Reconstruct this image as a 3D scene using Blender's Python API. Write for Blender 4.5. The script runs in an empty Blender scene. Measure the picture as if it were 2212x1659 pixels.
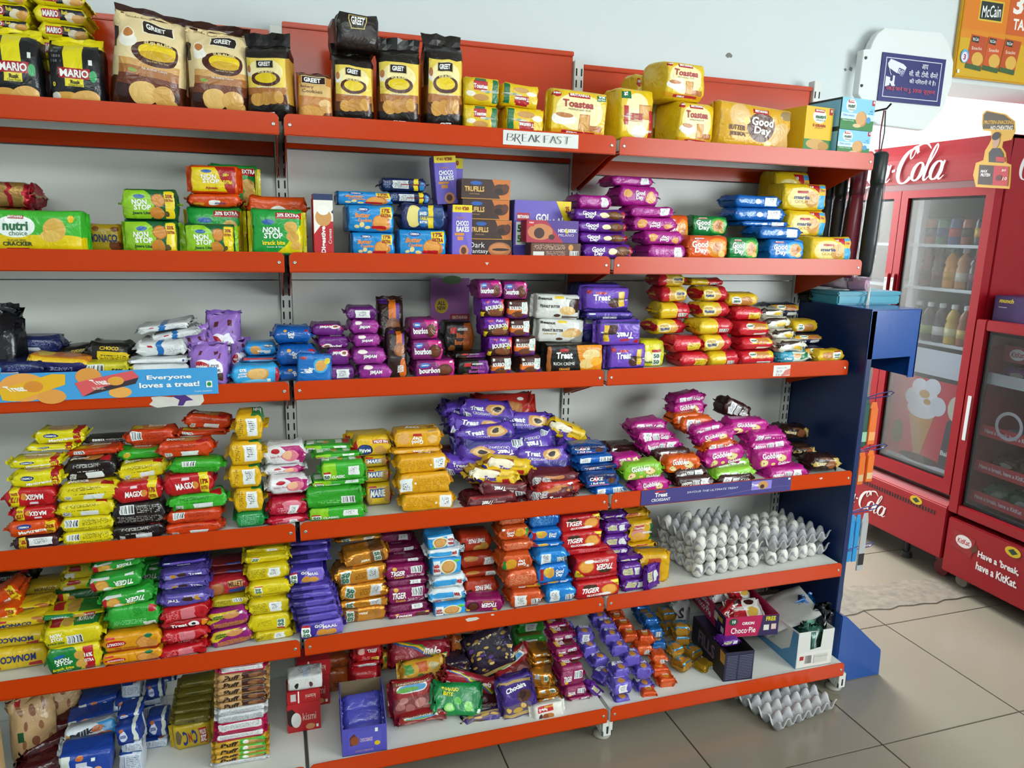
import bpy, bmesh, math, random
import numpy as np
from mathutils import Vector, Matrix

SC = bpy.context.scene
COL = SC.collection
R = math.radians

# ------------------------------------------------------------------ camera
CAM = np.array([-0.0368, -2.2597, 1.5606])
YAW, PITCH, ROLL, FPX = 0.316763, 0.205726, 0.0234863, 1585.22
_F = np.array([math.sin(YAW)*math.cos(PITCH), math.cos(YAW)*math.cos(PITCH), -math.sin(PITCH)])
_R = np.array([math.cos(YAW), -math.sin(YAW), 0.0]); _U = np.cross(_R, _F)
_c, _s = math.cos(ROLL), math.sin(ROLL)
CR = _c*_R + _s*_U; CU = -_s*_R + _c*_U
cd = bpy.data.cameras.new('camera'); cam = bpy.data.objects.new('camera', cd); COL.objects.link(cam)
cd.sensor_width = 36; cd.lens = FPX/2212*36; cd.clip_start = 0.05
M = Matrix(((CR[0], CU[0], -_F[0], CAM[0]), (CR[1], CU[1], -_F[1], CAM[1]), (CR[2], CU[2], -_F[2], CAM[2]), (0, 0, 0, 1)))
cam.matrix_world = M
SC.camera = cam

def at(px, py, Y):
    """world point seen at a photo pixel on the plane y = Y"""
    d = _F + CR*(px-1106)/FPX + CU*(829.5-py)/FPX
    return CAM + d*((Y-CAM[1])/d[1])
def atx(px, py, X):
    d = _F + CR*(px-1106)/FPX + CU*(829.5-py)/FPX
    return CAM + d*((X-CAM[0])/d[0])
def atz(px, py, Z):
    d = _F + CR*(px-1106)/FPX + CU*(829.5-py)/FPX
    return CAM + d*((Z-CAM[2])/d[2])

# ------------------------------------------------------------------ world, lights, exposure
w = bpy.data.worlds.new('world'); SC.world = w; w.use_nodes = True
bg = w.node_tree.nodes['Background']; bg.inputs[0].default_value = (0.93, 0.97, 1.0, 1); bg.inputs[1].default_value = 5.0
def area(name, loc, target, sx, sy, power, col=(1, 1, 1)):
    l = bpy.data.lights.new(name, 'AREA'); l.shape = 'RECTANGLE'; l.size = sx; l.size_y = sy; l.energy = power; l.color = col
    o = bpy.data.objects.new(name, l); COL.objects.link(o); o.location = loc
    o.rotation_euler = (Vector(target)-Vector(loc)).to_track_quat('-Z', 'Y').to_euler()
    return o
area('shop_window_daylight', (3.75, -3.6, 1.75), (0.6, 0.0, 1.15), 2.1, 1.6, 122, (0.90, 0.99, 1.0))
area('doorway_daylight', (2.4, 2.3, 1.75), (2.4, 0.2, 0.0), 1.2, 1.2, 260, (0.95, 0.98, 1.0))
area('overhead_fill_near', (0.9, -2.1, 2.72), (0.9, -1.9, 0), 1.6, 0.5, 14, (0.90, 1.0, 0.97))  # added soft fill from overhead, no fixture here
area('overhead_fill_far', (-0.5, -3.7, 2.72), (-0.3, -2.6, 0), 2.2, 0.6, 62, (0.90, 1.0, 0.97))  # added frontal fill to brighten the back panels, no fixture here
cy = SC.cycles; cy.adaptive_threshold = 0.06; cy.adaptive_min_samples = 16; cy.use_light_tree = False; cy.max_bounces = 5; cy.diffuse_bounces = 3; cy.glossy_bounces = 3; cy.transmission_bounces = 4; cy.transparent_max_bounces = 10; cy.caustics_reflective = False; cy.caustics_refractive = False
SC.view_settings.view_transform = 'Standard'; SC.view_settings.look = 'None'
SC.view_settings.exposure = -0.08; SC.view_settings.gamma = 1.0; SC.view_settings.use_curve_mapping = False

# ------------------------------------------------------------------ materials
def lin(h):
    if isinstance(h, (tuple, list)): return tuple(h[:3])
    h = h.lstrip('#'); v = [int(h[i:i+2], 16)/255 for i in (0, 2, 4)]
    return tuple(c/12.92 if c <= 0.04045 else ((c+0.055)/1.055)**2.4 for c in v)
MATS = {}
def mat(name, col, rough=0.5, metal=0.0, bump=0.0, bscale=60.0, var=0.0, vscale=8.0, spec=0.5, trans=0.0, coat=0.0, emit=0.0):
    if name in MATS: return MATS[name]
    m = bpy.data.materials.new(name); m.use_nodes = True; MATS[name] = m
    nt = m.node_tree; b = nt.nodes['Principled BSDF']; c = lin(col)
    b.inputs['Base Color'].default_value = (*c, 1); b.inputs['Roughness'].default_value = rough; b.inputs['Metallic'].default_value = metal
    b.inputs['Specular IOR Level'].default_value = spec; b.inputs['Transmission Weight'].default_value = trans; b.inputs['Coat Weight'].default_value = coat
    if emit: b.inputs['Emission Color'].default_value = (*c, 1); b.inputs['Emission Strength'].default_value = emit
    if bump or var: 
        tc = nt.nodes.new('ShaderNodeTexCoord')
    if var:
        n = nt.nodes.new('ShaderNodeTexNoise'); n.inputs['Scale'].default_value = vscale; n.inputs['Detail'].default_value = 2
        nt.links.new(tc.outputs['Object'], n.inputs['Vector'])
        mx = nt.nodes.new('ShaderNodeMix'); mx.data_type = 'RGBA'
        mx.inputs[6].default_value = (*[x*(1-var) for x in c], 1); mx.inputs[7].default_value = (*[min(1, x*(1+var)) for x in c], 1)
        nt.links.new(n.outputs['Fac'], mx.inputs[0]); nt.links.new(mx.outputs[2], b.inputs['Base Color'])
    if bump:
        n2 = nt.nodes.new('ShaderNodeTexNoise'); n2.inputs['Scale'].default_value = bscale; n2.inputs['Detail'].default_value = 2
        nt.links.new(tc.outputs['Object'], n2.inputs['Vector'])
        bp = nt.nodes.new('ShaderNodeBump'); bp.inputs['Strength'].default_value = bump; bp.inputs['Distance'].default_value = 0.003
        nt.links.new(n2.outputs['Fac'], bp.inputs['Height']); nt.links.new(bp.outputs['Normal'], b.inputs['Normal'])
    return m

# ------------------------------------------------------------------ mesh helpers
class MB:
    def __init__(s): s.v = []; s.f = []; s.m = []
    def add(s, vs, fs, mi=0):
        b = len(s.v); s.v += [tuple(v) for v in vs]; s.f += [tuple(i+b for i in f) for f in fs]; s.m += [mi]*len(fs); return s
    def box(s, x0, x1, y0, y1, z0, z1, mi=0):
        return s.add([(x, y, z) for z in (z0, z1) for y in (y0, y1) for x in (x0, x1)],
                     [(0, 2, 3, 1), (4, 5, 7, 6), (0, 1, 5, 4), (2, 6, 7, 3), (0, 4, 6, 2), (1, 3, 7, 5)], mi)
    def cyl(s, p0, p1, r0, r1=None, n=12, mi=0, caps=True):
        r1 = r0 if r1 is None else r1
        a = Vector(p0); b = Vector(p1); d = (b-a).normalized()
        u = d.orthogonal().normalized(); w = d.cross(u)
        vs = []; fs = []
        for c, r in ((a, r0), (b, r1)):
            for i in range(n):
                t = 2*math.pi*i/n; vs.append(c + (u*math.cos(t)+w*math.sin(t))*r)
        for i in range(n): j = (i+1) % n; fs.append((i, j, n+j, n+i))
        if caps: fs.append(tuple(range(n-1, -1, -1))); fs.append(tuple(range(n, 2*n)))
        return s.add(vs, fs, mi)
    def lathe(s, prof, o=(0, 0, 0), n=16, mi=0):
        vs = []; fs = []
        for r, z in prof:
            for i in range(n):
                t = 2*math.pi*i/n; vs.append((o[0]+r*math.cos(t), o[1]+r*math.sin(t), o[2]+z))
        for k in range(len(prof)-1):
            for i in range(n):
                j = (i+1) % n; fs.append((k*n+i, k*n+j, (k+1)*n+j, (k+1)*n+i))
        fs.append(tuple(range(n-1, -1, -1))); fs.append(tuple(range((len(prof)-1)*n, len(prof)*n)))
        return s.add(vs, fs, mi)
    def tube(s, pts, r, n=8, mi=0):
        pts = [Vector(p) for p in pts]; vs = []; fs = []
        up = Vector((0.31, 0.2, 0.93))
        for k, p in enumerate(pts):
            d = (pts[min(k+1, len(pts)-1)]-pts[max(k-1, 0)]).normalized()
            u = d.cross(up).normalized(); w_ = d.cross(u)
            rr = r[k] if isinstance(r, (list, tuple)) else r
            for i in range(n):
                t = 2*math.pi*i/n; vs.append(p+(u*math.cos(t)+w_*math.sin(t))*rr)
        for k in range(len(pts)-1):
            for i in range(n):
                j = (i+1) % n; fs.append((k*n+i, k*n+j, (k+1)*n+j, (k+1)*n+i))
        fs.append(tuple(range(n-1, -1, -1))); fs.append(tuple(range((len(pts)-1)*n, len(pts)*n)))
        return s.add(vs, fs, mi)
    def prism(s, poly, axis, a, b, mi=0):
        """2D polygon extruded along an axis (0,1,2) from a to b"""
        n = len(poly)
        def p3(q, t):
            return {0: (t, q[0], q[1]), 1: (q[0], t, q[1]), 2: (q[0], q[1], t)}[axis]
        vs = [p3(q, a) for q in poly]+[p3(q, b) for q in poly]
        fs = [tuple(range(n)), tuple(range(2*n-1, n-1, -1))]+[(i, i+n, (i+1) % n+n, (i+1) % n) for i in range(n)]
        return s.add(vs, fs, mi)
    def mesh(s, name, mats, smooth=False, bevel=0):
        me = bpy.data.meshes.new(name); me.from_pydata(s.v, [], s.f)
        for m in (mats if isinstance(mats, (list, tuple)) else [mats]): me.materials.append(m)
        me.polygons.foreach_set('material_index', s.m)
        bm = bmesh.new(); bm.from_mesh(me); bmesh.ops.recalc_face_normals(bm, faces=bm.faces)
        if bevel: bmesh.ops.bevel(bm, geom=bm.edges[:], offset=bevel, segments=2, affect='EDGES', clamp_overlap=True)
        bm.to_mesh(me); bm.free()
        if smooth: me.polygons.foreach_set('use_smooth', [True]*len(me.polygons))
        return me
    def obj(s, name, mats, parent=None, loc=None, rot=None, smooth=False, bevel=0):
        return link(name, s.mesh(name, mats, smooth, bevel), parent, loc, rot)
def link(name, me, parent=None, loc=None, rot=None):
    o = bpy.data.objects.new(name, me); COL.objects.link(o)
    if parent is not None: o.parent = parent
    if loc is not None: o.location = loc
    if rot is not None: o.rotation_euler = rot
    return o
def tag(o, label=None, cat=None, group=None, kind=None):
    if label: o['label'] = label
    if cat: o['category'] = cat
    if group: o['group'] = group
    if kind: o['kind'] = kind
    return o
def empty(name, loc=(0, 0, 0), rot=None, parent=None):
    o = link(name, None, parent, loc, rot); o.empty_display_size = 0.05; return o
def auto_smooth(me, ang=35):
    me.polygons.foreach_set('use_smooth', [True]*len(me.polygons))
    bm = bmesh.new(); bm.from_mesh(me); a = R(ang)
    for e in bm.edges:
        if len(e.link_faces) == 2 and e.calc_face_angle(0) > a: e.smooth = False
    bm.to_mesh(me); bm.free()

# ------------------------------------------------------------------ lettering: text outlines as flat meshes
_TXT = {}; TSC = bpy.data.scenes.new('outlines')
def text_mesh(s, bold=0.0, shear=0.0):
    key = (s, bold, shear)
    if key in _TXT: return _TXT[key]
    c = bpy.data.curves.new('t', 'FONT'); c.body = s; c.resolution_u = 2; c.offset = bold; c.shear = shear; c.fill_mode = 'FRONT'
    o = bpy.data.objects.new('t', c); TSC.collection.objects.link(o); vl = TSC.view_layers[0]; vl.update()
    o2 = o.evaluated_get(vl.depsgraph); me = o2.to_mesh(); n = len(me.vertices); v = np.empty(n*3); me.vertices.foreach_get('co', v); v = v.reshape(-1, 3)[:, :2]
    f = [tuple(p.vertices) for p in me.polygons]
    o2.to_mesh_clear(); bpy.data.objects.remove(o); bpy.data.curves.remove(c)
    lo = v.min(0); hi = v.max(0); asp = (hi[0]-lo[0])/(hi[1]-lo[1])
    v = (v-lo)/(hi-lo)-0.5
    _TXT[key] = (v, f, asp); return _TXT[key]
def ink(c): return mat('ink_'+str(c).lstrip('#'), c, 0.45)
def flat_text(mb, s, c, ux, uy, w, h, nrm, mi=0, bold=0.02, shear=0.0, off=0.0006):
    """lettering on a plane: centre c, right vector ux, up vector uy; w or h None keeps the proportions"""
    v, f, asp = text_mesh(s, bold, shear)
    if w is None: w = h*asp
    if h is None: h = w/asp
    c = Vector(c)+Vector(nrm)*off; ux = Vector(ux); uy = Vector(uy)
    mb.add([c+ux*(p[0]*w)+uy*(p[1]*h) for p in v], f, mi)
# ------------------------------------------------------------------ the room
WY = 0.07                                   # face of the back wall
m_wall = mat('wall_paint', 'd2dadb', 0.7, bump=0.15, bscale=25, var=0.03, vscale=1.5)
m_ceil = mat('ceiling_paint', 'f0f0ec', 0.8)
def struct(name, mb, m, parent=None, **k):
    o = mb.obj(name, m, parent, **k)
    if parent is None: o['kind'] = 'structure'
    return o
wb = MB(); wb.box(-2.6, 2.02, WY, WY+0.23, 0, 3.0); wb.box(2.02, 3.9, WY, WY+0.23, 2.157, 3.0)
struct('wall_back', wb, m_wall)
struct('wall_left', MB().box(-2.75, -2.6, -5.2, WY+0.23, 0, 3.0), m_wall)
wr = MB(); wr.box(3.9, 4.05, -2.5, WY+3.2, 0, 3.0); wr.box(3.9, 4.05, -5.2, -4.7, 0, 3.0); wr.box(3.9, 4.05, -4.7, -2.5, 0, 0.9); wr.box(3.9, 4.05, -4.7, -2.5, 2.6, 3.0)
struct('wall_right', wr, m_wall)
struct('wall_front', MB().box(-2.75, 4.05, -5.35, -5.2, 0, 3.0), m_wall)
struct('wall_glare_screen', MB().box(1.85, 2.0, WY+0.23, 3.4, 0, 3.0), mat('glare_screen_paint', '8a8880', 0.8))  # unseen, added so the cooler glass reflects a dim wall, not bright sky
struct('ceiling', MB().box(-2.75, 4.05, -5.35, WY+0.23, 3.0, 3.1), m_ceil)
# chips in the wall paint
for q, (px, py, r) in enumerate(((1575, 119, 0.012), (1838, 149, 0.009), (1826, 150, 0.006))):
    p = at(px, py, WY-0.001); rnd = random.Random(q)
    poly = [(p[0]+r*(0.5+rnd.random()*0.7)*math.cos(t*0.7), p[2]+r*(0.4+rnd.random()*0.6)*math.sin(t*0.7)) for t in range(9)]
    MB().prism(poly, 1, WY-0.002, WY+0.001).obj('paint_chip', mat('bare_plaster', '7d7f7a', 0.9), bpy.data.objects['wall_back'])
# floor: slab of dark grout with a separate tile for every joint seen
fl = struct('floor', MB().box(-2.75, 5.5, -5.35, 4.5, -0.06, -0.004), mat('floor_grout', '3b362f', 0.9))
m_tile = mat('floor_tile', '7f786a', 0.18, var=0.05, vscale=3, bump=0.03, bscale=5, spec=0.5)
T = 0.583; tm = MB().box(-T/2+0.0022, T/2-0.0022, -T/2+0.0022, T/2-0.0022, -0.004, 0.0).mesh('tile', m_tile, bevel=0.0008)
for i in range(-3, 6):
    for j in range(-2, 7):
        link('tile', tm, fl, (1.736+T*(i-0.5), -0.692+T*(j-0.5), 0))
rnd = random.Random(5)
up = [(1.84+0.06*k, 0.225+0.03*(rnd.random()-0.5)-0.055*k/20) for k in range(22)]; lo = [(1.84+0.06*k, 0.02+0.025*(rnd.random()-0.5)-0.055*k/20) for k in range(22)]
m_cem = mat('cement_patch', '6f675a', 0.9, bump=1.0, bscale=45, var=0.5, vscale=26)
struct('trim_1', MB().prism(lo+up[::-1], 2, -0.003, 0.004), m_cem)

# ------------------------------------------------------------------ shelving: three bays of steel gondola
W = 0.9; G = 0.006
LIPZ = dict(A=1.8266, B=1.4952, C=1.1624, D=0.7981, E=0.4662, F=0.1251)
DEP = dict(A=0.3026, B=0.3040, C=0.2978, D=0.3715, E=0.3774, F=0.4432)
LIPH = 0.0497
DECK = {k: v-0.009 for k, v in LIPZ.items()}
m_or = mat('orange_enamel', 'bf3a08', 0.2, bump=0.015, bscale=120, var=0.04, vscale=5, spec=0.26)
m_wh = mat('white_enamel', 'd4d4ce', 0.35, var=0.03, vscale=4, bump=0.02, bscale=90)
m_scr = mat('steel_screw', 'b8b8b0', 0.3, metal=0.9)
m_dark = mat('slot_dark', '15130f', 0.8)
BAYX = [(-0.9, 0.0), (0.0, 0.9), (0.9, 1.8)]
OZ = [(1.752, 2.083), (1.776, 2.109), (1.745, 2.075)]
bays = []; SHN = dict(A='topmost', B='second from the top', C='third from the top', D='fourth from the top', E='fifth from the top', F='lowest')
for b, (xa, xb) in enumerate(BAYX):
    side = ('left', 'middle', 'right')[b]
    bay = empty('shelving_back', ((xa+xb)/2, 0, 0)); bays.append(bay)
    tag(bay, f'white steel back of the {side} shelving bay with orange top panel', 'shelf back', 'backs of the wall shelving')
    bx = (xa+xb)/2
    x0, x1 = xa-(xa+xb)/2, xb-(xa+xb)/2
    # back panels between the uprights
    o0, o1 = OZ[b]
    pn = MB().box(x0+0.017, x1-0.017, 0.012, 0.02, o0, o1)
    pn.box(x0+0.017, x1-0.017, 0.004, 0.012, o1-0.014, o1); pn.box(x0+0.017, x1-0.017, 0.002, 0.012, o0, o0+0.014)
    tag(pn.obj('back_panel', m_or, bay, bevel=0.002), 'orange steel back panel of the top shelf')
    zs = [o0-0.002, 1.404, 1.055, 0.705, 0.36, 0.02]
    for k in range(5):
        q = MB().box(x0+0.017, x1-0.017, 0.01, 0.02, zs[k+1]+0.0015, zs[k]-0.0015)
        q.obj('back_panel', m_wh, bay, bevel=0.0012)
    for lv in 'ABCDEF':
        z1 = LIPZ[lv]; d = DEP[lv]; zd = DECK[lv]
        dk = MB()
        dk.box(x0+G, x1-G, -d+0.0015, 0.004, zd-0.0012, zd)             # deck sheet
        dk.box(x0+G, x1-G, -0.004, 0.004, zd-0.028, zd-0.001)           # folded back edge
        dk.box(x0+G, x1-G, -d+0.0015, -d+0.003, z1-LIPH+0.004, zd)
        dk.box(x0+G, x1-G, -d+0.003, -d+0.022, z1-LIPH+0.004, z1-LIPH+0.0055)
        for yy in (-d*0.66, -d*0.33): dk.box(x0+G+0.02, x1-G-0.02, yy-0.012, yy+0.012, zd-0.02, zd-0.0012)
        dk.box(x0+G, x0+G+0.002, -d+0.003, 0.0, zd-0.03, zd-0.001); dk.box(x1-G-0.002, x1-G, -d+0.003, 0.0, zd-0.03, zd-0.001)
        sh = dk.obj('wall_shelf', m_wh, None, (bx, 0, 0))
        tag(sh, f'white steel shelf with orange lip, {SHN[lv]} in the {side} bay', 'shelf', 'shelves with orange lips')
        # fascia with rounded upper corners
        rr = 0.014; poly = [(x0+G, z1-LIPH), (x1-G, z1-LIPH)]
        for t in range(5): a = R(22.5*t); poly.append((x1-G-rr+rr*math.cos(a), z1-rr+rr*math.sin(a)))
        for t in range(5): a = R(90+22.5*t); poly.append((x0+G+rr+rr*math.cos(a), z1-rr+rr*math.sin(a)))
        fa = MB().prism(poly, 1, -d-0.0015, -d+0.0015)
        fa.box(x0+G, x1-G, -d-0.0015, -d+0.010, z1-LIPH-0.001, z1-LIPH+0.001)
        tag(fa.obj('shelf_lip', m_or, sh), 'orange enamelled shelf lip')
        for sx in (x0+0.019, x1-0.019):
            MB().lathe([(0.0048, 0), (0.0045, 0.0012), (0.0025, 0.0022), (0.0012, 0.0012)], n=12).obj('screw', m_scr, sh, (sx, -d-0.0012, z1-0.026), (R(90), 0, 0), smooth=True)
        if lv != 'F':
            for sx in (x0+0.0105, x1-0.0105):
                pol = [(0.0, zd-0.01), (0.0, zd-0.125), (-0.02, zd-0.125), (-d*0.85, zd-0.045), (-d+0.006, zd-0.04), (-d+0.006, zd-0.012)]
                MB().prism(pol, 0, sx-0.0015, sx+0.0015).obj('bracket', m_or, sh)
        else:
            for sx in (x0+0.0105, x1-0.0105):
                pol = [(0.0, zd-0.012), (0.0, zd-0.075), (-d+0.004, zd-0.075), (-d+0.004, zd-0.012)]
                MB().prism(pol, 0, sx-0.006, sx+0.006).obj('base_arm', m_wh, sh)
    # adjustable feet under the base
for k, X in enumerate((-0.9, 0.0, 0.9, 1.8)):
    nm = ('far left', 'left', 'middle', 'right')[k]
    u = empty('shelf_upright', (X, 0, 0)); tag(u, f'white slotted steel upright at the {nm} end of a shelving bay' if k in (0, 3) else f'white slotted steel upright between the {"left and middle" if k==1 else "middle and right"} bays', 'upright', 'shelving uprights')
    ztop = 2.083+0.012*(k % 2)
    pm = MB().box(-0.0155, 0.0155, 0.0, 0.032, 0.03, ztop); pm.obj('post', m_wh, u, bevel=0.0015)
    sl = MB(); z = 0.1
    while z < ztop-0.03:
        for sx in (-0.0085, 0.0085): sl.box(sx-0.0022, sx+0.0022, -0.0006, 0.002, z, z+0.022)
        z += 0.034
    tag(sl.obj('slot_row', m_dark, u), kind='stuff')
    ft = MB(); ft.box(-0.018, 0.018, -0.425, 0.03, 0.028, 0.055)
    ft.obj('base_beam', m_wh, u, bevel=0.002)
    for yy in (-0.40, -0.02):
        MB().lathe([(0.026, 0), (0.028, 0.004), (0.024, 0.010), (0.010, 0.016), (0.008, 0.02), (0.0075, 0.034)], n=20).obj('foot', mat('foot_plastic', '9c988c', 0.5), u, (0, yy, 0.0), smooth=True)
    e = MB().box(-0.016, 0.016, -0.438, -0.432, 0.022, 0.075); e.box(-0.016, -0.012, -0.438, -0.40, 0.022, 0.075); e.box(0.012, 0.016, -0.438, -0.40, 0.022, 0.075)
    e.obj('end_plate', m_wh, u, bevel=0.001)
    MB().box(-0.003, 0.003, -0.4388, -0.437, 0.03, 0.055).obj('slot', m_dark, u)
# ------------------------------------------------------------------ packets: print layers as node groups, body as a lofted wrapper
def _group(name, build):
    g = bpy.data.node_groups.new(name, 'ShaderNodeTree')
    g.interface.new_socket('UV', in_out='INPUT', socket_type='NodeSocketVector')
    for k in 'abcd': g.interface.new_socket(k, in_out='INPUT', socket_type='NodeSocketFloat')
    g.interface.new_socket('Mask', in_out='OUTPUT', socket_type='NodeSocketFloat')
    gi = g.nodes.new('NodeGroupInput'); go = g.nodes.new('NodeGroupOutput')
    sp = g.nodes.new('ShaderNodeSeparateXYZ'); g.links.new(gi.outputs[0], sp.inputs[0])
    def mth(op, a, b=None, c=None):
        n = g.nodes.new('ShaderNodeMath'); n.operation = op
        for i, q in enumerate((a, b, c)):
            if q is None: continue
            if isinstance(q, (int, float)): n.inputs[i].default_value = q
            else: g.links.new(q, n.inputs[i])
        return n.outputs[0]
    out = build(g, mth, sp.outputs[0], sp.outputs[1], [gi.outputs[i] for i in range(1, 5)], gi.outputs[0])
    g.links.new(out, go.inputs[0]); return g
def _rect(g, m, x, y, p, uv):
    return m('MULTIPLY', m('MULTIPLY', m('GREATER_THAN', x, p[0]), m('LESS_THAN', x, p[2])), m('MULTIPLY', m('GREATER_THAN', y, p[1]), m('LESS_THAN', y, p[3])))
def _ell(g, m, x, y, p, uv):
    a = m('DIVIDE', m('SUBTRACT', x, p[0]), p[2]); b = m('DIVIDE', m('SUBTRACT', y, p[1]), p[3])
    return m('LESS_THAN', m('ADD', m('MULTIPLY', a, a), m('MULTIPLY', b, b)), 1.0)
def _diag(g, m, x, y, p, uv):            # a*x + b*y > c
    return m('GREATER_THAN', m('ADD', m('MULTIPLY', x, p[0]), m('MULTIPLY', y, p[1])), p[2])
def _bars(g, m, x, y, p, uv):
    r = _rect(g, m, x, y, p, uv); u = m('FLOOR', m('MULTIPLY', m('DIVIDE', m('SUBTRACT', x, p[0]), m('SUBTRACT', p[2], p[0])), 26.0))
    s = m('FRACT', m('MULTIPLY', m('SINE', m('MULTIPLY', u, 12.9898)), 43758.5))
    return m('MULTIPLY', r, m('GREATER_THAN', s, 0.5))
def _lines(g, m, x, y, p, uv):           # rows of fine print
    r = _rect(g, m, x, y, p, uv)
    row = m('DIVIDE', m('SUBTRACT', y, p[1]), 0.075); fr = m('FRACT', row)
    band = m('GREATER_THAN', fr, 0.5)
    s = m('FRACT', m('MULTIPLY', m('SINE', m('ADD', m('MULTIPLY', m('FLOOR', m('MULTIPLY', x, 60.0)), 12.9898), m('MULTIPLY', m('FLOOR', row), 78.233))), 43758.5))
    return m('MULTIPLY', r, m('MULTIPLY', band, m('GREATER_THAN', s, 0.42)))
GR = {'r': _group('print_rect', _rect), 'e': _group('print_ellipse', _ell), 'd': _group('print_diagonal', _diag), 'b': _group('print_bars', _bars), 't': _group('print_lines', _lines)}

def design_mat(name, D):
    key = 'wrap_'+name
    if key in MATS: return MATS[key]
    m = bpy.data.materials.new(key); m.use_nodes = True; MATS[key] = m
    nt = m.node_tree; L = nt.links; b = nt.nodes['Principled BSDF']
    tc = nt.nodes.new('ShaderNodeTexCoord'); uv = tc.outputs['UV']
    mod = None
    cur = None; base = (*lin(D['c']), 1)
    for ly in D.get('L', ()):
        kind, a, bb, c, d, colr = ly[:6]; k = ly[6] if len(ly) > 6 else 0
        g = nt.nodes.new('ShaderNodeGroup'); g.node_tree = GR[kind]
        if kind == 'd':
            # diagonal: uses the wrapped coordinate of every face unless k is given
            vals = (a, bb, c, d)
        else: vals = (a, bb, c, d)
        sub = nt.nodes.new('ShaderNodeVectorMath')
        if k == -1:
            if mod is None:
                mod = nt.nodes.new('ShaderNodeVectorMath'); mod.operation = 'MODULO'; mod.inputs[1].default_value = (100, 2, 1); L.new(uv, mod.inputs[0])
            nt.nodes.remove(sub); L.new(mod.outputs[0], g.inputs[0])
        else:
            sub.operation = 'SUBTRACT'; sub.inputs[1].default_value = (0, 2*k, 0); L.new(uv, sub.inputs[0]); L.new(sub.outputs[0], g.inputs[0])
        for i, v in enumerate(vals): g.inputs[i+1].default_value = v
        fac = g.outputs[0]
        if kind == 'd' and k != -1:
            # keep the half plane on its own face
            rc = nt.nodes.new('ShaderNodeGroup'); rc.node_tree = GR['r']; L.new(sub.outputs[0], rc.inputs[0])
            for i, v in enumerate((-0.5, -0.02, 1.5, 1.02)): rc.inputs[i+1].default_value = v
            mm = nt.nodes.new('ShaderNodeMath'); mm.operation = 'MULTIPLY'; L.new(fac, mm.inputs[0]); L.new(rc.outputs[0], mm.inputs[1]); fac = mm.outputs[0]
        mx = nt.nodes.new('ShaderNodeMix'); mx.data_type = 'RGBA'; L.new(fac, mx.inputs[0])
        if cur is None: mx.inputs[6].default_value = base
        else: L.new(cur, mx.inputs[6])
        mx.inputs[7].default_value = (*lin(colr), 1); cur = mx.outputs[2]
    if cur is None: b.inputs['Base Color'].default_value = base
    else: L.new(cur, b.inputs['Base Color'])
    st = D.get('st', 'p')
    b.inputs['Roughness'].default_value = D.get('rough', 0.42 if st == 'b' else 0.3)
    b.inputs['Metallic'].default_value = D.get('metal', 0.0)
    b.inputs['Specular IOR Level'].default_value = 0.5
    if st != 'b':
        n = nt.nodes.new('ShaderNodeTexNoise'); n.inputs['Scale'].default_value = 24; n.inputs['Detail'].default_value = 3; n.inputs['Distortion'].default_value = 1.0
        oi = nt.nodes.new('ShaderNodeObjectInfo'); ad = nt.nodes.new('ShaderNodeVectorMath'); ad.operation = 'ADD'
        L.new(tc.outputs['Object'], ad.inputs[0]); L.new(oi.outputs['Random'], ad.inputs[1]); L.new(ad.outputs[0], n.inputs['Vector'])
        bp = nt.nodes.new('ShaderNodeBump'); bp.inputs['Strength'].default_value = D.get('bump', 0.85); bp.inputs['Distance'].default_value = 0.006
        L.new(n.outputs['Fac'], bp.inputs['Height']); L.new(bp.outputs['Normal'], b.inputs['Normal'])
    return m

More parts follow.
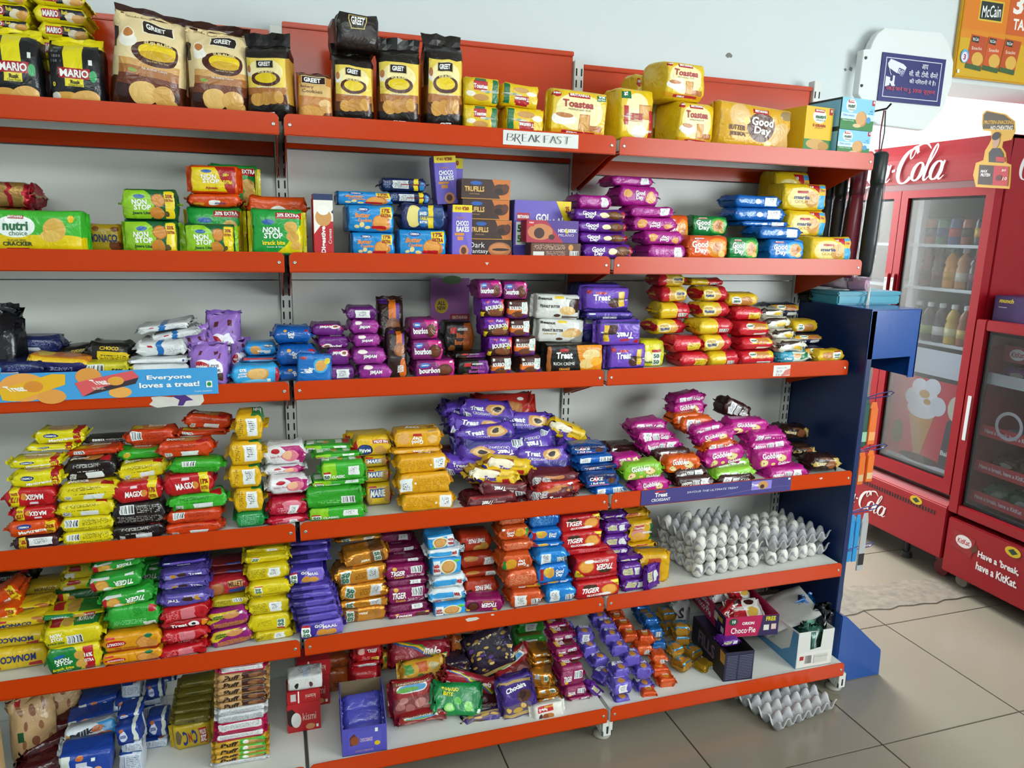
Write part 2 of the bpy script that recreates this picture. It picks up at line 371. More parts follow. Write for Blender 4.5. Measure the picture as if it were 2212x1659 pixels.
DES = {}
BRICK = set('toast toast_v toast_s toast_s2 marieg milk gluc bour_s doodh doodh_s doodh_w kismi_w rich rusk_end fab butter'.split())   # ends folded flat
def pack(name, D, w_, h_, d_, loc, rot=(0, 0, 0), flip=False, seed=0, objname=None):
    """one wrapped packet / carton / bag: origin at its bottom centre, front towards -Y"""
    rnd = random.Random(seed); st = D.get('st', 'p')           # p flow pack, r roll, b carton, z upright bag
    ax = 'z' if st == 'z' else 'x'
    Ln = h_ if ax == 'z' else w_
    ca, cb = (d_/2, w_/2) if ax == 'z' else (d_/2, h_/2)
    n = D.get('n', {'p': 5.0, 'r': 2.6, 'b': 60.0, 'z': 3.6}[st])
    if st == 'p' and n < 6: n *= 1.6
    if st == 'b': rings = [(-0.5, 1, 1), (0.5, 1, 1)]
    elif st == 'z':
        e = D.get('e', 0.3)
        rings = [(-0.5, 0.55, 0.93), (-0.47, 0.86, 0.98), (-0.38, 1, 1), (-0.15, 1, 1), (0.5-e, 0.98, 1), (0.5-e*0.62, 0.72, 1), (0.5-e*0.3, 0.40, 1), (0.5-0.03, 0.06, 1.0), (0.5, 0.03, 1.0)]
    else:
        e = min(0.12, 0.7*D.get('e', 0.42)*min(h_, d_, 0.034)/Ln)
        if st == 'r': e = min(e, 0.1)
        upr = h_ > d_*1.05 and st == 'p'     # a pack on its long edge has an upright end seal
        rings = [(-0.5, 0.92, 0.16), (-0.5+0.3*e, 0.965, 0.62), (-0.5+0.75*e, 0.99, 0.92), (-0.5+1.2*e, 1, 1), (-0.25, 1, 1), (0, 1.0, 1.0), (0.25, 1, 1), (0.5-1.2*e, 1, 1), (0.5-0.75*e, 0.99, 0.92), (0.5-0.3*e, 0.965, 0.62), (0.5, 0.92, 0.16)]
        if upr: rings = [(a_, c_, b_) for a_, b_, c_ in rings]
        if name in BRICK: rings = [(-0.5, 0.84, 0.9), (-0.485, 0.95, 0.97), (-0.45, 1, 1), (-0.2, 1, 1), (0.2, 1, 1), (0.45, 1, 1), (0.485, 0.95, 0.97), (0.5, 0.84, 0.9)]
    NS = 1 if st == 'b' else 5
    jit = 0 if st == 'b' else D.get('jit', 0.0015)
    def norm(a, b):
        k = (abs(a)**n+abs(b)**n)**(1/n); return a/k, b/k
    ss = [r[0] for r in rings]
    def sc(s):
        for i in range(len(ss)-1):
            if s <= ss[i+1]:
                t = (s-ss[i])/(ss[i+1]-ss[i]); return rings[i][1]+(rings[i+1][1]-rings[i][1])*t, rings[i][2]+(rings[i+1][2]-rings[i][2])*t
        return rings[-1][1:]
    def P(s, a, b, ga, gb):                # length, cross-section -> xyz
        if ax == 'x': return (s*Ln, a*ca*ga, cb+b*cb*gb)
        return (b*cb*gb, a*ca*ga, (s+0.5)*Ln)
    sq = []                                # the square ring: (a, b, face, t)
    for k in range(4):
        for i in range(NS):
            t = -1+2*i/NS
            sq.append({0: (-1, t), 1: (t, 1), 2: (1, -t), 3: (-t, -1)}[k] + (k, (t+1)/2))
    NV = len(sq); vs = []; fs = []; uvs = []; joff = []
    def wob(s, k, tt):                     # how far the crumpled wrapper has moved at a point
        i = 0
        while i < len(ss)-2 and s > ss[i+1]: i += 1
        u = min(max((s-ss[i])/(ss[i+1]-ss[i]), 0), 1); q = k*NS+tt*NS; j = int(q); v = q-j; j0 = j % NV; j1 = (j+1) % NV
        return [(joff[i*NV+j0][c]*(1-v)+joff[i*NV+j1][c]*v)*(1-u)+(joff[(i+1)*NV+j0][c]*(1-v)+joff[(i+1)*NV+j1][c]*v)*u for c in range(3)]
    for (s, ga, gb) in rings:
        for (a, b, k, t) in sq:
            a2, b2 = norm(a, b); p = P(s, a2, b2, ga, gb)
            jo = (rnd.uniform(-jit, jit)*1.5, rnd.uniform(-jit, jit)*(0.5 if abs(s) < 0.3 else 1.6), rnd.uniform(-jit, jit)*(0.5 if abs(s) < 0.3 else 1.8))
            joff.append(jo); vs.append((p[0]+jo[0], p[1]+jo[1], p[2]+jo[2]))
    for r in range(len(rings)-1):
        for j in range(NV):
            j2 = (j+1) % NV; k = sq[j][2]; t0 = sq[j][3]; t1 = t0+1/NS
            fs.append((r*NV+j, r*NV+j2, (r+1)*NV+j2, (r+1)*NV+j))
            s0, s1 = ss[r]+0.5, ss[r+1]+0.5
            q = [(t0, s0), (t1, s0), (t1, s1), (t0, s1)]
            if ax == 'x': q = [(y, x) for x, y in q]
            if flip: q = [(1-x, 1-y) for x, y in q]
            uvs += [(x, y+2*k) for x, y in q]
    for r, rev in ((0, True), (len(rings)-1, False)):
        f = [r*NV+j for j in range(NV)]; kk = 4 if rev else 5
        if rev: f = f[::-1]
        fs.append(tuple(f))
        for idx in f:
            a, b, k, t = sq[idx-r*NV]; uvs.append(((a+1)/2, (b+1)/2+2*kk))
    nm = objname or D.get('nm', 'biscuit_packet')
    me = bpy.data.meshes.new(nm); me.from_pydata(vs, [], fs); me.materials.append(design_mat(name, D))
    ul = me.uv_layers.new(name='UVMap'); ul.data.foreach_set('uv', [c for q in uvs for c in q])
    if st != 'b': me.polygons.foreach_set('use_smooth', [True]*len(me.polygons))
    o = link(nm, me, None, loc, rot)
    if ax == 'x':                           # outward winding differs between the two orientations
        me.flip_normals()
    # crimped seals
    if st in 'pr' and not D.get('nofin') and name not in BRICK:
        fl_ = D.get('fin', 0.010)
        for sgn in (-1, 1):
            mb = MB(); x0 = sgn*(Ln/2-0.001); bend = rnd.uniform(-0.6, 0.6); wd = ca*(0.9 if st == 'p' else 0.75); N = 7
            v = []; f = []
            for side in (-1, 1):
                for q in range(3):
                    for i in range(N):
                        y = -wd+2*wd*i/(N-1)
                        if upr:
                            v.append((x0+sgn*fl_*q/2, side*0.0006+bend*fl_*(q/2)**1.5+(0.0012 if i % 2 else -0.0012)*q*0.7+rnd.uniform(-1, 1)*0.0012*q, cb+y*cb/ca)); continue
                        v.append((x0+sgn*fl_*q/2, y, cb+side*0.0006+bend*fl_*(q/2)**1.5+(0.0012 if i % 2 else -0.0012)*q*0.7+rnd.uniform(-1, 1)*0.0012*q))
            for q in range(2):
                for i in range(N-1):
                    A = q*N+i; f.append((A, A+1, A+N+1, A+N)); f.append((A+3*N, A+N+3*N, A+N+1+3*N, A+1+3*N))
            for i in range(N-1): f.append((2*N+i, 2*N+i+1, 5*N+i+1, 5*N+i))
            mb.add(v, f); mm = mb.mesh('end_seal', MATS['wrap_'+name]); link('end_seal', mm, o)
    if st == 'z' and not D.get('nofin'):
        fh = D.get('fin', 0.022); mb = MB(); N = 9; v = []; f = []; bx = rnd.uniform(-0.4, 0.5)
        for side in (-1, 1):
            for q in range(3):
                for i in range(N):
                    x = -cb+2*cb*i/(N-1)
                    v.append((x*(1+0.03*q), side*0.0008+0.006*math.sin(i*1.3+seed)*q*0.5+bx*fh*(q/2)**2, h_-0.003+fh*q/2+0.002*math.sin(i*2.1+seed)*q*0.5))
        for q in range(2):
            for i in range(N-1):
                A = q*N+i; f.append((A, A+1, A+N+1, A+N)); f.append((A+3*N, A+N+3*N, A+N+1+3*N, A+1+3*N))
        for i in range(N-1): f.append((2*N+i, 2*N+i+1, 5*N+i+1, 5*N+i))
        mb.add(v, f); mb.obj('top_seal', mat('seal_'+D.get('fc', D['c']), D.get('fc', D['c']), 0.3, bump=0.3, bscale=60), o)
    if st == 'b' and w_ > 0.03:             # the tuck flap closing a carton end
        mb = MB(); mb.box(-0.0008, 0.0008, -d_*0.46, d_*0.46, h_*0.08, h_*0.92)
        mb.obj('end_flap', mat('carton_edge_'+D['c'], D['c'], 0.55), o, (-w_/2-0.0006, 0, 0))
    # lettering follows the wrapper
    cols = []; mb = MB()
    for tx in D.get('T', ()):
        s_, cx, cy, tw, th, colr = tx[:6]; fg = tx[6] if len(tx) > 6 else ''
        k = 1 if '1' in fg else 2 if '2' in fg else 3 if '3' in fg else 0
        if colr not in cols: cols.append(colr)
        v, f, asp = text_mesh(s_, 0.035 if 'n' not in fg else 0.0, 0.25 if 'i' in fg else 0.0)
        pts = []
        dd = 0.0011 if jit < .002 else 0.0018
        for (x, y) in v:
            if 'v' in fg: x, y = -y, x
            if '/' in fg: y += 0.55*x
            if '\\' in fg: y -= 0.4*x
            fx, fy = cx+x*tw, cy+y*th
            if flip: fx, fy = 1-fx, 1-fy
            fx = min(max(fx, 0.0), 1.0); fy = min(max(fy, 0.0), 1.0)
            if ax == 'x': s, t = fx-0.5, 2*fy-1
            else: s, t = fy-0.5, 2*fx-1
            a, b = {0: (-1, t), 1: (t, 1), 2: (1, -t), 3: (-t, -1)}[k]
            a, b = norm(a, b); ga, gb = sc(s)
            p = list(P(s, a, b, ga, gb))
            if jit: wo = wob(s, k, (t+1)/2); p = [p[0]+wo[0], p[1]+wo[1], p[2]+wo[2]]
            if k == 0: p[1] -= dd
            elif k == 1: p[2 if ax == 'x' else 0] += dd
            elif k == 3: p[2 if ax == 'x' else 0] -= dd
            pts.append(p)
        mb.add(pts, f, cols.index(colr))
    if mb.v:
        me2 = bpy.data.meshes.new('lettering'); me2.from_pydata(mb.v, [], mb.f)
        for c in cols: me2.materials.append(ink(c))
        me2.polygons.foreach_set('material_index', mb.m); link('lettering', me2, o)['kind'] = 'stuff'
    return o

ORD = ['bottom', 'second', 'third', 'fourth', 'fifth', 'sixth', 'seventh', 'eighth', 'ninth', 'tenth', 'eleventh', 'twelfth', 'thirteenth', 'fourteenth', 'fifteenth', 'sixteenth', 'seventeenth', 'eighteenth']
ITEMS = []; _seed = [0]
def _finish(o, D, where, ordn, group):
    ITEMS.append((o, D, where, ordn, group))
def col(lv, yo, dep, where, items, z0=None):
    """a pile on shelf lv, from the bottom up: (design, x0, x1, ytop[, options]); pixels of the front face, its top edge"""
    z = DECK[lv] if z0 is None else z0
    if len(items) > 1: grp = where
    for i, it in enumerate(items):
        dn, x0, x1, yt = it[:4]; op = it[4] if len(it) > 4 else {}
        D = DES[dn]; Yf = -DEP[lv]+yo+op.get('dy', 0); dd = op.get('dep', dep)
        p0 = at((x0+x1)/2, yt, Yf); zt = max(p0[2], z+0.012)
        ym = yt+12
        X0 = at(x0, ym, Yf)[0]; X1 = at(x1, ym, Yf)[0]
        if lv in 'DE' and D.get('st', 'p') == 'p' and dn not in BRICK: gx = (X1-X0)*0.04; X0 -= gx; X1 += gx
        _seed[0] += 1; sd = _seed[0]; rnd = random.Random(sd*7)
        rz = op.get('rz', rnd.uniform(-2.5, 2.5) if D.get('st', 'p') != 'b' else rnd.uniform(-1, 1))
        h = zt-z
        o = pack(dn, D, X1-X0, h, dd, ((X0+X1)/2, Yf+dd/2, z), (R(op.get('rx', 0)), R(op.get('r', 0)), R(rz)), op.get('u', False), sd)
        _finish(o, D, where, (i, len(items)), op.get('g', where))
        if not op.get('same'): z = zt+0.0003
    return z
def free(lv, dn, cx, cy, yo, w_, h_, d_, r=0, rz=0, rx=0, u=False, where=None, ordn=None):
    """a packet lying loose in a heap: its centre at a pixel on the depth yo behind the lip"""
    D = DES[dn]; Yc = -DEP[lv]+yo; p = at(cx, cy, Yc)
    if lv == 'D' and where in (H, G_): w_ *= 1.30; h_ *= 1.42
    if lv == 'F' and where == C_: w_ *= 1.12; h_ *= 1.1
    _seed[0] += 1
    Mx = Matrix.Rotation(R(rz), 3, 'Z') @ Matrix.Rotation(R(r), 3, 'Y') @ Matrix.Rotation(R(rx), 3, 'X')
    c = Vector((p[0], p[1], p[2])) - Mx @ Vector((0, 0, h_/2))
    o = pack(dn, D, w_, h_, d_, c, Mx.to_euler(), u, _seed[0])
    _finish(o, D, where, ordn, where)
    return o
def label_all():
    seen = {}
    byl = {}
    for o, D, where, ordn, group in ITEMS:
        o['category'] = D.get('cat', 'packet')
        if group: o['group'] = group
        look = D['look']
        if isinstance(ordn, tuple):
            i, n = ordn
            if n == 1: lab = f'{look}, {where}'
            else:
                pos = 'lowest' if i == 0 else 'topmost' if i == n-1 else f'{ORD[i]} up'
                lab = f'{look}, {pos} in {where}'
        elif ordn: lab = f'{look}, {ordn}, {where}'
        else: lab = f'{look}, {where}'
        o['label'] = lab
        byl.setdefault(lab, []).append(o)
# ------------------------------------------------------------------ packet designs (face coordinates 0..1 from the lower left)
def stk(x0, y0, x1, y1, k=0): return [('r', x0, y0, x1, y1, 'e4e6e4', k), ('t', x0+(x1-x0)*0.2, y0+(y1-y0)*0.2, x1-(x1-x0)*0.25, y1-(y1-y0)*0.15, '55585c', k)]
def bar(x0, y0, x1, y1, k=0): return [('r', x0, y0, x1, y1, 'dfe1e0', k), ('b', x0+0.02, y0+(y1-y0)*0.1, x1-0.02, y1-(y1-y0)*0.1, '2a2a2c', k)]
def fine(x0, y0, x1, y1, c, k=0): return [('t', x0, y0, x1, y1, c, k)]
def cookie(x, y, rx, ry, k=0, c='cf9246', e='a86a2c'): return [('e', x, y, rx, ry, e, k), ('e', x-rx*0.06, y+ry*0.08, rx*0.88, ry*0.86, c, k)]
VEG = lambda x, y, s=0.04, k=0: [('r', x-s, y-s*1.6, x+s, y+s*1.6, 'e8efe6', k), ('e', x, y, s*0.5, s*0.9, '1f6a2c', k)]
def d(name, c, look, L=(), T=(), **k):
    DES[name] = dict(c=c, look=look, L=list(L), T=list(T), **k)
WHT, RED, NVY, DKB, YEL, GLD, BRN = 'f2f2ee', 'b81420', '1c2f6e', '241410', 'f0d41a', 'd9a82c', '5a2c16'
# top shelf
d('rusk_black', '121216', 'black rusk packet with yellow stripe', [('r', .3, .28, .66, 1.0, 'e3d312'), ('r', .0, .9, 1, 1.1, 'e3d312', 1), ('r', .0, .93, 1, 1, 'e3d312'), ('r', .2, .40, .8, .56, 'a81422'), ('e', .87, .45, .09, .09, '2f9a5a'), ('e', .3, .05, .3, .14, 'd9a24c'), ('e', .72, .04, .34, .19, 'e0b065'), ('e', .1, .12, .12, .07, 'e9e4d8'), ('t', .05, .6, .26, .9, '6a6a6a'), ('r', .78, .62, .86, .7, 'dfe6dc')],
  [('MARIO', .5, .48, .54, .12, WHT), ('Rusk', .5, .35, .2, .06, DKB), ('Oven Fresh', .5, .30, .28, .035, DKB, 'n'), ('0', .1, .30, .06, .07, YEL)], st='z', n=7, e=.22, fc='e3d312', fin=.012, nm='rusk_packet')
d('rusk_lie', 'e0d015', 'yellow and black rusk packet lying flat', [('r', .48, .15, .97, .85, '17171a'), ('r', .15, .25, .5, .75, 'a81422'), ('e', .72, .35, .12, .3, 'dccfb4'), ('e', .86, .3, .13, .3, 'd39a4a'), ('r', .1, .1, .9, .8, '17171a', 1)], [('MARIO', .325, .5, .3, .38, WHT), ('Rusk', .6, .62, .12, .25, YEL)], nm='rusk_packet')
rusk_bg = lambda: [('r', 0, 0, 1, .22, '33140e'), ('r', 0, .22, 1, .34, '6a3217'), ('r', 0, .34, 1, .43, 'a3662e'), ('r', 0, .43, 1, .5, 'cb9a55')]
d('rusk_cream', 'e6cf9d', 'cream and brown semolina rusk bag', rusk_bg()+[('r', 0, 0, 1, .3, '5a2a16', 1), ('r', 0, 0, 1, .3, '5a2a16', 3), ('r', .1, .6, .9, .82, '2a1712', 3), ('r', .36, .80, .80, .935, 'efe3c4'), ('r', .38, .81, .78, .925, '241512'), ('e', .58, .59, .35, .135, '45170f'), ('e', .58, .61, .26, .09, 'e3c312'), ('e', .58, .57, .24, .05, 'caa01c'), ('e', .14, .69, .16, .08, 'eee8dc'), ('e', .14, .755, .12, .07, 'f4efe4'), ('e', .14, .765, .10, .05, 'c07b3e'), ('e', .42, .16, .21, .125, 'e2b76c'), ('e', .73, .17, .19, .11, 'd4a55a'), ('e', .80, .07, .18, .09, 'c8984c'), ('e', .25, .38, .06, .02, '7a9a2a')],
  [('GREET', .55, .87, .26, .06, WHT), ('SUJI RUSK', .58, .69, .38, .045, 'e8d79a'), ('Since Fresh Your Fame', .58, .505, .3, .02, 'd9c48a', 'n'), ('No Artificial Colours', .55, .42, .36, .022, WHT, 'n'), ('Dehradun Special', .28, .965, .38, .03, '4a2a18', 'n')], st='z', e=.34, fc='33140e', jit=.003, fin=.02, nm='rusk_bag')
d('rusk_dark', '17100d', 'black and gold semolina rusk packet', [('r', 0, .18, 1, .80, 'e9cd55'), ('e', .5, .62, .42, .16, 'f2e2a4'), ('r', 0, .18, 1, .40, 'a9682c'), ('r', 0, .12, 1, .3, '5a2c14'), ('r', 0, 0, 1, .17, '17100d'), ('r', .28, .66, .70, .775, 'dccb8a'), ('r', .30, .67, .68, .765, '1c1210'), ('e', .5, .52, .34, .105, '4a1a10'), ('e', .5, .53, .25, .072, 'e2c414'), ('e', .27, .235, .17, .085, 'd39a45'), ('e', .47, .25, .15, .09, 'c58c3c'), ('e', .63, .26, .14, .09, 'b97f34'), ('e', .78, .27, .12, .085, 'cf9a48'), ('e', .08, .62, .1, .07, 'efe8dc'), ('e', .08, .65, .07, .05, 'b87840'), ('r', 0, .18, .6, .8, 'c9a23c', 3), ('r', .3, .18, 1, .5, '5f3416', 3), ('r', 0, .18, 1, .8, 'b98a30', 1)],
  [('GREET', .48, .72, .28, .06, WHT), ('SUJI RUSK', .5, .605, .36, .04, 'e8d79a'), ('No Artificial Colours', .5, .405, .44, .028, WHT, 'n'), ('GREET', .5, .045, .3, .05, WHT)], st='z', n=7, e=.14, fc='14100e', fin=.03, nm='rusk_packet')
d('rusk_end', '17100d', 'black and gold rusk packet lying end-on', [('r', .3, .56, .7, .95, 'd8c070'), ('r', .32, .58, .68, .93, '1c1210'), ('r', 0, 0, 1, .4, '241712')], [('GREET', .5, .77, .3, .22, WHT)], nm='rusk_packet', n=8, jit=.003, nofin=1)
d('cookies', 'c07c3a', 'brown bakery cookies packet', [('r', 0, .9, 1, 1, '4a1c14'), ('r', .08, .74, .82, .9, 'e0cf9a'), ('r', .1, .755, .8, .885, '2b1411'), ('r', 0, .5, 1, .73, 'd9b271'), ('r', 0, 0, 1, .25, '7a3a1a'), ('e', .35, .17, .4, .14, 'd29a4a'), ('e', .8, .36, .22, .09, 'e2b878'), ('e', .8, .24, .22, .09, 'cf9a52')], [('GREET', .42, .82, .5, .09, WHT), ('Bakery', .26, .68, .42, .07, BRN, 'n'), ('Cookies', .4, .6, .6, .07, BRN, 'n')], st='z', n=8, e=.1, fin=.006, fc='4a1c14', nm='cookie_packet')
d('toast_s', 'dfba10', 'small yellow rusk packet', [('r', .27, .52, .66, .86, 'b01824'), ('r', .3, .86, .62, .98, '3f6a4a'), ('r', .82, .04, .98, .96, '0f6a3c'), ('e', .2, .38, .15, .1, 'ece5d0'), ('e', .5, .26, .23, .13, 'c48f4a'), ('e', .68, .48, .07, .05, '3a8a4a')], [('Toastea', .465, .66, .40, .16, WHT), ('34% EXTRA', .9, .5, .86, .1, WHT, 'v')], nm='rusk_packet', n=8, e=.15, fin=.006)
d('toast_s2', 'dfba10', 'small yellow upside-down rusk packet', [('r', .27, .52, .66, .86, 'b01824'), ('r', .3, .86, .62, .98, 'b01824'), ('r', .82, .04, .98, .96, '0f6a3c'), ('e', .2, .38, .15, .1, 'ece5d0'), ('e', .5, .26, .23, .13, 'c48f4a'), ('e', .68, .48, .07, .05, '3a8a4a')], [('Toastea', .465, .66, .40, .16, WHT), ('34% EXTRA', .9, .5, .86, .1, WHT, 'v')], nm='rusk_packet', n=8, e=.15, fin=.006)
toast = lambda: [('e', .5, .55, .42, .42, 'efe3a8'), ('r', 0, 0, 1, .14, 'd99c14'), ('r', .3, .85, .68, .96, 'b01824'), ('e', .24, .36, .22, .12, 'efeae0'), ('e', .24, .44, .15, .05, 'b9753a'), ('r', .5, .14, .7, .5, 'b9772c'), ('r', .52, .16, .68, .48, 'd19a48'), ('r', .7, .14, .92, .28, 'b06a28'), ('e', .09, .9, .08, .08, 'b01824'), ('r', .2, .03, .8, .11, 'b01824')]
d('toast', 'e0bb18', 'yellow rusk pouch', toast(), [('Toastea', .5, .7, .62, .16, 'a3161c'), ('BRITANNIA', .49, .905, .34, .07, WHT), ('NEW', .09, .9, .12, .05, WHT), ('PREMIUM BAKE RUSK', .5, .58, .42, .035, '6a4a20', 'n'), ('ZERO', .38, .07, .2, .05, WHT)], st='p', n=7, e=.2, nm='rusk_packet', fin=.006)
d('toast9', 'e0bb18', 'wide yellow rusk pouch with green flash', toast()+[('r', .8, .8, .97, .97, '0f6a3c')], [('Toastea', .47, .7, .56, .16, 'a3161c'), ('BRITANNIA', .49, .905, .34, .07, WHT), ('NEW', .09, .9, .12, .05, WHT), ('9%', .885, .91, .12, .07, WHT), ('EXTRA', .885, .84, .14, .04, WHT), ('PREMIUM BAKE RUSK', .5, .58, .42, .035, '6a4a20', 'n'), ('ZERO', .38, .07, .2, .05, WHT)], st='p', n=6, e=.22, nm='rusk_packet', fin=.006)
d('toast_v', 'e0bb18', 'yellow rusk pouch standing on its end', [('e', .5, .5, .38, .45, 'efe3a8'), ('r', .02, .8, .3, .98, '0f6a3c'), ('r', .08, .3, .22, .66, 'b01824'), ('r', .55, .42, .95, .7, 'b9772c'), ('r', .58, .44, .92, .68, 'd19a48'), ('e', .6, .16, .22, .14, 'efeae0'), ('r', .88, .04, 1, .6, 'b01824')], [('Toastea', .38, .45, .62, .17, 'a3161c', 'v'), ('BRITANNIA', .15, .48, .34, .08, WHT, 'v'), ('9%', .14, .9, .12, .1, WHT, 'v'), ('ZERO', .94, .2, .3, .06, WHT, 'v')], st='p', n=7, e=.2, nm='rusk_packet', nofin=1)
d('jeera', 'd8a21a', 'wide golden butter cookie pouch', [('e', .27, .74, .13, .27, 'e0b878'), ('e', .88, .38, .14, .3, 'dcae6a'), ('e', .7, .14, .05, .1, 'f0e090'), ('e', .92, .86, .09, .12, '9a8258'), ('e', .58, .52, .19, .34, '5a3014'), ('r', .45, .82, .66, .94, 'b01824'), ('e', .38, .62, .04, .08, 'ecd96a')], [('Good', .585, .64, .3, .2, WHT), ('Day', .6, .42, .24, .22, WHT), ('BUTTER', .26, .44, .22, .11, BRN), ('JEERA', .27, .29, .22, .11, BRN), ('BRITANNIA', .555, .875, .17, .06, WHT), ('COOKIES', .4, .34, .2, .03, BRN, 'nv')], n=5, e=.3, nm='cookie_pouch', jit=.002, fin=.006)
nutri = lambda c: [('e', .5, .80, .24, .15, 'f0f4f0'), ('r', .3, .88, .66, .95, 'b01824')]
d('nutri5', 'e0b414', 'yellow multigrain biscuit carton', [('r', 0, 0, 1, .3, '2c7a3a'), ('e', .45, .2, .36, .11, 'c89a52'), ('e', .72, .17, .2, .09, 'b8843c'), ('e', .45, .03, .3, .06, 'd8b070')]+nutri(0)+[('r', .84, .85, .97, .99, 'b01824'), ('t', .1, .2, .9, .9, '6a5410', 3), ('t', .1, .1, .9, .9, '8a6a14', 4)], [('nutri', .53, .79, .36, .08, '1f6a3a'), ('choice', .53, .72, .34, .05, '1f6a3a', 'n'), ('BRITANNIA', .48, .915, .3, .035, WHT), ('5 GRAIN', .5, .6, .46, .06, 'b01824'), ('0', .905, .93, .06, .06, WHT), ('DIGESTIVE', .5, .545, .3, .025, 'b01824', 'n')], st='b', nm='biscuit_carton', cat='carton')
d('nutrio', '7fc0e4', 'sky-blue oat cookie carton', [('r', 0, 0, 1, .33, '2d7a3a'), ('r', 0, .33, 1, .52, 'c4e2f0'), ('e', .62, .36, .17, .25, 'b87f45'), ('e', .60, .38, .15, .22, 'cf9c60'), ('e', .5, .14, .12, .06, 'd8b888'), ('e', .28, .76, .15, .21, 'eef3f0'), ('r', .18, .84, .36, .93, 'b01824'), ('e', .84, .35, .07, .1, '3f8ec4'), ('r', .9, .82, .99, .99, 'b01824'), ('t', .76, .5, .97, .7, '3f7ab4'), ('r', 0, 0, 1, 1.1, '1d3a30', 4)], [('nutri', .28, .74, .2, .12, '1f5a3a'), ('choice', .28, .63, .18, .08, '1f5a3a', 'n'), ('BRITANNIA', .27, .885, .15, .05, WHT), ('Oats cookie', .22, .45, .34, .07, '2a6ab0', 'n'), ('Diabetic Friendly', .22, .28, .34, .05, WHT, 'n'), ('0', .945, .92, .05, .08, WHT)], st='b', nm='biscuit_carton', cat='carton')
# second shelf
d('gold_foil', 'a07840', 'brown-gold foil rusk wrapper with red bands', [('r', .42, -.1, .52, 1.1, 'a01424', -1), ('r', .8, -.1, 1, 1.1, 'a01424', -1)], [], metal=.5, rough=.35, jit=.004, nm='rusk_packet')
d('cracker', '3fae2e', 'long green and yellow cracker packet', [('r', 0, 0, 1, .42, 'e0c40c'), ('d', .5, 1.0, .85, 0, '3fae2e'), ('r', 0, 0, 1, .30, 'e0c40c'), ('e', .40, .62, .17, .27, 'eef3ee'), ('r', .33, .8, .47, .9, 'b01824'), ('e', .74, .56, .1, .27, 'd6a848'), ('e', .70, .4, .09, .14, 'e0b858'), ('r', .3, .0, .5, .08, 'b01824'), ('e', .89, .82, .03, .1, 'e8b80c')], [('nutri', .40, .63, .22, .22, '1f6a3a'), ('choice', .42, .46, .16, .12, '1f6a3a', 'n'), ('SUGAR FREE', .4, .28, .16, .06, '2a3a14', 'n'), ('CRACKER', .4, .20, .26, .1, '1a3a1a'), ('BRITANNIA', .4, .85, .13, .06, WHT), ('CRACKER', .6, .04, .24, .07, '1a3a1a')], n=5, e=.3)
d('saltbox', 'd8b41c', 'yellow salted biscuit packet behind the green packs', [('e', .25, .85, .1, .12, '9a5a24'), ('e', .8, .85, .12, .12, '9a5a24'), ('e', .8, .2, .2, .22, '8a4a1c')], [('MONACO', .45, .5, .8, .28, NVY)], n=6)
nons = lambda base, acc: None
d('ns_jeera', '0f5a2c', 'dark green cumin cracker packet', [('e', .18, .42, .42, .7, '8fc41e'), ('r', .80, .04, .98, .96, 'e6c912'), ('e', .68, .66, .13, .22, 'b06a24'), ('e', .68, .66, .11, .18, 'd08a38'), ('e', .64, .22, .13, .22, 'c67f30'), ('e', .33, .76, .1, .07, '1f5aa0'), ('e', .82, .2, .05, .09, '5a4a2a')], [('NON', .33, .58, .28, .17, WHT), ('STOP', .38, .41, .32, .17, WHT), ('Jeera Lite', .36, .22, .34, .12, '14401c'), ('25%', .89, .8, .13, .11, '9a1a1a'), ('EXTRA', .89, .66, .14, .09, '9a1a1a')], n=7, e=.2)
d('ns_orange', 'd9500c', 'orange and yellow tangy cracker packet', [('r', .03, .03, .82, .97, 'e6c912'), ('d', 1.0, .25, .78, 0, 'a81a1c'), ('e', .36, .8, .1, .07, '1f5aa0'), ('r', .94, -.1, 1.1, 1.1, 'd9500c'), ('r', -.1, -.1, .05, 1.1, 'd9500c')], [('NON', .40, .6, .3, .16, WHT), ('STOP', .44, .44, .34, .16, WHT), ('28g', .76, .66, .13, .14, YEL), ('EXTRA', .78, .42, .18, .13, YEL), ('Ajwain', .44, .17, .26, .12, 'a81a1c')], n=6, e=.2)
d('ns_orange2', 'd24a0c', 'plain orange foil cracker packet', [('e', .5, .35, .12, .2, 'e8e6e0'), ('r', .1, .1, .3, .3, 'e09a2c')], [('NON STOP', .62, .3, .2, .16, '1c2f6e')], n=4, e=.5, jit=.003)
d('ns_green', '1f9a3c', 'yellow and green sweet-salty cracker packet', [('d', .7, -.5, .35, 0, 'e0cf10'), ('r', .5, .80, .98, .98, 'b01824'), ('e', .78, .62, .13, .12, 'd8a850'), ('e', .80, .42, .13, .12, 'cf9c44'), ('e', .88, .2, .12, .12, 'd8a850'), ('e', .35, .72, .12, .06, '1f5aa0'), ('r', -.1, -.1, .03, 1.1, 'e0cf10'), ('r', .97, -.1, 1.1, 1.1, 'e0cf10')], [('20% EXTRA', .74, .89, .42, .1, WHT), ('NON', .4, .55, .32, .12, WHT), ('STOP', .44, .43, .34, .12, WHT), ('krack bite', .44, .28, .42, .1, 'e6d21a'), ('Sweet & Salty', .46, .18, .32, .05, WHT, 'n')], n=4, e=.3, jit=.002)
d('digest_c', 'b8141e', 'tall red and white digestive cream carton', [('r', 0, .56, 1, 1, 'efe9e0'), ('d', .3, 1.0, .98, 0, '1c2a5a'), ('d', -.4, 1.0, .35, 0, 'efe9e0'), ('r', 0, .9, 1, 1, '1c2a5a'), ('e', .5, .62, .42, .14, 'cf9654'), ('e', .5, .74, .3, .08, 'f4efe6')], [('Digestive', .5, .26, .30, .44, WHT, 'v'), ('Cremes', .82, .32, .16, .24, WHT, 'vn')], st='b', nm='biscuit_carton', cat='carton')
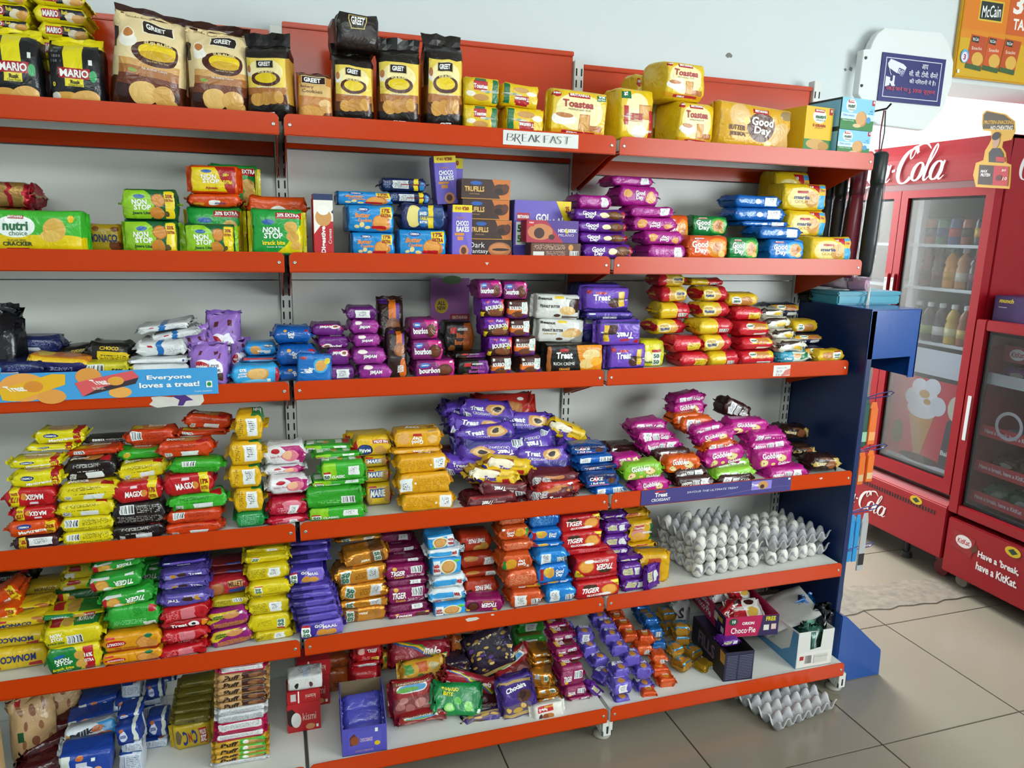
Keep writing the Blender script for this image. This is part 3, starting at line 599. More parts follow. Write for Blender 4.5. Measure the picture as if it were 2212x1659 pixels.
d('butter', '1d86c8', 'blue butter cookie packet', [('r', .7, .52, .96, .96, 'e6c912'), ('r', -.02, -.1, .04, 1.1, '14508a'), ('e', .72, .33, .2, .32, 'c8762a'), ('e', .70, .36, .16, .24, 'e09a48'), ('e', .34, .84, .13, .1, '1c3f8e'), ('r', .5, .1, .82, .24, 'b81420'), ('e', .3, .28, .05, .1, 'e8cf8a'), ('e', .42, .16, .06, .08, 'e8cf8a'), ('e', .2, .2, .05, .07, 'e8cf8a')], [('Butter', .32, .62, .34, .18, 'e8892c', 'i'), ('Cookies', .36, .44, .3, .12, 'e8892c', 'i'), ('17%', .83, .82, .18, .16, '9a1a1a'), ('EXTRA', .83, .64, .22, .13, '9a1a1a'), ('CREMICA', .34, .84, .18, .08, WHT)], n=7, e=.22, rough=.22)
d('table', '1c2a5e', 'navy baked biscuit pack with round window', [('e', .28, .5, .16, .48, 'e0cf7a'), ('e', .5, .5, .14, .44, '1f6aa8'), ('r', .6, 0, .72, 1, 'e6c912'), ('r', .72, .1, .95, .9, '20477e')], [('BAKED', .48, .62, .16, .13, WHT), ('TABLE', .5, .44, .2, .16, YEL), ('BUTTER', .5, .28, .18, .09, WHT), ('BUY 1', .66, .5, .6, .08, NVY, 'v')], n=4, e=.4)
d('navy_back', '182650', 'reversed dark blue biscuit packet', [('r', .25, .2, .6, .8, 'cfd3d2'), ('t', .27, .25, .58, .75, '5a6068'), ('t', .04, .2, .2, .8, '8a98b8'), ('r', .72, 0, .82, 1, 'e6c912'), ('r', .86, .1, .95, .7, '2a7ab8')], [('FREE', .77, .5, .7, .08, '9a1a1a', 'v')], n=4, e=.4)
d('bakes', '6a5ac0', 'tall violet chocolate cookie carton', [('r', 0, .86, 1, 1, 'e6d21a'), ('e', .6, .12, .24, .12, 'c98858'), ('e', .58, .13, .14, .07, '5a2a1a'), ('r', .12, .42, .6, .47, 'd98a2c'), ('d', 1.0, .6, .95, 0, '7a68c8'), ('r', .25, .33, .55, .40, 'd98a2c'), ('r', 0, .86, 1, 1, 'e6d21a'), ('r', 0, 0, 1, 1, '2c2266', 3)], [('₹30', .66, .93, .34, .07, 'a81420'), ('₹40', .28, .93, .3, .06, 'a81420', 'n'), ('CHOCO', .5, .65, .66, .1, WHT), ('BAKES', .52, .54, .66, .1, WHT), ('Cadbury', .42, .75, .44, .06, 'cf8a3c', 'ni')], st='b', nm='cookie_carton', cat='carton')
d('truf', '3a2018', 'dark brown and orange truffle biscuit carton', [('d', 1.0, .18, .80, 0, 'c9702a'), ('e', .80, .5, .17, .28, '4a2414'), ('e', .76, .42, .09, .16, '2a120a'), ('e', .9, .6, .08, .2, '5a2c18'), ('e', .3, .8, .12, .1, '1f5aa8'), ('r', 0, 0, 1, .04, 'c98a3a')], [('TRUFILLS', .26, .5, .4, .26, 'e0b468'), ('CHOCO FILLED', .26, .26, .2, .06, 'c9a068', 'n')], st='b', nm='biscuit_carton', cat='carton')
d('fantasy', '2e1712', 'dark chocolate-filled biscuit carton', [('e', .72, .45, .26, .42, 'b06a38'), ('e', .7, .5, .2, .3, 'c67f4a'), ('d', 1.0, -.3, .9, 0, 'a8141c'), ('r', .0, .0, .5, .12, '8a1018'), ('e', .74, .45, .2, .08, '2a120c')], [('Dark', .2, .7, .34, .3, WHT, 'n'), ('Fantasy', .24, .32, .42, .3, WHT, 'n')], st='b', nm='biscuit_carton', cat='carton')
gol = lambda: [('d', 1, -.25, .28, 0, '7a66c2'), ('r', .04, .12, .24, .72, 'f0f2ee'), ('e', .50, .3, .13, .22, 'c98a34'), ('e', .70, .26, .13, .2, 'cf9440'), ('r', .04, .72, .24, .84, 'b01824')]
d('gol', '3a2a8c', 'violet square biscuit packet', gol(), [('50', .14, .53, .15, .22, '14603a'), ('50', .14, .26, .15, .22, '14603a'), ('GOL', .46, .74, .24, .18, WHT), ('MAAL', .68, .64, .32, .18, WHT)], n=8, e=.25)
d('gol_box', '6a5ab8', 'violet biscuit carton with yellow corner', [('r', .03, .22, .24, .62, 'f0f2ee'), ('r', .04, .64, .26, .78, 'b01824'), ('d', 1.0, .45, 1.18, 0, 'e6c912'), ('e', .5, .25, .14, .12, 'c98a34'), ('e', .72, .22, .14, .12, 'cf9440'), ('r', 0, 0, .2, .2, '4a3c9a')], [('50', .135, .51, .17, .13, '14603a'), ('50', .135, .33, .17, .13, '3a8a3a'), ('GOL', .5, .70, .26, .14, WHT), ('MAAL', .72, .62, .36, .14, WHT, '/'), ('BRITANNIA', .15, .71, .2, .06, WHT), ('25', .93, .86, .07, .1, 'a81420')], st='b', nm='biscuit_carton', cat='carton')
d('milano', 'a8203c', 'crimson and violet filled biscuit carton', [('d', 1.0, .35, .72, 0, '4a2a86'), ('e', .26, .48, .24, .36, 'c47a4a'), ('e', .24, .42, .1, .24, '3a1410'), ('e', .48, .25, .06, .12, '3a1a14'), ('r', .03, .72, .14, .95, 'c81e2a')], [('HIDE', .68, .55, .16, .15, WHT), ('&', .77, .54, .06, .22, 'e6c912'), ('SEEK', .88, .55, .18, .15, WHT), ('MILANO', .76, .35, .3, .12, 'd8c8e8', 'n'), ('PARLE', .085, .88, .08, .06, WHT)], st='b', nm='biscuit_carton', cat='carton')
d('brown_box', '5a3220', 'brown biscuit carton lying face down', [('t', .05, .55, .7, .9, 'c8a890'), ('r', .04, .05, .26, .45, 'd8d8d2'), ('r', .78, .05, .96, .5, 'd8d8d2'), ('b', .79, .08, .95, .46, '2a2a2a'), ('e', .8, .72, .05, .2, 'd0903a'), ('t', .3, .1, .7, .5, 'b09080')], [], st='b', nm='biscuit_carton', cat='carton')
d('gd_choc', '5e1f8c', 'purple chocolate cookie roll', [('e', .78, .5, .16, .42, '5a3018'), ('e', .80, .52, .1, .28, '7a4a24'), ('e', .58, .5, .09, .24, 'e8dcae'), ('r', .93, .1, 1.0, .9, 'a81420')], [('Good', .28, .66, .26, .36, WHT), ('Day', .3, .33, .18, .4, WHT)], st='r', n=2.8, nm='cookie_roll')
d('gd_mag', 'a81e86', 'magenta cookie packet', [('e', .8, .45, .12, .3, 'd89a4c'), ('e', .2, .65, .1, .2, 'd89a4c'), ('t', .1, .3, .9, .8, 'c868b0', 1)], [('Good', .5, .66, .24, .22, WHT), ('Day', .5, .42, .2, .26, WHT)], n=4, e=.45, jit=.002)
d('gd_magb', 'a01c80', 'reversed magenta cookie packet', stk(.68, .15, .88, .85)+[('t', .1, .2, .6, .8, 'c868b0')], [], n=4, e=.45, jit=.002)
def gd(name, c, c2, look): d(name, c, look, [('e', .74, .52, .26, .42, c2), ('e', .74, .52, .17, .3, 'd89444'), ('e', .74, .54, .10, .18, 'b87028'), ('e', .86, .26, .08, .12, 'e6c878'), ('r', .14, .84, .42, .95, 'b01824')], [('Good', .3, .66, .4, .26, WHT), ('Day', .33, .38, .32, .28, WHT), ('BRITANNIA', .28, .895, .24, .06, WHT)], n=6, e=.25, nm='cookie_packet', rough=.25)
gd('gd_or', 'd9551a', 'e88a1c', 'orange cashew cookie packet'); gd('gd_gr', '167a3a', '4aa83a', 'green pistachio cookie packet'); gd('gd_bl', '1470c0', '3aa0dc', 'bright blue butter cookie packet')
d('gd_blb', '1260b0', 'reversed blue foil cookie packet', stk(.64, .15, .9, .85)+[('e', .48, .5, .06, .2, 'd8e4f0'), ('t', .1, .3, .4, .7, '6aa0d8')], [], n=4, e=.5, rough=.18)
d('marieg', 'e2bc14', 'yellow tea biscuit bag with red corner', [('e', .42, .45, .34, .42, 'f0e08a'), ('e', .66, .4, .16, .32, 'd09a4a'), ('d', 1.0, .9, 1.42, 0, 'b81828'), ('r', .82, 0, .97, 1, '48a8d8'), ('r', .82, .55, .97, .85, 'e0b83a'), ('r', .3, .62, .56, .72, 'b01824')], [('marie', .42, .48, .36, .14, NVY), ('GOLD', .42, .32, .3, .12, 'c8901c', 'n'), ('Her', .9, .75, .1, .1, 'b01824'), ('10', .62, .88, .08, .08, WHT)], n=6, e=.25, nm='biscuit_bag')
# third shelf
d('crumple', '16161a', 'black crumpled snack wrapper', [('e', .6, .3, .12, .06, '8a8a8a'), ('e', .4, .6, .1, .05, '6a6a6a')], [], st='z', jit=.009, e=.3, fc='16161a', nm='snack_wrapper', rough=.22)
d('navy_wrap', '1c2452', 'navy and sky-blue biscuit packet', [('r', .0, .3, .3, 1.1, '3a9ad0'), ('r', .3, .1, .6, .4, 'c8ccd0'), ('t', .4, .45, .8, .8, '6a74a8'), ('r', .1, .55, .2, .8, 'd8b81c')], [], n=3, e=.6, jit=.003)
d('orange_top', '24205a', 'dark blue cookie packet with orange cookie top', [('r', 0, .0, 1, 1, 'd9882a', 1), ('e', .65, .5, .3, .4, 'c06a24', 1), ('e', .25, .5, .12, .3, 'e6c912', 1), ('r', 0, .72, 1, 1, 'e6b81c'), ('t', .4, .2, .8, .45, 'a8a8c8')], [], n=3.2, e=.5, jit=.003)
d('blacky', '1a1714', 'black and yellow chocolate chip packet', [('r', .3, .0, 1, .62, 'd8bc14'), ('t', .35, .1, .9, .5, '3a3414')], [('CHOCO', .55, .78, .4, .18, 'e0bc1a')], n=3.4, e=.6, jit=.003)
d('yel_grn', 'c8bc24', 'yellow pistachio almond packet', [('r', .1, .1, .45, .9, 'd8dcd4'), ('b', .12, .2, .43, .8, '2a2a2a'), ('r', .1, 0, .6, .3, '1f9a5a')], [('50%', .75, .3, .25, .4, '2a2410')], n=4, e=.3)
d('white_b', 'd6d8d8', 'white biscuit packet with blue band', [('r', .42, -.1, .54, 1.1, '1f6ab0', -1), ('r', .24, .6, .34, .75, 'b01824'), ('t', .6, .2, .9, .5, '9aa0a6')], [], n=3.4, e=.5, jit=.003, rough=.28)
d('white_p', 'dcdede', 'plain white biscuit packet', [('e', .94, .5, .02, .1, '1f3a8a')], [], n=4, e=.4, jit=.002, rough=.28)
d('lovebite', '9a72c4', 'lilac cake bag with heart label', [('e', .36, .5, .24, .2, 'efeaf2'), ('e', .62, .5, .24, .2, 'efeaf2'), ('e', .48, .36, .22, .18, 'efeaf2'), ('e', .28, .53, .17, .13, 'b01424'), ('r', .2, .78, .3, .86, '5a2430'), ('r', .6, .80, .72, .88, '5a2430'), ('r', .8, .7, .88, .8, '6a2a3a'), ('e', .75, .25, .12, .1, '4a2a1c'), ('r', .05, .2, .12, .3, '6a2a4a')], [('Love', .62, .55, .28, .1, DKB, 'n'), ('Bite', .64, .43, .24, .1, DKB, 'n'), ('winkies', .28, .53, .24, .07, WHT)], st='z', n=3, e=.5, fc='8a62b4', jit=.004, fin=.012, nm='cake_bag')
d('digest_b', '2a8fd0', 'light blue digestive biscuit roll', [('e', .66, .55, .16, .34, 'c8904a'), ('r', .1, .1, .4, .35, '16305e'), ('e', .3, .7, .1, .14, 'e8eef0')], [('Digestive', .4, .6, .44, .24, WHT), ("McVitie's", .25, .22, .28, .18, WHT)], st='r', n=3, nm='biscuit_roll')
d('digest_r', '2f86c4', 'blue and red sugar-free biscuit packet', [('r', 0, .5, 1, 1.0, 'b8404a'), ('r', .2, .1, .8, .4, '7ab8e0')], [], n=3.5)
d('digest_s', '38a4dc', 'light blue no-added-sugar biscuit packet', [('e', .55, .55, .22, .34, 'c8904a'), ('e', .54, .57, .19, .29, 'dcae68'), ('r', .9, 0, 1, 1, 'a82434'), ('e', .5, .1, .3, .18, '7cc8ec'), ('r', .72, .1, .8, .3, 'e0ece4')], [('0%', .24, .78, .14, .18, WHT), ('ADDED', .24, .6, .2, .1, WHT), ('SUGAR', .24, .46, .2, .1, WHT)], n=3.2, e=.5, jit=.002)
d('gd_roll', '1458a8', 'deep blue cookie roll', [('r', .8, .72, .96, .86, 'b01824'), ('e', .3, .8, .05, .1, 'd8a040')], [('Good', .46, .62, .18, .2, WHT), ('Day', .47, .44, .14, .2, WHT)], st='r', n=2.8, nm='cookie_roll', rough=.18, jit=.002)
d('gd_up', '1c6cb8', 'blue cookie packet standing upright', [('e', .68, .62, .22, .25, '3aa8dc'), ('e', .68, .62, .17, .19, 'd8a050'), ('e', .86, .78, .1, .12, 'e0c838'), ('r', .08, .82, .26, .93, 'b01824')], [('Good', .24, .42, .34, .14, WHT, 'v'), ('Day', .38, .46, .26, .18, WHT, 'v')], n=5, e=.14, nm='cookie_packet', nofin=1)
d('jim', '6a1f78', 'purple jam biscuit packet', [('d', .6, 1.0, 1.1, 0, 'b82a7a'), ('e', .72, .78, .16, .2, 'ece4dc'), ('e', .72, .8, .09, .1, '8a4a24')], [('JIMJAM', .42, .8, .4, .22, WHT), ('JIMJAM', .4, .72, .4, .3, WHT, '1')], n=4.5, e=.35)
d('jim2', '8a2a86', 'plum jam biscuit packet', [('e', .86, .5, .2, .5, 'a83a96'), ('e', .3, .85, .14, .16, 'e8dcd4')], [('JIMJAM', .5, .5, .4, .26, WHT)], n=3.6, e=.45, jit=.002)
d('jim_b', '601c6c', 'reversed purple jam biscuit packet', stk(.3, .15, .78, .75)+[('t', .05, .2, .25, .8, 'a878b0')], [], n=4, e=.35)
d('bour_v', '2c1712', 'tall dark chocolate cream biscuit packet', [('r', .45, .62, .72, 1.0, 'd9701c'), ('r', .72, .5, .88, .95, '5a2a86'), ('e', .62, .62, .3, .14, '8a5030'), ('e', .66, .6, .24, .11, 'a8683c'), ('r', .0, .95, .4, 1.0, '4a2070'), ('e', .8, .2, .2, .25, 'c9641c')], [('BOURBON', .66, .22, .32, .14, WHT, 'v')], st='z', n=5, e=.08, fc='2a1512', fin=.012)
d('bour_c', '7a1f66', 'purple bourbon cream packet', [('d', 1.0, .3, .78, 0, 'c0247c'), ('e', .74, .42, .2, .34, '4a2418'), ('e', .76, .44, .15, .24, '6a3822'), ('e', .24, .74, .13, .13, '1f6ac0'), ('r', .86, .8, .93, .93, 'e4ece2')], [('bourbon', .36, .44, .52, .3, WHT), ('CREMICA', .24, .74, .18, .08, WHT)], n=8, e=.2)
d('bour_k', '17130f', 'black chocolate cream biscuit packet', [('r', .66, 0, 1, 1, '9a4a18'), ('r', .22, .62, .42, .84, 'b81a1c'), ('e', .25, .1, .12, .14, '7a4a24')], [('Black', .6, .55, .36, .18, 'c8642a'), ('Bourbon', .6, .32, .5, .18, 'c8642a'), ('HIDE&SEEK', .62, .76, .34, .09, WHT)], n=5, e=.3)
d('bour_kp', '17130f', 'black and purple chocolate cream packet', [('r', .66, 0, 1, 1, '6a1a7a'), ('r', .2, .62, .42, .84, 'b81a1c'), ('e', .25, .1, .12, .14, '7a4a24')], [('Black', .6, .55, .36, .18, 'a8429a'), ('Bourbon', .6, .32, .5, .18, 'a8429a'), ('HIDE&SEEK', .62, .76, .34, .09, WHT)], n=5, e=.3)
d('fab', '6a1f9a', 'purple, yellow and red bourbon cream packet', [('d', .3, -1.0, -.42, 0, '3a140c'), ('r', 0, 0, .3, .28, 'e0c01a'), ('e', .4, .1, .3, .3, '3a140c'), ('e', .6, .25, .3, .22, '7a4424'), ('d', 1.0, .2, 1.02, 0, 'b8141c'), ('r', .2, .78, .36, .9, 'b8405a')], [('BOURBON', .55, .55, .74, .22, WHT, '/'), ('Fabi', .6, .84, .26, .14, 'd8c8ea'), ('20', .82, .45, .18, .16, 'e6d21a')], n=9, e=.15)
d('bour_s', '46201c', 'small brown bourbon cream packet', [('r', 0, .28, 1, .56, 'd9701c'), ('r', 0, 0, 1, .28, '5a2070'), ('e', .5, .25, .3, .18, '6a3a20'), ('r', .68, .3, .96, .9, 'd4e0d8'), ('t', .72, .4, .92, .85, '6a7a74'), ('r', .1, .78, .2, .92, 'e0e8de')], [('BOURBON', .4, .58, .62, .2, WHT)], n=10, e=.12, nofin=1)
d('beanut', 'd2d2cc', 'pale grey peanut butter wafer packet', [('r', .42, .84, .62, 1.0, 'e0c02a'), ('d', .9, -.5, .62, 0, '8a8680'), ('e', .76, .44, .18, .2, 'c89a5a'), ('e', .68, .38, .16, .16, 'dcb878'), ('e', .48, .14, .08, .08, '4a2a1c')], [('Beanut', .2, .84, .32, .14, DKB), ('PEANUT BUTTER', .32, .52, .46, .11, DKB), ('WAFER BISCUITS', .26, .38, .3, .06, 'a8861c')], n=6, e=.2, nm='wafer_packet')
d('beanut2', 'd6d6d0', 'pale grey chocolate wafer packet', [('r', .42, .84, .62, 1.0, 'e0c02a'), ('e', .9, .62, .16, .3, '3a241c'), ('e', .72, .36, .18, .18, 'd8b070'), ('r', .6, .0, 1.0, .14, '6a605a'), ('e', .48, .14, .08, .08, '4a2a1c')], [('Beanut', .2, .84, .32, .14, DKB), ('PEANUT BUTTER', .32, .52, .46, .11, DKB), ('Protein', .78, .88, .22, .08, '3a3a38', 'n')], n=6, e=.2, nm='wafer_packet')
d('rich', '1a1714', 'black and orange orange-cream wafer packet', [('d', 1.0, .1, .62, 0, 'e08a14'), ('e', .8, .62, .16, .2, 'e8cc8a'), ('e', .72, .3, .14, .18, 'dfbd74'), ('e', .88, .38, .1, .16, 'f0a81c'), ('r', .22, .74, .38, .86, 'b01824'), ('r', -.1, -.1, .06, 1.1, 'b0642a')], [('Treat', .3, .62, .3, .24, WHT), ('RICH CRÈME', .3, .34, .38, .13, WHT, 'n'), ('ORANGE', .3, .14, .2, .09, 'e08a14')], n=10, e=.12, nofin=1, nm='wafer_packet')
d('treat_w', '6c45b4', 'violet chocolate wafer packet', [('r', -.1, 0, 1.1, .12, '2a2270'), ('e', .68, .36, .14, .22, '4a2420'), ('r', .76, .2, .88, .85, 'e0b82c'), ('e', .1, .86, .06, .1, 'b01824'), ('r', .26, .74, .5, .84, 'b81a2a')], [('Treat', .38, .6, .4, .26, WHT), ('25% EXTRA', .82, .52, .56, .08, '2a1a10', 'v'), ('Treat', .95, .46, .3, .06, WHT, 'v')], n=6, e=.25, nm='wafer_packet', jit=.002)
d('treat_n', '1f1c5c', 'navy and violet wafer packet', [('r', 0, .5, 1, 1, '5a3aa4'), ('r', .06, .7, .2, .85, 'd8e0d8')], [('DOUBLE CHOCO', .5, .25, .3, .2, WHT)], n=5, e=.3, nm='wafer_packet')
d('maska', 'd8cf1c', 'yellow cheese biscuit packet', [('r', .5, .04, .86, .55, 'eef0e4'), ('e', .3, .4, .2, .2, 'ece6a8'), ('r', .5, .56, .86, .66, 'b01824')], [('50', .68, .42, .26, .16, '14603a'), ('50', .68, .2, .26, .16, '14603a'), ('Chaska', .3, .2, .4, .1, '2a5a2a')], n=8, e=.2)
d('marie_r', 'c01c2c', 'red and yellow tea biscuit roll', [('r', .34, -.1, .97, 1.1, 'e6c22a', -1), ('e', .42, .5, .14, .34, 'd8a858'), ('e', .72, .52, .22, .36, 'f2e4a0')], [('marie', .72, .6, .3, .24, NVY), ('GOLD', .74, .36, .26, .18, 'c08a1c')], st='r', n=3, nm='biscuit_roll', jit=.002, rough=.24)
d('marie_y', 'dcb820', 'yellow and red tea biscuit roll', [('r', .55, -.1, 1.1, 1.1, 'c01c2c', -1), ('r', .6, .1, .86, .4, 'e8e6e0'), ('b', .62, .12, .84, .38, '2a2a2a')], [], st='r', n=3, nm='biscuit_roll', jit=.002, rough=.24)
d('marie_b', 'c8202e', 'reversed red tea biscuit roll', [('r', .5, .05, .95, .6, 'e0c224'), ('t', .1, .4, .9, .9, 'e86a74'), ('t', .55, .1, .9, .5, '7a6410')], [], st='r', n=3, nm='biscuit_roll', jit=.002, rough=.24)
d('nutri_r', 'c8202e', 'red digestive biscuit roll', [('r', .3, .5, .95, 1.0, 'e2bc1c'), ('e', .62, .72, .24, .26, 'c08038'), ('e', .36, .78, .12, .2, 'eef0ea'), ('r', .5, .05, .9, .25, 'e6e2dc')], [('nutri', .36, .78, .18, .16, '1f6a3a')], st='r', n=3, nm='biscuit_roll', jit=.002, rough=.24)
d('nutri_y', 'd8b01c', 'yellow digestive biscuit roll', [('e', .4, .6, .22, .36, 'b87a34'), ('e', .72, .6, .16, .34, 'eef2ec'), ('r', .62, .86, .84, .98, 'b01824')], [('nutri', .72, .62, .2, .2, '1f6a3a'), ('choice', .72, .42, .18, .12, '1f6a3a')], st='r', n=3.2, nm='biscuit_roll', jit=.002)
d('nutri_n', '1a2040', 'navy zero-sugar biscuit roll', [('r', 0, .55, 1, 1, 'c8941c'), ('e', .7, .74, .2, .24, 'b06a2c'), ('e', .38, .8, .14, .18, 'eef2ec'), ('r', .6, .1, .9, .4, 'd8dad8')], [('ZERO', .3, .3, .3, .24, WHT), ('nutri', .38, .8, .2, .14, '1f6a3a')], st='r', n=3.2, nm='biscuit_roll')
d('cup_w', 'd8d6c4', 'white and brown oat cookie pouch', [('d', -.6, 1.0, .4, 0, '3a2a22'), ('e', .32, .45, .14, .22, 'eef0ea'), ('r', .55, .2, .85, .6, 'd8b02c'), ('t', .1, .1, .9, .2, '8a8a7a')], [], n=3, e=.6, jit=.004, nm='cookie_pouch')
d('cup_t', '3f9ab4', 'teal and white oat cookie pouch', [('r', .45, 0, 1, 1, 'd8dccc'), ('e', .56, .66, .14, .2, 'c8904a'), ('r', .68, .3, .9, .8, '2c7a4a')], [('Oats', .28, .4, .2, .2, WHT)], n=3, e=.6, jit=.004, nm='cookie_pouch')
# fourth shelf
d('magic_y', 'd8cc14', 'yellow cream biscuit packet', [('r', .8, 0, .94, 1, 'a8161c'), ('e', .34, .62, .14, .15, '1a3a7a'), ('r', .8, 0, .94, 1, 'a8161c', 1), ('e', .5, .5, .26, .4, 'c8a068', 1), ('r', .08, .82, .15, .95, 'dfe8dc')], [('CREMICA', .34, .62, .22, .12, WHT), ('Magicreme', .55, .3, .5, .26, 'f2efe6', '/'), ('14%', .87, .62, .11, .22, 'e6d21a'), ('EXTRA', .87, .3, .12, .16, 'e6d21a'), ('Magicreme', .45, .5, .5, .3, 'e8dcc8', '1')], n=4.2, e=.5, jit=.002)
d('magic_o', 'd0480c', 'orange cream biscuit packet with yellow tag', [('r', .78, 0, .95, 1, 'e0c014'), ('e', .34, .66, .15, .18, '1a3a8a')], [('CREMICA', .34, .66, .22, .12, WHT), ('Magicreme', .5, .32, .56, .3, 'f4e8dc', '/'), ('25%', .865, .66, .14, .28, '9a1a10'), ('EXTRA', .865, .28, .14, .18, '9a1a10')], n=4.2, e=.5, jit=.002)
d('magic_c', '3a1a20', 'dark maroon cream packet with yellow tag', stk(.34, .3, .86, .88)+[('r', .12, 0, .28, 1, 'd8b81c')], [('14%', .2, .62, .14, .3, '9a1a10'), ('EXTRA', .2, .22, .14, .2, '9a1a10')], n=4.2, e=.5)
d('magix', 'b8161e', 'red cream biscuit packet with yellow stripe', [('r', .72, -.1, .9, 1.1, 'e0cc1a', -1), ('r', .36, .72, .52, .86, 'e4cdd4'), ('e', .62, .42, .07, .18, 'd88a3c'), ('e', .4, .6, .3, .3, 'd07a3a', 1)], [('MAGIX', .42, .45, .36, .3, WHT), ('17%', .81, .56, .14, .28, '9a1414'), ('EXTRA', .81, .26, .14, .16, '9a1414'), ('MAGIX', .42, .6, .4, .4, 'f0e4c8', '1')], n=4, e=.55, jit=.002)
def bounce(nm, c, txt, look): d(nm, c, look, [('t', .18, .62, .72, .86, txt), ('t', .2, .4, .8, .5, txt), ('r', .42, .06, .74, .4, 'd8dcdc'), ('r', .12, .1, .24, .35, 'c8c8c0'), ('t', .13, .12, .23, .33, '3a3a3a'), ('r', .7, .0, .9, .4, 'a8161c', 1), ('e', .55, .5, .2, .35, 'c88a44', 1)], [('Bounce', .32, .45, .34, .4, 'ece4d8', '1')], n=3.6, e=.6, jit=.0025)
bounce('bn_y', 'd6c414', '4a4210', 'reversed yellow cream biscuit packet'); bounce('bn_k', '1c1214', 'c8c4c0', 'reversed black cream biscuit packet'); bounce('bn_g', '3aa82c', '1a4a14', 'reversed green cream biscuit packet'); bounce('bn_o', 'c83c10', '6a1c08', 'reversed orange cream biscuit packet')
d('bn_yb', 'd8c818', 'yellow biscuit packet with barcode', bar(.08, .35, .34, .88)+[('t', .4, .4, .9, .9, '5a5014'), ('t', .05, .05, .95, .3, '5a5014')], [], n=4.5, e=.4)
d('bn_ob', 'c43a12', 'orange biscuit packet with barcode', bar(.1, .4, .32, .9)+[('t', .38, .4, .85, .8, '7a2008'), ('t', .1, .1, .85, .3, '7a2008'), ('e', .5, .5, .26, .4, 'cf7a2c', 1), ('r', .08, .3, .3, .8, 'd8b82c', 1)], [('Bounce', .6, .6, .36, .4, 'f0d8c0', '1')], n=3.8, e=.55, jit=.002)
d('bn_kb', '20181a', 'black biscuit packet with barcode', bar(.16, .5, .42, .95)+[('t', .46, .5, .92, .9, 'b8b4b0'), ('t', .1, .08, .95, .42, '9a9692')], [], n=4, e=.5)
d('bn_gb', '34a024', 'green biscuit packet with barcode', bar(.25, .55, .5, .98)+[('t', .1, .1, .9, .5, '1a5a12')], [], n=3.6, e=.6)
d('bn_gf', '2f9a24', 'green cream biscuit packet', [('e', .2, .5, .08, .3, 'c8a82c'), ('e', .6, .6, .3, .4, 'b87a3c', 1)], [('Bounce', .55, .6, .4, .4, 'f0e8d8', '1')], n=3.6, e=.5)
d('end_y', 'd8a814', 'yellow snack packet stacked end-on', stk(.42, .2, .82, .88)+[('t', .15, .2, .3, .9, '6a5410'), ('r', .6, 0, 1, 1, '1a7a3a', 1)], [('NICE', .8, .5, .3, .3, WHT, '1')], n=4, e=.3, jit=.002, fin=.014)
d('end_g', '14803c', 'green snack packet stacked end-on', [('t', .15, .2, .8, .9, '8ac8a0')], [], n=5, e=.25)
d('swiss_w', 'dcdadc', 'white swiss roll cake packet', [('d', 1.0, .5, .9, 0, 'a81c6a'), ('e', .66, .45, .2, .3, 'd87a8a'), ('e', .6, .5, .12, .22, 'e8b08a'), ('e', .3, .72, .1, .14, 'b01424')], [('Swiss Roll', .32, .45, .32, .12, 'a84a6a', 'n')], n=2.8, e=.7, jit=.003, nm='cake_packet', cat='packet')
d('swiss_r', 'b01430', 'crimson layered cake packet', [('e', .6, .66, .26, .3, 'd8788a'), ('t', .2, .2, .5, .5, 'e8a0b0')]+stk(.5, .05, .74, .6), [], n=2.8, e=.7, jit=.003, nm='cake_packet')
d('swiss_r2', '9a1024', 'dark red layered cake packet', [('t', .2, .3, .8, .6, 'd88090')], [('Layers', .5, .6, .4, .3, 'f0dcd8')], n=3, e=.6, jit=.003, nm='cake_packet')
cls = lambda: [('r', 0, 0, .34, 1, '8ac41e'), ('r', .04, .08, .2, .42, 'eef2ea'), ('r', .04, .42, .2, .52, 'b01824'), ('r', .04, .3, .2, .8, 'e4ece0', 1), ('e', .45, .5, .07, .22, 'c89a4a', 1), ('r', .66, .3, .8, .8, 'd8dcd4', 1), ('r', .82, .3, .98, .8, 'b81420', 1)]
d('cls', '38a62a', 'green cracker packet', cls()+stk(.62, .3, .88, .75), [('50', .12, .26, .13, .2, '14603a'), ('CLASSIC', .38, .25, .3, .16, WHT), ('CLASSIC', .3, .55, .22, .28, WHT, '1')], n=7, e=.25)
d('cls_b', '2a9420', 'plain green cracker packet with barcode', bar(.62, .2, .86, .55)+[('t', .2, .2, .6, .4, '8ad07a'), ('r', .04, .3, .2, .8, 'e4ece0', 1)], [('CLASSIC', .3, .55, .22, .28, WHT, '1')], n=6, e=.3, jit=.002)
d('marie_p', 'd8b41c', 'yellow and blue tea biscuit roll', [('r', .12, .42, .72, .82, '1c3f8e'), ('e', .84, .55, .18, .36, 'b88a44'), ('e', .1, .4, .14, .26, 'c89a50'), ('r', .1, .86, .4, .98, 'b01824'), ('r', .94, 0, 1.0, 1, 'a81828')], [('MARIE', .44, .62, .56, .3, WHT)], st='r', n=3, nm='biscuit_roll')
d('marie_x', 'd8ae18', 'yellow tea biscuit packet with red tag', [('e', .72, .66, .22, .3, '1a2a5a'), ('e', .72, .66, .18, .24, '24407a'), ('e', .3, .7, .16, .24, 'c89248'), ('r', .06, .14, .5, .34, 'b01824'), ('r', .92, 0, 1, 1, 'b01824')], [('MARIE', .72, .68, .32, .18, WHT), ('24% EXTRA', .28, .24, .38, .14, WHT)], n=3.6, e=.5, nm='biscuit_packet')
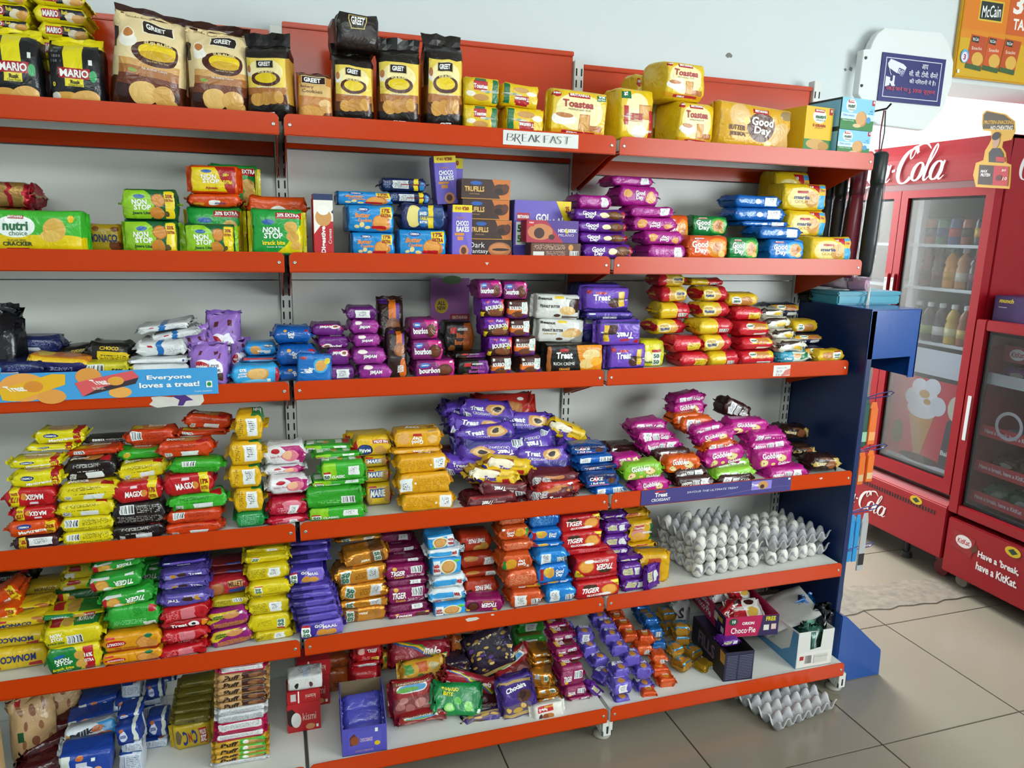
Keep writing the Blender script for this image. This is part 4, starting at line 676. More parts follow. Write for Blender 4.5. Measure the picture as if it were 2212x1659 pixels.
d('gd_gold', 'd69c1c', 'golden cookie packet', [('e', .2, .55, .1, .24, 'e0b470'), ('e', .8, .45, .14, .3, 'd8a45c'), ('r', .1, -.05, .3, .1, '9a7a4a'), ('r', .42, .18, .6, .32, 'b01824')], [('Good', .52, .68, .24, .24, WHT), ('Day', .53, .44, .2, .26, WHT), ('BUTTER', .18, .7, .2, .16, BRN, '1'), ('JEERA', .2, .45, .2, .16, BRN, '1'), ('Day', .6, .5, .3, .4, WHT, '1')], n=5, e=.35)
d('gd_goldb', 'd89c14', 'golden cookie packet with white sticker', stk(.72, .2, .96, .85)+[('t', .08, .2, .35, .8, 'b47a10'), ('t', .38, .2, .68, .8, 'b47a10'), ('e', .66, .45, .02, .06, 'ece4d0')], [('BUTTER', .18, .7, .2, .16, BRN, '1'), ('Day', .6, .5, .3, .4, WHT, '1')], n=5, e=.4, jit=.002)
d('cro_p', '5a3aa6', 'violet croissant bag', [('e', .68, .62, .17, .24, 'c8904c'), ('e', .70, .62, .12, .17, 'dcb878'), ('e', .69, .62, .07, .11, '2a1410'), ('d', .3, -1.0, -.12, 0, '2a2272'), ('r', .06, .1, .2, .35, 'd0d4dc'), ('b', .07, .12, .19, .33, '2a2a2a')], [('Treat', .32, .62, .28, .22, WHT), ('CROISSANT', .4, .4, .34, .1, WHT, 'n')], n=2.6, e=.7, jit=.006, fin=.014, nm='croissant_bag', cat='snack bag')
d('cro_y', 'dcb41c', 'yellow-ended croissant bag', [('r', 0, .55, .6, 1.0, '8a4a24'), ('e', .3, .7, .3, .3, 'e8dcc0'), ('r', .66, .2, .8, .4, 'a81c1c'), ('r', 0, 0, .28, .3, '3a2a80')], [('Treat', .42, .42, .24, .28, '4a2a94'), ('CROISSANT', .68, .6, .26, .1, 'a8861c', 'n')], n=2.6, e=.8, jit=.005, fin=.014, nm='croissant_bag', cat='snack bag')
d('cro_m', '5e1c24', 'maroon croissant bag', [('e', .5, .9, .2, .16, 'b8743a'), ('r', 0, .0, 1, .1, '8a1c1c'), ('r', .06, .5, .24, .9, 'c8c4c4'), ('b', .08, .55, .22, .85, '2a2a2a'), ('r', .28, .5, .42, .9, 'c0b8b8'), ('t', .29, .52, .41, .88, '3a2a2a')], [('Treat', .6, .4, .22, .26, WHT), ('CROISSANT', .36, .38, .24, .1, 'e0c8c0', 'n')], n=2.8, e=.6, jit=.005, fin=.014, nm='croissant_bag', cat='snack bag')
d('cro_r', 'b8281c', 'bright red croissant bag', [('e', .55, .4, .28, .36, 'b8703a'), ('e', .58, .44, .2, .26, 'c98548'), ('e', .75, .85, .05, .08, 'e8efe6')], [], n=2.6, e=.6, jit=.006, fin=.014, nm='croissant_bag', cat='snack bag')
d('cake_b', '14488e', 'dark blue cake bar packet', [('r', .05, .55, .95, 1.0, '1a1e50'), ('e', .78, .45, .12, .2, '5a3018'), ('r', .1, .16, .7, .22, 'd87a9a'), ('e', .3, .6, .08, .16, 'd8485a')], [('CAKE', .3, .62, .42, .22, WHT), ('1 Roll Out', .36, .34, .4, .14, WHT)], n=5, e=.35, nm='cake_bar', rough=.2)
d('cake_bb', '1a60b4', 'reversed blue cake bar', stk(.05, .15, .34, .85)+bar(.6, .2, .95, .85), [], n=4.5, e=.4, nm='cake_bar', rough=.2)
def gob(nm, c, look): d(nm, c, look, [('e', .68, .48, .13, .22, 'b87a34'), ('e', .68, .48, .11, .19, 'e0cf94'), ('e', .22, .3, .12, .2, 'b87a34'), ('e', .22, .3, .1, .17, 'e0cf94'), ('e', .45, .2, .05, .1, 'e0cf6a'), ('e', .2, .32, .02, .04, '8a2a1a'), ('e', .66, .5, .02, .04, '8a2a1a')], [('Gobbles', .42, .68, .5, .3, WHT), ('Gobbles', .74, .2, .34, .18, WHT)], n=3.4, e=.6, jit=.003, nm='cake_packet', fin=.012)
def gobb(nm, c, look): d(nm, c, look, stk(.16, .15, .38, .85)+bar(.42, .25, .6, .75), [('Gobbles', .78, .5, .3, .34, WHT)], n=3.4, e=.6, jit=.003, nm='cake_packet', fin=.012)
gob('gb_m', 'b81e86', 'magenta cake slice packet'); gobb('gb_mb', 'b01c80', 'reversed magenta cake slice packet'); gob('gb_g', '7ab424', 'lime green cake slice packet'); gobb('gb_gb', '8cc83a', 'reversed lime green cake slice packet')
gob('gb_o', 'd2570e', 'orange cake slice packet'); gobb('gb_ob', 'cc540e', 'reversed orange cake slice packet'); gobb('gb_kb', '3a1a16', 'dark brown cake slice packet')
d('cake_d', '2e1a12', 'dark brown nut cake packet', [('e', .7, .5, .16, .34, '8a5230'), ('r', 0, .42, .5, .62, 'c8ac5c'), ('d', 1.0, .3, 1.02, 0, 'c0a458'), ('e', .5, .9, .2, .1, '6a4028')], [('CAKE', .32, .52, .3, .2, WHT, 'n')], n=2.8, e=.7, jit=.004, nm='cake_packet', fin=.014)
# fifth shelf
d('monaco', 'd2b01c', 'yellow salted biscuit roll', [('r', .1, .66, .3, .82, 'b01824'), ('e', .94, .5, .1, .3, 'a8642c'), ('e', .84, .8, .1, .16, 'a8642c')], [('MONACO', .46, .42, .56, .3, NVY)], st='r', n=3, nm='biscuit_roll')
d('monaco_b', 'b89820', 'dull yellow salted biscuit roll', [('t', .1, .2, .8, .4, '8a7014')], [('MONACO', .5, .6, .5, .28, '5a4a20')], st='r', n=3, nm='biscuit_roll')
kb = lambda: [('e', .2, .35, .42, .8, '1a7a34'), ('e', .1, .3, .4, .9, '1a7a34'), ('r', .66, 0, .84, .92, 'b01824'), ('e', .58, .62, .11, .16, 'c8963c'), ('e', .60, .3, .11, .16, 'd0a048'), ('e', .22, .68, .1, .06, '1f5aa0'), ('r', .1, .3, .28, .9, 'b01824', 1), ('e', .45, .5, .12, .4, 'c8963c', 1), ('r', .55, .1, .95, .95, '1a7a34', 1)]
d('krack', 'd8c614', 'yellow and green sweet-salty cracker pack', kb(), [('NON', .26, .55, .24, .13, WHT), ('STOP', .3, .42, .28, .13, WHT), ('krack bite', .28, .24, .36, .1, 'e0d01a'), ('Sweet & Salty', .3, .14, .26, .05, WHT, 'n'), ('16%', .75, .6, .15, .16, WHT), ('EXTRA', .75, .4, .16, .12, WHT)], n=5, e=.35, jit=.002)
d('krack_b', 'd4c214', 'yellow cracker pack with barcode', bar(.38, .12, .66, .6)+[('r', .1, .15, .28, .85, 'b01824', 1), ('e', .4, .5, .1, .4, 'c8963c', 1), ('r', .5, .1, .95, .95, '1a7a34', 1)], [('NON', .2, .72, .2, .2, WHT), ('STOP', .22, .5, .22, .2, WHT), ('krack bite', .2, .28, .28, .14, '2a6a2a'), ('NON STOP', .72, .5, .3, .4, WHT, '1')], n=5, e=.35, jit=.002)
d('krack_u', '124f24', 'dark green upside-down cracker pack', [('r', .7, 0, 1.0, 1.0, 'd8c614'), ('r', .84, .0, .96, .8, 'b01824'), ('e', .72, .6, .1, .2, 'c8963c'), ('e', .66, .3, .11, .2, 'b07a30')], [('NON', .3, .36, .26, .2, WHT), ('STOP', .36, .56, .3, .2, WHT), ('krack bite', .4, .78, .36, .1, '8aa81a')], n=5, e=.3)
d('yel_plain', 'c0ae20', 'plain yellow cracker pack', [('r', .2, .6, .5, 1.0, '9a1c1c'), ('r', .05, .1, .35, .5, 'c8ccc8')], [], n=4, e=.4, jit=.003)
coc = lambda: [('e', .78, .55, .15, .36, 'b8782c'), ('e', .78, .56, .13, .3, 'd8a048'), ('r', .9, .1, .99, .95, 'b01824'), ('e', .68, .86, .1, .14, 'ece8e0'), ('r', .12, .0, .3, .16, 'dcdedc'), ('r', .6, .0, .96, .2, 'c8ccc8')]
d('tiger_c', '2c9a34', 'green coconut biscuit packet', coc(), [('TIGER', .34, .56, .36, .34, WHT, 'i'), ('COCONUT', .5, .82, .3, .14, 'e0c84a')], n=4.5, e=.45, jit=.002)
d('tiger_cb', '34a238', 'reversed green coconut biscuit packet', [('t', .1, .15, .8, .4, '8ad08a'), ('r', .7, .02, .92, .25, 'd8dcd8'), ('r', .8, .7, .95, 1.0, 'b01824'), ('t', .5, .5, .8, .9, '1a7a24')], [], n=3.6, e=.5, jit=.002)
d('coco', 'd8920e', 'orange-yellow coconut cookie packet', [('e', .3, .52, .14, .34, 'b87028'), ('e', .3, .54, .12, .28, 'd89448'), ('e', .16, .66, .1, .24, 'c8843a'), ('e', .78, .5, .17, .17, 'b81a1c'), ('e', .22, .2, .07, .14, '0f6a3c'), ('r', 0, .84, 1, 1.0, 'a8261a'), ('r', .8, .1, .95, .24, 'c82a2c')], [('COCONUT', .78, .5, .28, .14, WHT), ('Premium Bite', .6, .76, .4, .12, '8a3a0c', 'n')], n=4.5, e=.4)
d('jimv', '5a4a9e', 'violet cream biscuit packet', [('r', .1, .5, .9, .9, '3a3a7a', 1), ('r', .1, .1, .5, .4, '8a7ac0'), ('t', .1, .1, .5, .4, 'c0b8e0'), ('e', .45, .45, .12, .2, '3a2018'), ('r', .2, .2, .3, .6, 'c08a2c')], [('Treat', .74, .45, .26, .3, WHT)], n=3.4, e=.55, jit=.003)
d('treat_r', 'b8141e', 'red cream biscuit packet', [('r', .4, .1, .72, .9, 'd0707a'), ('t', .12, .2, .36, .8, 'e88a90')], [('Treat', .5, .5, .3, .3, WHT, '1')], n=3, e=.6, jit=.003)
d('treat_rf', '6a0f14', 'dark red cream packet with white circle', [('r', 0, .4, 1, 1, 'a8141c'), ('e', .68, .4, .12, .3, 'ececec'), ('e', .68, .4, .05, .13, '17171a'), ('r', .85, .2, .98, .8, 'd8821c')], [('Treat', .36, .4, .34, .36, WHT)], n=3.2, e=.5)
d('millet', 'a8202c', 'red millet biscuit roll', [('e', .24, .5, .17, .4, '8a4a24'), ('e', .24, .5, .14, .33, 'a8643a'), ('r', .5, .5, .85, .9, 'c89a54'), ('r', .5, .1, .9, .4, '1c3f8e')], [('MILLET', .68, .68, .34, .3, '5a2a14')], st='r', n=3, nm='biscuit_roll')
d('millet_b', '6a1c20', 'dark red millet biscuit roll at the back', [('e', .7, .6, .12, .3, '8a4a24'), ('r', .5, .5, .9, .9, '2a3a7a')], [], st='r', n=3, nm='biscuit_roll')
d('cashew', '8e1c6c', 'magenta cashew cookie packet', [('d', -.9, 1.0, .3, 0, 'ccb41c'), ('e', .6, .75, .2, .18, 'c88a4a'), ('r', .14, .1, .95, .4, 'b87a2c'), ('t', .14, .1, .95, .4, '8e1c6c'), ('r', .78, .72, .86, .88, 'dfe8df')], [('cashew', .28, .8, .26, .14, '14602a'), ('Delight', .28, .66, .28, .14, '14602a')], n=3.4, e=.5, jit=.002)
d('cashew_b', 'b8a81c', 'yellow cashew cookie packet with barcode', bar(.6, .5, .84, .9)+[('t', .1, .3, .55, .8, '4a4410')], [('cashew', .3, .14, .3, .16, '14602a')], n=3.6, e=.5, jit=.002)
d('mas_y', 'd6c012', 'yellow square biscuit packet', [('r', .14, .3, .32, .75, 'eef0e4'), ('t', .45, .3, .8, .6, '9a8810'), ('r', .14, .75, .32, .84, 'b01824')], [('50', .23, .6, .14, .18, '14603a'), ('50', .23, .4, .14, .18, '14603a')], n=4.5, e=.4, jit=.002)
d('mas_yb', 'ceb812', 'reversed yellow square biscuit packet', stk(.5, .2, .78, .8)+[('t', .1, .2, .45, .8, '7a6c0c')], [], n=4.5, e=.4, jit=.002)
d('gol_t', '5646a8', 'violet square biscuit packet lying flat', [('r', 0, 0, .5, 1, '33286e', 1), ('r', 0, 0, .3, 1, '33286e'), ('t', .2, .2, .8, .6, '6a5ab8')], [], n=5, e=.4, jit=.002)
d('gold5', 'd0882a', 'gold foil square biscuit packet', [('r', .6, -.1, .92, 1.1, '8a5a2c', -1), ('r', .68, .15, .84, .85, 'eef0ea'), ('e', .2, .45, .1, .3, 'b87a34'), ('e', .34, .55, .1, .3, 'c8883c')], [('50', .76, .66, .13, .24, '14603a'), ('50', .76, .36, .13, .24, '14603a'), ('JEERA', .48, .35, .2, .2, 'f0e4c8')], n=7, e=.3, metal=.45, rough=.25, jit=.002)
d('gold5b', 'd8902c', 'reversed gold foil biscuit packet', stk(.62, .15, .84, .88)+[('r', .12, .2, .3, .9, 'e8ebe4'), ('r', .02, -.1, .36, 1.1, '9a6a3a', 1), ('t', .4, .3, .6, .7, '8a5a1c')], [('50', .21, .66, .14, .26, '14603a'), ('50', .21, .38, .14, .26, '14603a')], n=6, e=.35, metal=.5, rough=.22, jit=.003)
d('tiger_m', '8a1456', 'maroon chocolate biscuit packet', [('e', .2, .8, .06, .1, 'd8a82c'), ('e', .78, .5, .16, .34, '3a1810'), ('e', .78, .5, .12, .24, '5a2c1c'), ('e', .94, .75, .06, .13, 'e0b81c')], [('TIGER', .36, .46, .4, .32, WHT, 'i'), ('Krunch', .4, .22, .3, .12, 'd8a040')], n=7, e=.3)
d('tiger_mb', '841450', 'maroon chocolate biscuit packet with barcode', bar(.62, .4, .9, .9)+[('t', .5, .08, .95, .3, 'e0d8dc'), ('e', .2, .82, .06, .12, 'd8a82c')], [('TIGER', .28, .5, .36, .36, WHT, 'i'), ('Krunch', .32, .22, .26, .14, 'd8a040')], n=7, e=.3)
d('tiger_mt', '6a1440', 'dark maroon biscuit packet lying flat', stk(.58, .3, .85, .85)+[('t', .1, .3, .5, .8, 'a05a80')], [('Krunch', .4, .5, .3, .3, 'c08a9a', '1')], n=5, e=.35)
d('milk', '2a92d4', 'light blue milk biscuit packet', [('e', .55, .5, .3, .42, 'd8d4a8'), ('e', .55, .5, .23, .34, 'b8783c'), ('e', .55, .52, .2, .28, 'd09a58'), ('r', .03, .1, .28, .9, 'e4e6e6'), ('e', .85, .82, .1, .1, '5ab82c'), ('r', 0, 0, 1, .08, 'dfe4e6')], [('Milk', .15, .62, .2, .2, 'b01824'), ('Bikis', .15, .38, .22, .2, 'b01824')], n=9, e=.2)
d('milk_w', 'd2d8dc', 'white and blue milk biscuit packet', [('r', 0, .25, 1, .7, '3a9ad4'), ('r', .7, .2, .92, .8, 'e4e6e6')], [('Milk', .81, .5, .18, .3, 'b01824')], n=4, e=.4, jit=.003)
d('time', 'b03014', 'red-orange salted biscuit roll', [('e', .24, .75, .14, .28, 'c8923c'), ('e', .42, .8, .12, .22, 'd09c48'), ('r', .8, .4, .98, .95, '1a1a16')], [('TIME PASS', .45, .35, .5, .22, WHT), ('50', .89, .8, .13, .2, WHT), ('50', .89, .56, .13, .2, WHT)], st='r', n=3, nm='biscuit_roll')
d('time_b', 'a82c14', 'red-orange biscuit roll with white sticker', stk(.66, .2, .94, .75)+[('e', .3, .75, .2, .2, 'b87a30')], [], st='r', n=3, nm='biscuit_roll')
d('gdo', 'c8501c', 'orange foil cookie packet', [('r', .86, .3, .96, .9, '1f8a3c'), ('e', .7, .55, .18, .3, 'd89a24'), ('r', .1, .75, .2, .9, 'dfe8df')], [('Good', .36, .62, .26, .2, WHT), ('Day', .38, .4, .22, .22, WHT)], n=4, e=.5, metal=.2, rough=.25, jit=.002)
d('gdo_b', 'c65426', 'reversed orange foil cookie packet', [('t', .12, .2, .8, .8, 'e09a78')], [], n=3.4, e=.5, metal=.2, rough=.25, jit=.002)
d('gdo_s', 'c85020', 'orange foil cookie packet with white sticker', stk(.14, .12, .5, .78)+bar(.66, .12, .95, .5), [], n=3.2, e=.5, metal=.2, rough=.25, jit=.002)
d('gdb', '1c72c4', 'blue foil cookie packet', [('r', .08, .2, .2, .85, 'b01824'), ('e', .38, .6, .16, .3, 'd8a040'), ('e', .3, .72, .1, .16, 'e0bc38')], [('Good', .7, .62, .24, .22, WHT), ('Day', .7, .4, .22, .22, WHT)], n=4, e=.5, metal=.2, rough=.2, jit=.002)
d('gdb_s', '2080cc', 'blue foil cookie packet with white sticker', stk(.14, .1, .46, .8)+bar(.66, .12, .95, .5), [], n=3.2, e=.5, metal=.2, rough=.2, jit=.002)
d('gdb_b', '1a66b8', 'reversed blue foil cookie packet', [('t', .12, .2, .8, .8, '6aa8e0')], [], n=3.4, e=.5, metal=.2, rough=.2, jit=.002)
d('gluc', 'b8161c', 'red glucose biscuit packet', [('e', .76, .44, .18, .34, 'c87a24'), ('e', .76, .46, .15, .28, 'e09c44'), ('d', 1.0, .5, 1.28, 0, 'e6cc1a'), ('r', .04, .68, .26, .84, 'c8202a'), ('e', .3, .74, .16, .12, '3a2410'), ('e', .68, .2, .12, .1, 'ece8e0')], [('TIGER', .32, .52, .4, .3, WHT, 'i'), ('GLUCOSE', .4, .22, .34, .13, WHT), ('₹10', .93, .78, .1, .13, '9a1414')], n=12, e=.12)
d('gluc_t', 'b01820', 'red glucose biscuit packet lying flat', [('t', .3, .3, .8, .7, 'd8808a'), ('e', .5, .5, .1, .4, 'c8803c', 1)], [('TIGER', .75, .5, .3, .4, WHT, '1')], n=6, e=.3)
d('purp', '5a1f86', 'small purple wafer packet', [('r', .12, .35, .52, .75, 'c8c49a'), ('r', .6, .3, .85, .75, 'd4d6d4'), ('t', .14, .4, .5, .7, '6a6a4a')], [], n=3, e=.6, jit=.003, rough=.22, nm='wafer_packet')
d('toast_e', 'd2a214', 'yellow rusk bag with green strip', [('e', .46, .4, .3, .22, 'd08a8a'), ('e', .45, .32, .26, .18, 'd8a04c'), ('r', .25, .62, .62, .86, 'b83a4a'), ('r', .86, .06, 1.0, .9, '0f6a3c')], [('Toastea', .43, .73, .4, .12, 'f0e0c8'), ('34% EXTRA', .93, .48, .7, .08, WHT, 'v')], n=4, e=.2, jit=.004, nm='rusk_bag')
d('toast_f', 'd09e10', 'yellow rusk bag lying flat', [('r', 0, .1, .12, .8, '0f6a3c'), ('e', .5, .3, .3, .3, 'c88a30'), ('r', .3, .5, .7, .9, 'b04020')], [], n=3.4, e=.4, jit=.004, nm='rusk_bag')
# bottom shelf
d('puff_k', 'b8905c', 'tan and brown wafer packet', [('r', .5, 0, 1, 1, '3a1c14'), ('e', .78, .5, .16, .3, '8a5a3a'), ('e', .9, .4, .1, .3, '6a3a24')], [('Puff', .28, .5, .36, .7, '2a1810', 'i')], n=6, e=.5, nm='wafer_packet')
d('puff_g', 'c89a2c', 'gold and green wafer packet', [('r', .48, 0, 1, 1, '3fa02c'), ('e', .72, .5, .16, .3, 'c89a5a'), ('e', .88, .4, .1, .3, 'a87a44'), ('e', .6, .6, .06, .3, 'e8e4d8')], [('Puff', .28, .5, .36, .7, '2a1810', 'i')], n=6, e=.5, nm='wafer_packet')
d('puff_w', 'c8cacb', 'silver-white wafer packet with nutrition table', [('t', .05, .2, .95, .8, '7a7e84'), ('r', 0, 0, 1, .1, 'b84a5a')], [], n=5, e=.5, nm='wafer_packet')
d('puff_p', 'b01c4a', 'crimson and white wafer packet', [('r', .04, .4, .96, 1.0, 'd2d2d0'), ('t', .08, .5, .9, .9, '8a8a90')], [], n=5, e=.5, nm='wafer_packet')
d('cnc', 'c8a81c', 'yellow biscuit packet with blue letters', [('r', .08, .2, .28, .85, 'b81a1c'), ('e', .82, .45, .08, .3, '6a5a3a')], [('C', .4, .5, .12, .6, '1c2f7e'), ('N', .52, .5, .08, .4, 'b01824'), ('C', .64, .5, .12, .6, '1c2f7e'), ('25%', .18, .64, .16, .3, WHT), ('EXTRA', .18, .36, .16, .2, WHT)], n=4, e=.5, nm='biscuit_packet')
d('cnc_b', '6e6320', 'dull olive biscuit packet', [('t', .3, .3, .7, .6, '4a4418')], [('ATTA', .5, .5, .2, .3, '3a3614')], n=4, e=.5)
d('doodh', '1c3f96', 'blue milk biscuit packet', [('r', -.1, -.1, .2, 1.1, 'd2d6cc'), ('e', .46, .3, .18, .22, 'd8dcec'), ('e', .4, .86, .08, .12, 'c06a34'), ('e', .72, .22, .1, .2, 'd09a6a'), ('r', .6, 0, .84, .12, 'd8b82c'), ('r', .32, .5, .54, .66, 'c8ccd4'), ('r', .62, .66, .7, .8, 'e2eee2')], [('DOODH', .45, .32, .26, .16, '1c3f96'), ('100%', .1, .45, .16, .12, '4a5a7a', 'n'), ('ATTA', .1, .3, .16, .12, '4a5a7a', 'n')], n=9, e=.2, nofin=1)
d('doodh_s', '1c3a8c', 'small blue milk biscuit packet', [('r', .72, -.1, .9, 1.1, 'd2d6cc', -1), ('e', .3, .5, .17, .3, 'd4d8e8'), ('e', .24, .84, .1, .12, 'b8683a')], [('DOODH', .3, .5, .26, .18, '1c3f96')], n=8, e=.2)
d('doodh_w', 'c2cad6', 'reversed blue-white milk biscuit packet', [('b', .05, .3, .25, .9, '4a5468'), ('t', .3, .3, .95, .9, '6a7488'), ('r', 0, 0, 1, .15, '3a7ab8'), ('e', .7, .5, .2, .4, 'a85a34', 1), ('r', 0, 0, .6, 1, '20408e', 1)], [], n=8, e=.2)
d('milkw', 'd2dae2', 'white and blue milk biscuit packet', [('d', 1.0, .3, .92, 0, '3f9ad8'), ('e', .66, .66, .12, .16, 'b8643a'), ('e', .75, .3, .14, .14, 'b8643a'), ('e', .08, .6, .05, .08, 'c88a2c')], [('Milk', .36, .6, .46, .3, '1a2030', '/')], n=3.4, e=.4, jit=.003)
d('kismi', 'b01a20', 'red toffee carton', [('r', 0, .46, .1, .8, '1a1010'), ('e', .12, .52, .14, .3, '17100f'), ('e', .26, .42, .15, .26, 'dcd8d4'), ('e', .68, .14, .14, .1, 'c8885a'), ('r', .86, .08, .93, .18, 'e4ece2')], [('kismi', .66, .52, .4, .26, 'e8c8b8', 'n')], st='b', nm='toffee_carton', cat='carton')
d('kismi_t', 'a8181e', 'red toffee carton lying flat', [('r', .64, 0, .68, 1, 'ece4e0'), ('e', .8, .5, .08, .3, '17100f'), ('r', .74, .2, .9, .8, 'c8c0bc')], [('kismi', .3, .5, .3, .36, 'e8c8b8', 'n')], st='b', nm='toffee_carton', cat='carton')
d('kismi_w', 'd2d2d0', 'white-backed toffee carton', [('t', .3, .3, .9, .9, '7a7e8a', 1), ('r', .44, 0, .6, 1, 'b8c0d0', 1), ('e', .25, .4, .06, .2, '1a1a1a'), ('e', .66, .4, .05, .2, '5a3030')], [], n=8, e=.1, nofin=1, nm='toffee_carton', cat='carton')
d('tiger_r', 'a8161c', 'red foil chocolate biscuit packet', [('e', .3, .75, .12, .2, 'd8a098'), ('t', .3, .1, .6, .4, 'd88a8a')], [('TIGER', .66, .75, .3, .2, WHT, 'i'), ('TIGER', .75, .25, .24, .2, 'e0b84a', 'i')], n=3.6, e=.5, jit=.003)
d('tiger_rb', 'a01820', 'red foil biscuit packet with white label', [('r', .2, .1, .82, .8, 'cfd0d0'), ('t', .22, .15, .8, .75, '4a4a50'), ('r', .2, .44, .82, .5, '3a1418')], [], n=3.6, e=.5, jit=.003)
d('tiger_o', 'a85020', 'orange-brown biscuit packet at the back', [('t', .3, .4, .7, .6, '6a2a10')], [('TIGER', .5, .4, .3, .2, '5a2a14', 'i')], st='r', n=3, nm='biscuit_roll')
d('lond', '8e1a1e', 'red candy bag with landscape window', [('e', .5, .78, .36, .16, 'd8d4c8'), ('e', .5, .77, .32, .12, '4a8ab8'), ('e', .4, .73, .26, .07, '5a9a3c'), ('r', .04, .06, .96, .52, '7a3432'), ('e', .2, .3, .1, .12, 'a86a62'), ('e', .42, .22, .12, .12, '9a5a54'), ('e', .66, .34, .12, .13, 'ac7068'), ('e', .84, .2, .1, .12, '9a5a54'), ('e', .3, .44, .1, .08, 'a86a62'), ('r', 0, .88, 1, 1, '6a2a20')], [('LONDONDERRY', .5, .93, .76, .08, 'e8d8a8', 'n')], n=3, e=.3, jit=.004, nm='candy_bag', cat='candy bag')
d('mbite', '0f7a3c', 'green mango candy bag', [('e', .32, .24, .1, .16, '7ac45a'), ('e', .32, .25, .06, .1, 'a8d88a'), ('e', .72, .3, .1, .16, '7ac45a'), ('e', .5, .46, .08, .1, '5ab04a'), ('r', .88, .1, .95, .22, 'e4ece2')], [('MANGO', .3, .82, .36, .16, 'e0d01a'), ('BITE', .26, .64, .22, .12, 'e0d01a')], n=2.6, e=.4, jit=.006, nm='candy_bag', cat='candy bag')
d('melo', '8e1626', 'dark red candy bag with rainbow stripes', [('d', .9, 1.0, 1.0, 0, '2f5a96'), ('d', .9, 1.0, 1.08, 0, 'd8a81c'), ('d', .9, 1.0, 1.16, 0, '4a7a2c'), ('d', .9, 1.0, 1.24, 0, '8e1626'), ('r', .1, .1, .16, .2, 'e4e4e0')], [('melo', .72, .62, .3, .3, 'e8dcd8', 'i')], n=2.6, e=.4, jit=.006, nm='candy_bag', cat='candy bag')
d('coff', '3a1418', 'dark maroon coffee candy bag', [('t', .3, .4, .7, .6, 'a8888a'), ('e', .3, .3, .1, .2, '8a7a78')], [('coffee', .5, .5, .3, .2, 'b8989a', 'n')], n=2.4, e=.5, jit=.006, rough=.18, nm='candy_bag', cat='candy bag')
d('orang', 'b8561c', 'orange candy bag', [('e', .5, .7, .3, .2, 'cc7a34'), ('r', .4, .2, .5, .3, 'e8ece4')], [('Nimbu', .5, .85, .6, .14, 'e8d8c8')], n=2.8, e=.3, jit=.005, nm='candy_bag', cat='candy bag')
d('dairy', 'c89428', 'yellow-orange toffee bag', [('r', .06, .5, .3, .9, '4a8a3c'), ('r', .4, .5, .62, .95, 'c05a24'), ('e', .8, .7, .14, .16, 'b8a878'), ('r', .1, .1, .35, .4, 'dcb02c'), ('r', .55, .08, .8, .4, 'd88a24'), ('e', .5, .3, .08, .14, '3a7a3a')], [('3.5g', .78, .34, .3, .2, '2a1810'), ('100', .2, .25, .2, .16, 'e8dca8', 'n')], n=3, e=.3, jit=.005, nm='candy_bag', cat='candy bag')
d('clair', '3c2474', 'purple eclair toffee bag', [('r', 0, 0, 1, .12, 'b89a5c'), ('r', 0, .9, 1, 1, 'a88a50'), ('e', .68, .5, .22, .16, '4a2818'), ('e', .62, .52, .12, .1, '2a120c'), ('r', .04, .12, .9, .36, '5a4a64'), ('e', .2, .25, .1, .06, 'c8a04a'), ('e', .42, .2, .1, .07, 'b8923c'), ('e', .6, .28, .1, .06, 'd0aa5a'), ('e', .75, .18, .08, .05, 'b8923c'), ('r', .1, .5, .16, .58, 'e4ece2')], [('Choclairs', .52, .76, .56, .13, WHT, '/')], n=2.8, e=.3, jit=.005, nm='candy_bag', cat='candy bag')
_r = random.Random(4)
d('clair_w', '2a2030', 'clear bag full of gold-wrapped toffees', [('e', _r.uniform(.06, .94), _r.uniform(.14, .94), _r.uniform(.03, .06), _r.uniform(.02, .04), _r.choice(['b89248', 'c8a052', '8a6a34', '4a2a7a', '5a3a86', 'd8b868', '6a5030'])) for _ in range(34)]+[('r', 0, 0, 1, .1, 'b0935a')], [], n=2.8, e=.25, jit=.007, rough=.15, nm='candy_bag', cat='candy bag')
d('blue_bar', '4a4aa4', 'violet chocolate bar', stk(.52, .2, .85, .8)+[('t', .08, .3, .48, .7, '8a8ad0')], [], n=2.8, e=.7, jit=.002, nm='chocolate_bar', rough=.2)
d('green5', '2a8c2c', 'green and gold biscuit packet end', stk(.3, .15, .72, .85)+[('r', .1, .1, .9, .9, '6a5a24', 1)], [], n=5, e=.35, jit=.002)
d('gold_s', 'cf8626', 'small gold foil biscuit packet', [('r', .62, .5, .85, .95, 'dfe0d2'), ('r', .2, .6, .45, .95, 'd8d8d4'), ('e', .45, .3, .16, .16, 'b07428'), ('r', .55, .1, .95, .9, '9a6a38', 1)], [('50', .735, .72, .16, .26, '14603a')], n=5, e=.4, metal=.5, rough=.22, jit=.003)
d('mar_s', '84164e', 'small maroon chocolate biscuit packet', bar(.58, .35, .92, .75)+[('e', .25, .2, .07, .1, 'e0b81c'), ('t', .1, .5, .5, .8, 'c088a0'), ('r', .5, .2, .9, .8, '5a2420', 1), ('r', .1, .2, .3, .7, 'd8b02c', 1)], [('TIGER', .3, .4, .34, .26, WHT, 'i'), ('TIGER', .35, .5, .34, .4, 'f0e4e8', '1i')], n=6, e=.3)
d('part_g', 'd8d4cc', 'white peanut chocolate bar packet', [('r', .36, .0, .84, .42, 'b81a1e'), ('e', .5, .74, .16, .2, 'b0733a'), ('e', .6, .7, .1, .16, '8a4a24'), ('e', .76, .72, .06, .2, '4a2a20')], [('Parle-G', .68, .28, .26, .16, WHT), ('ROYALE', .5, .14, .26, .14, 'e0c01a')], n=4, e=.35, nm='biscuit_packet')
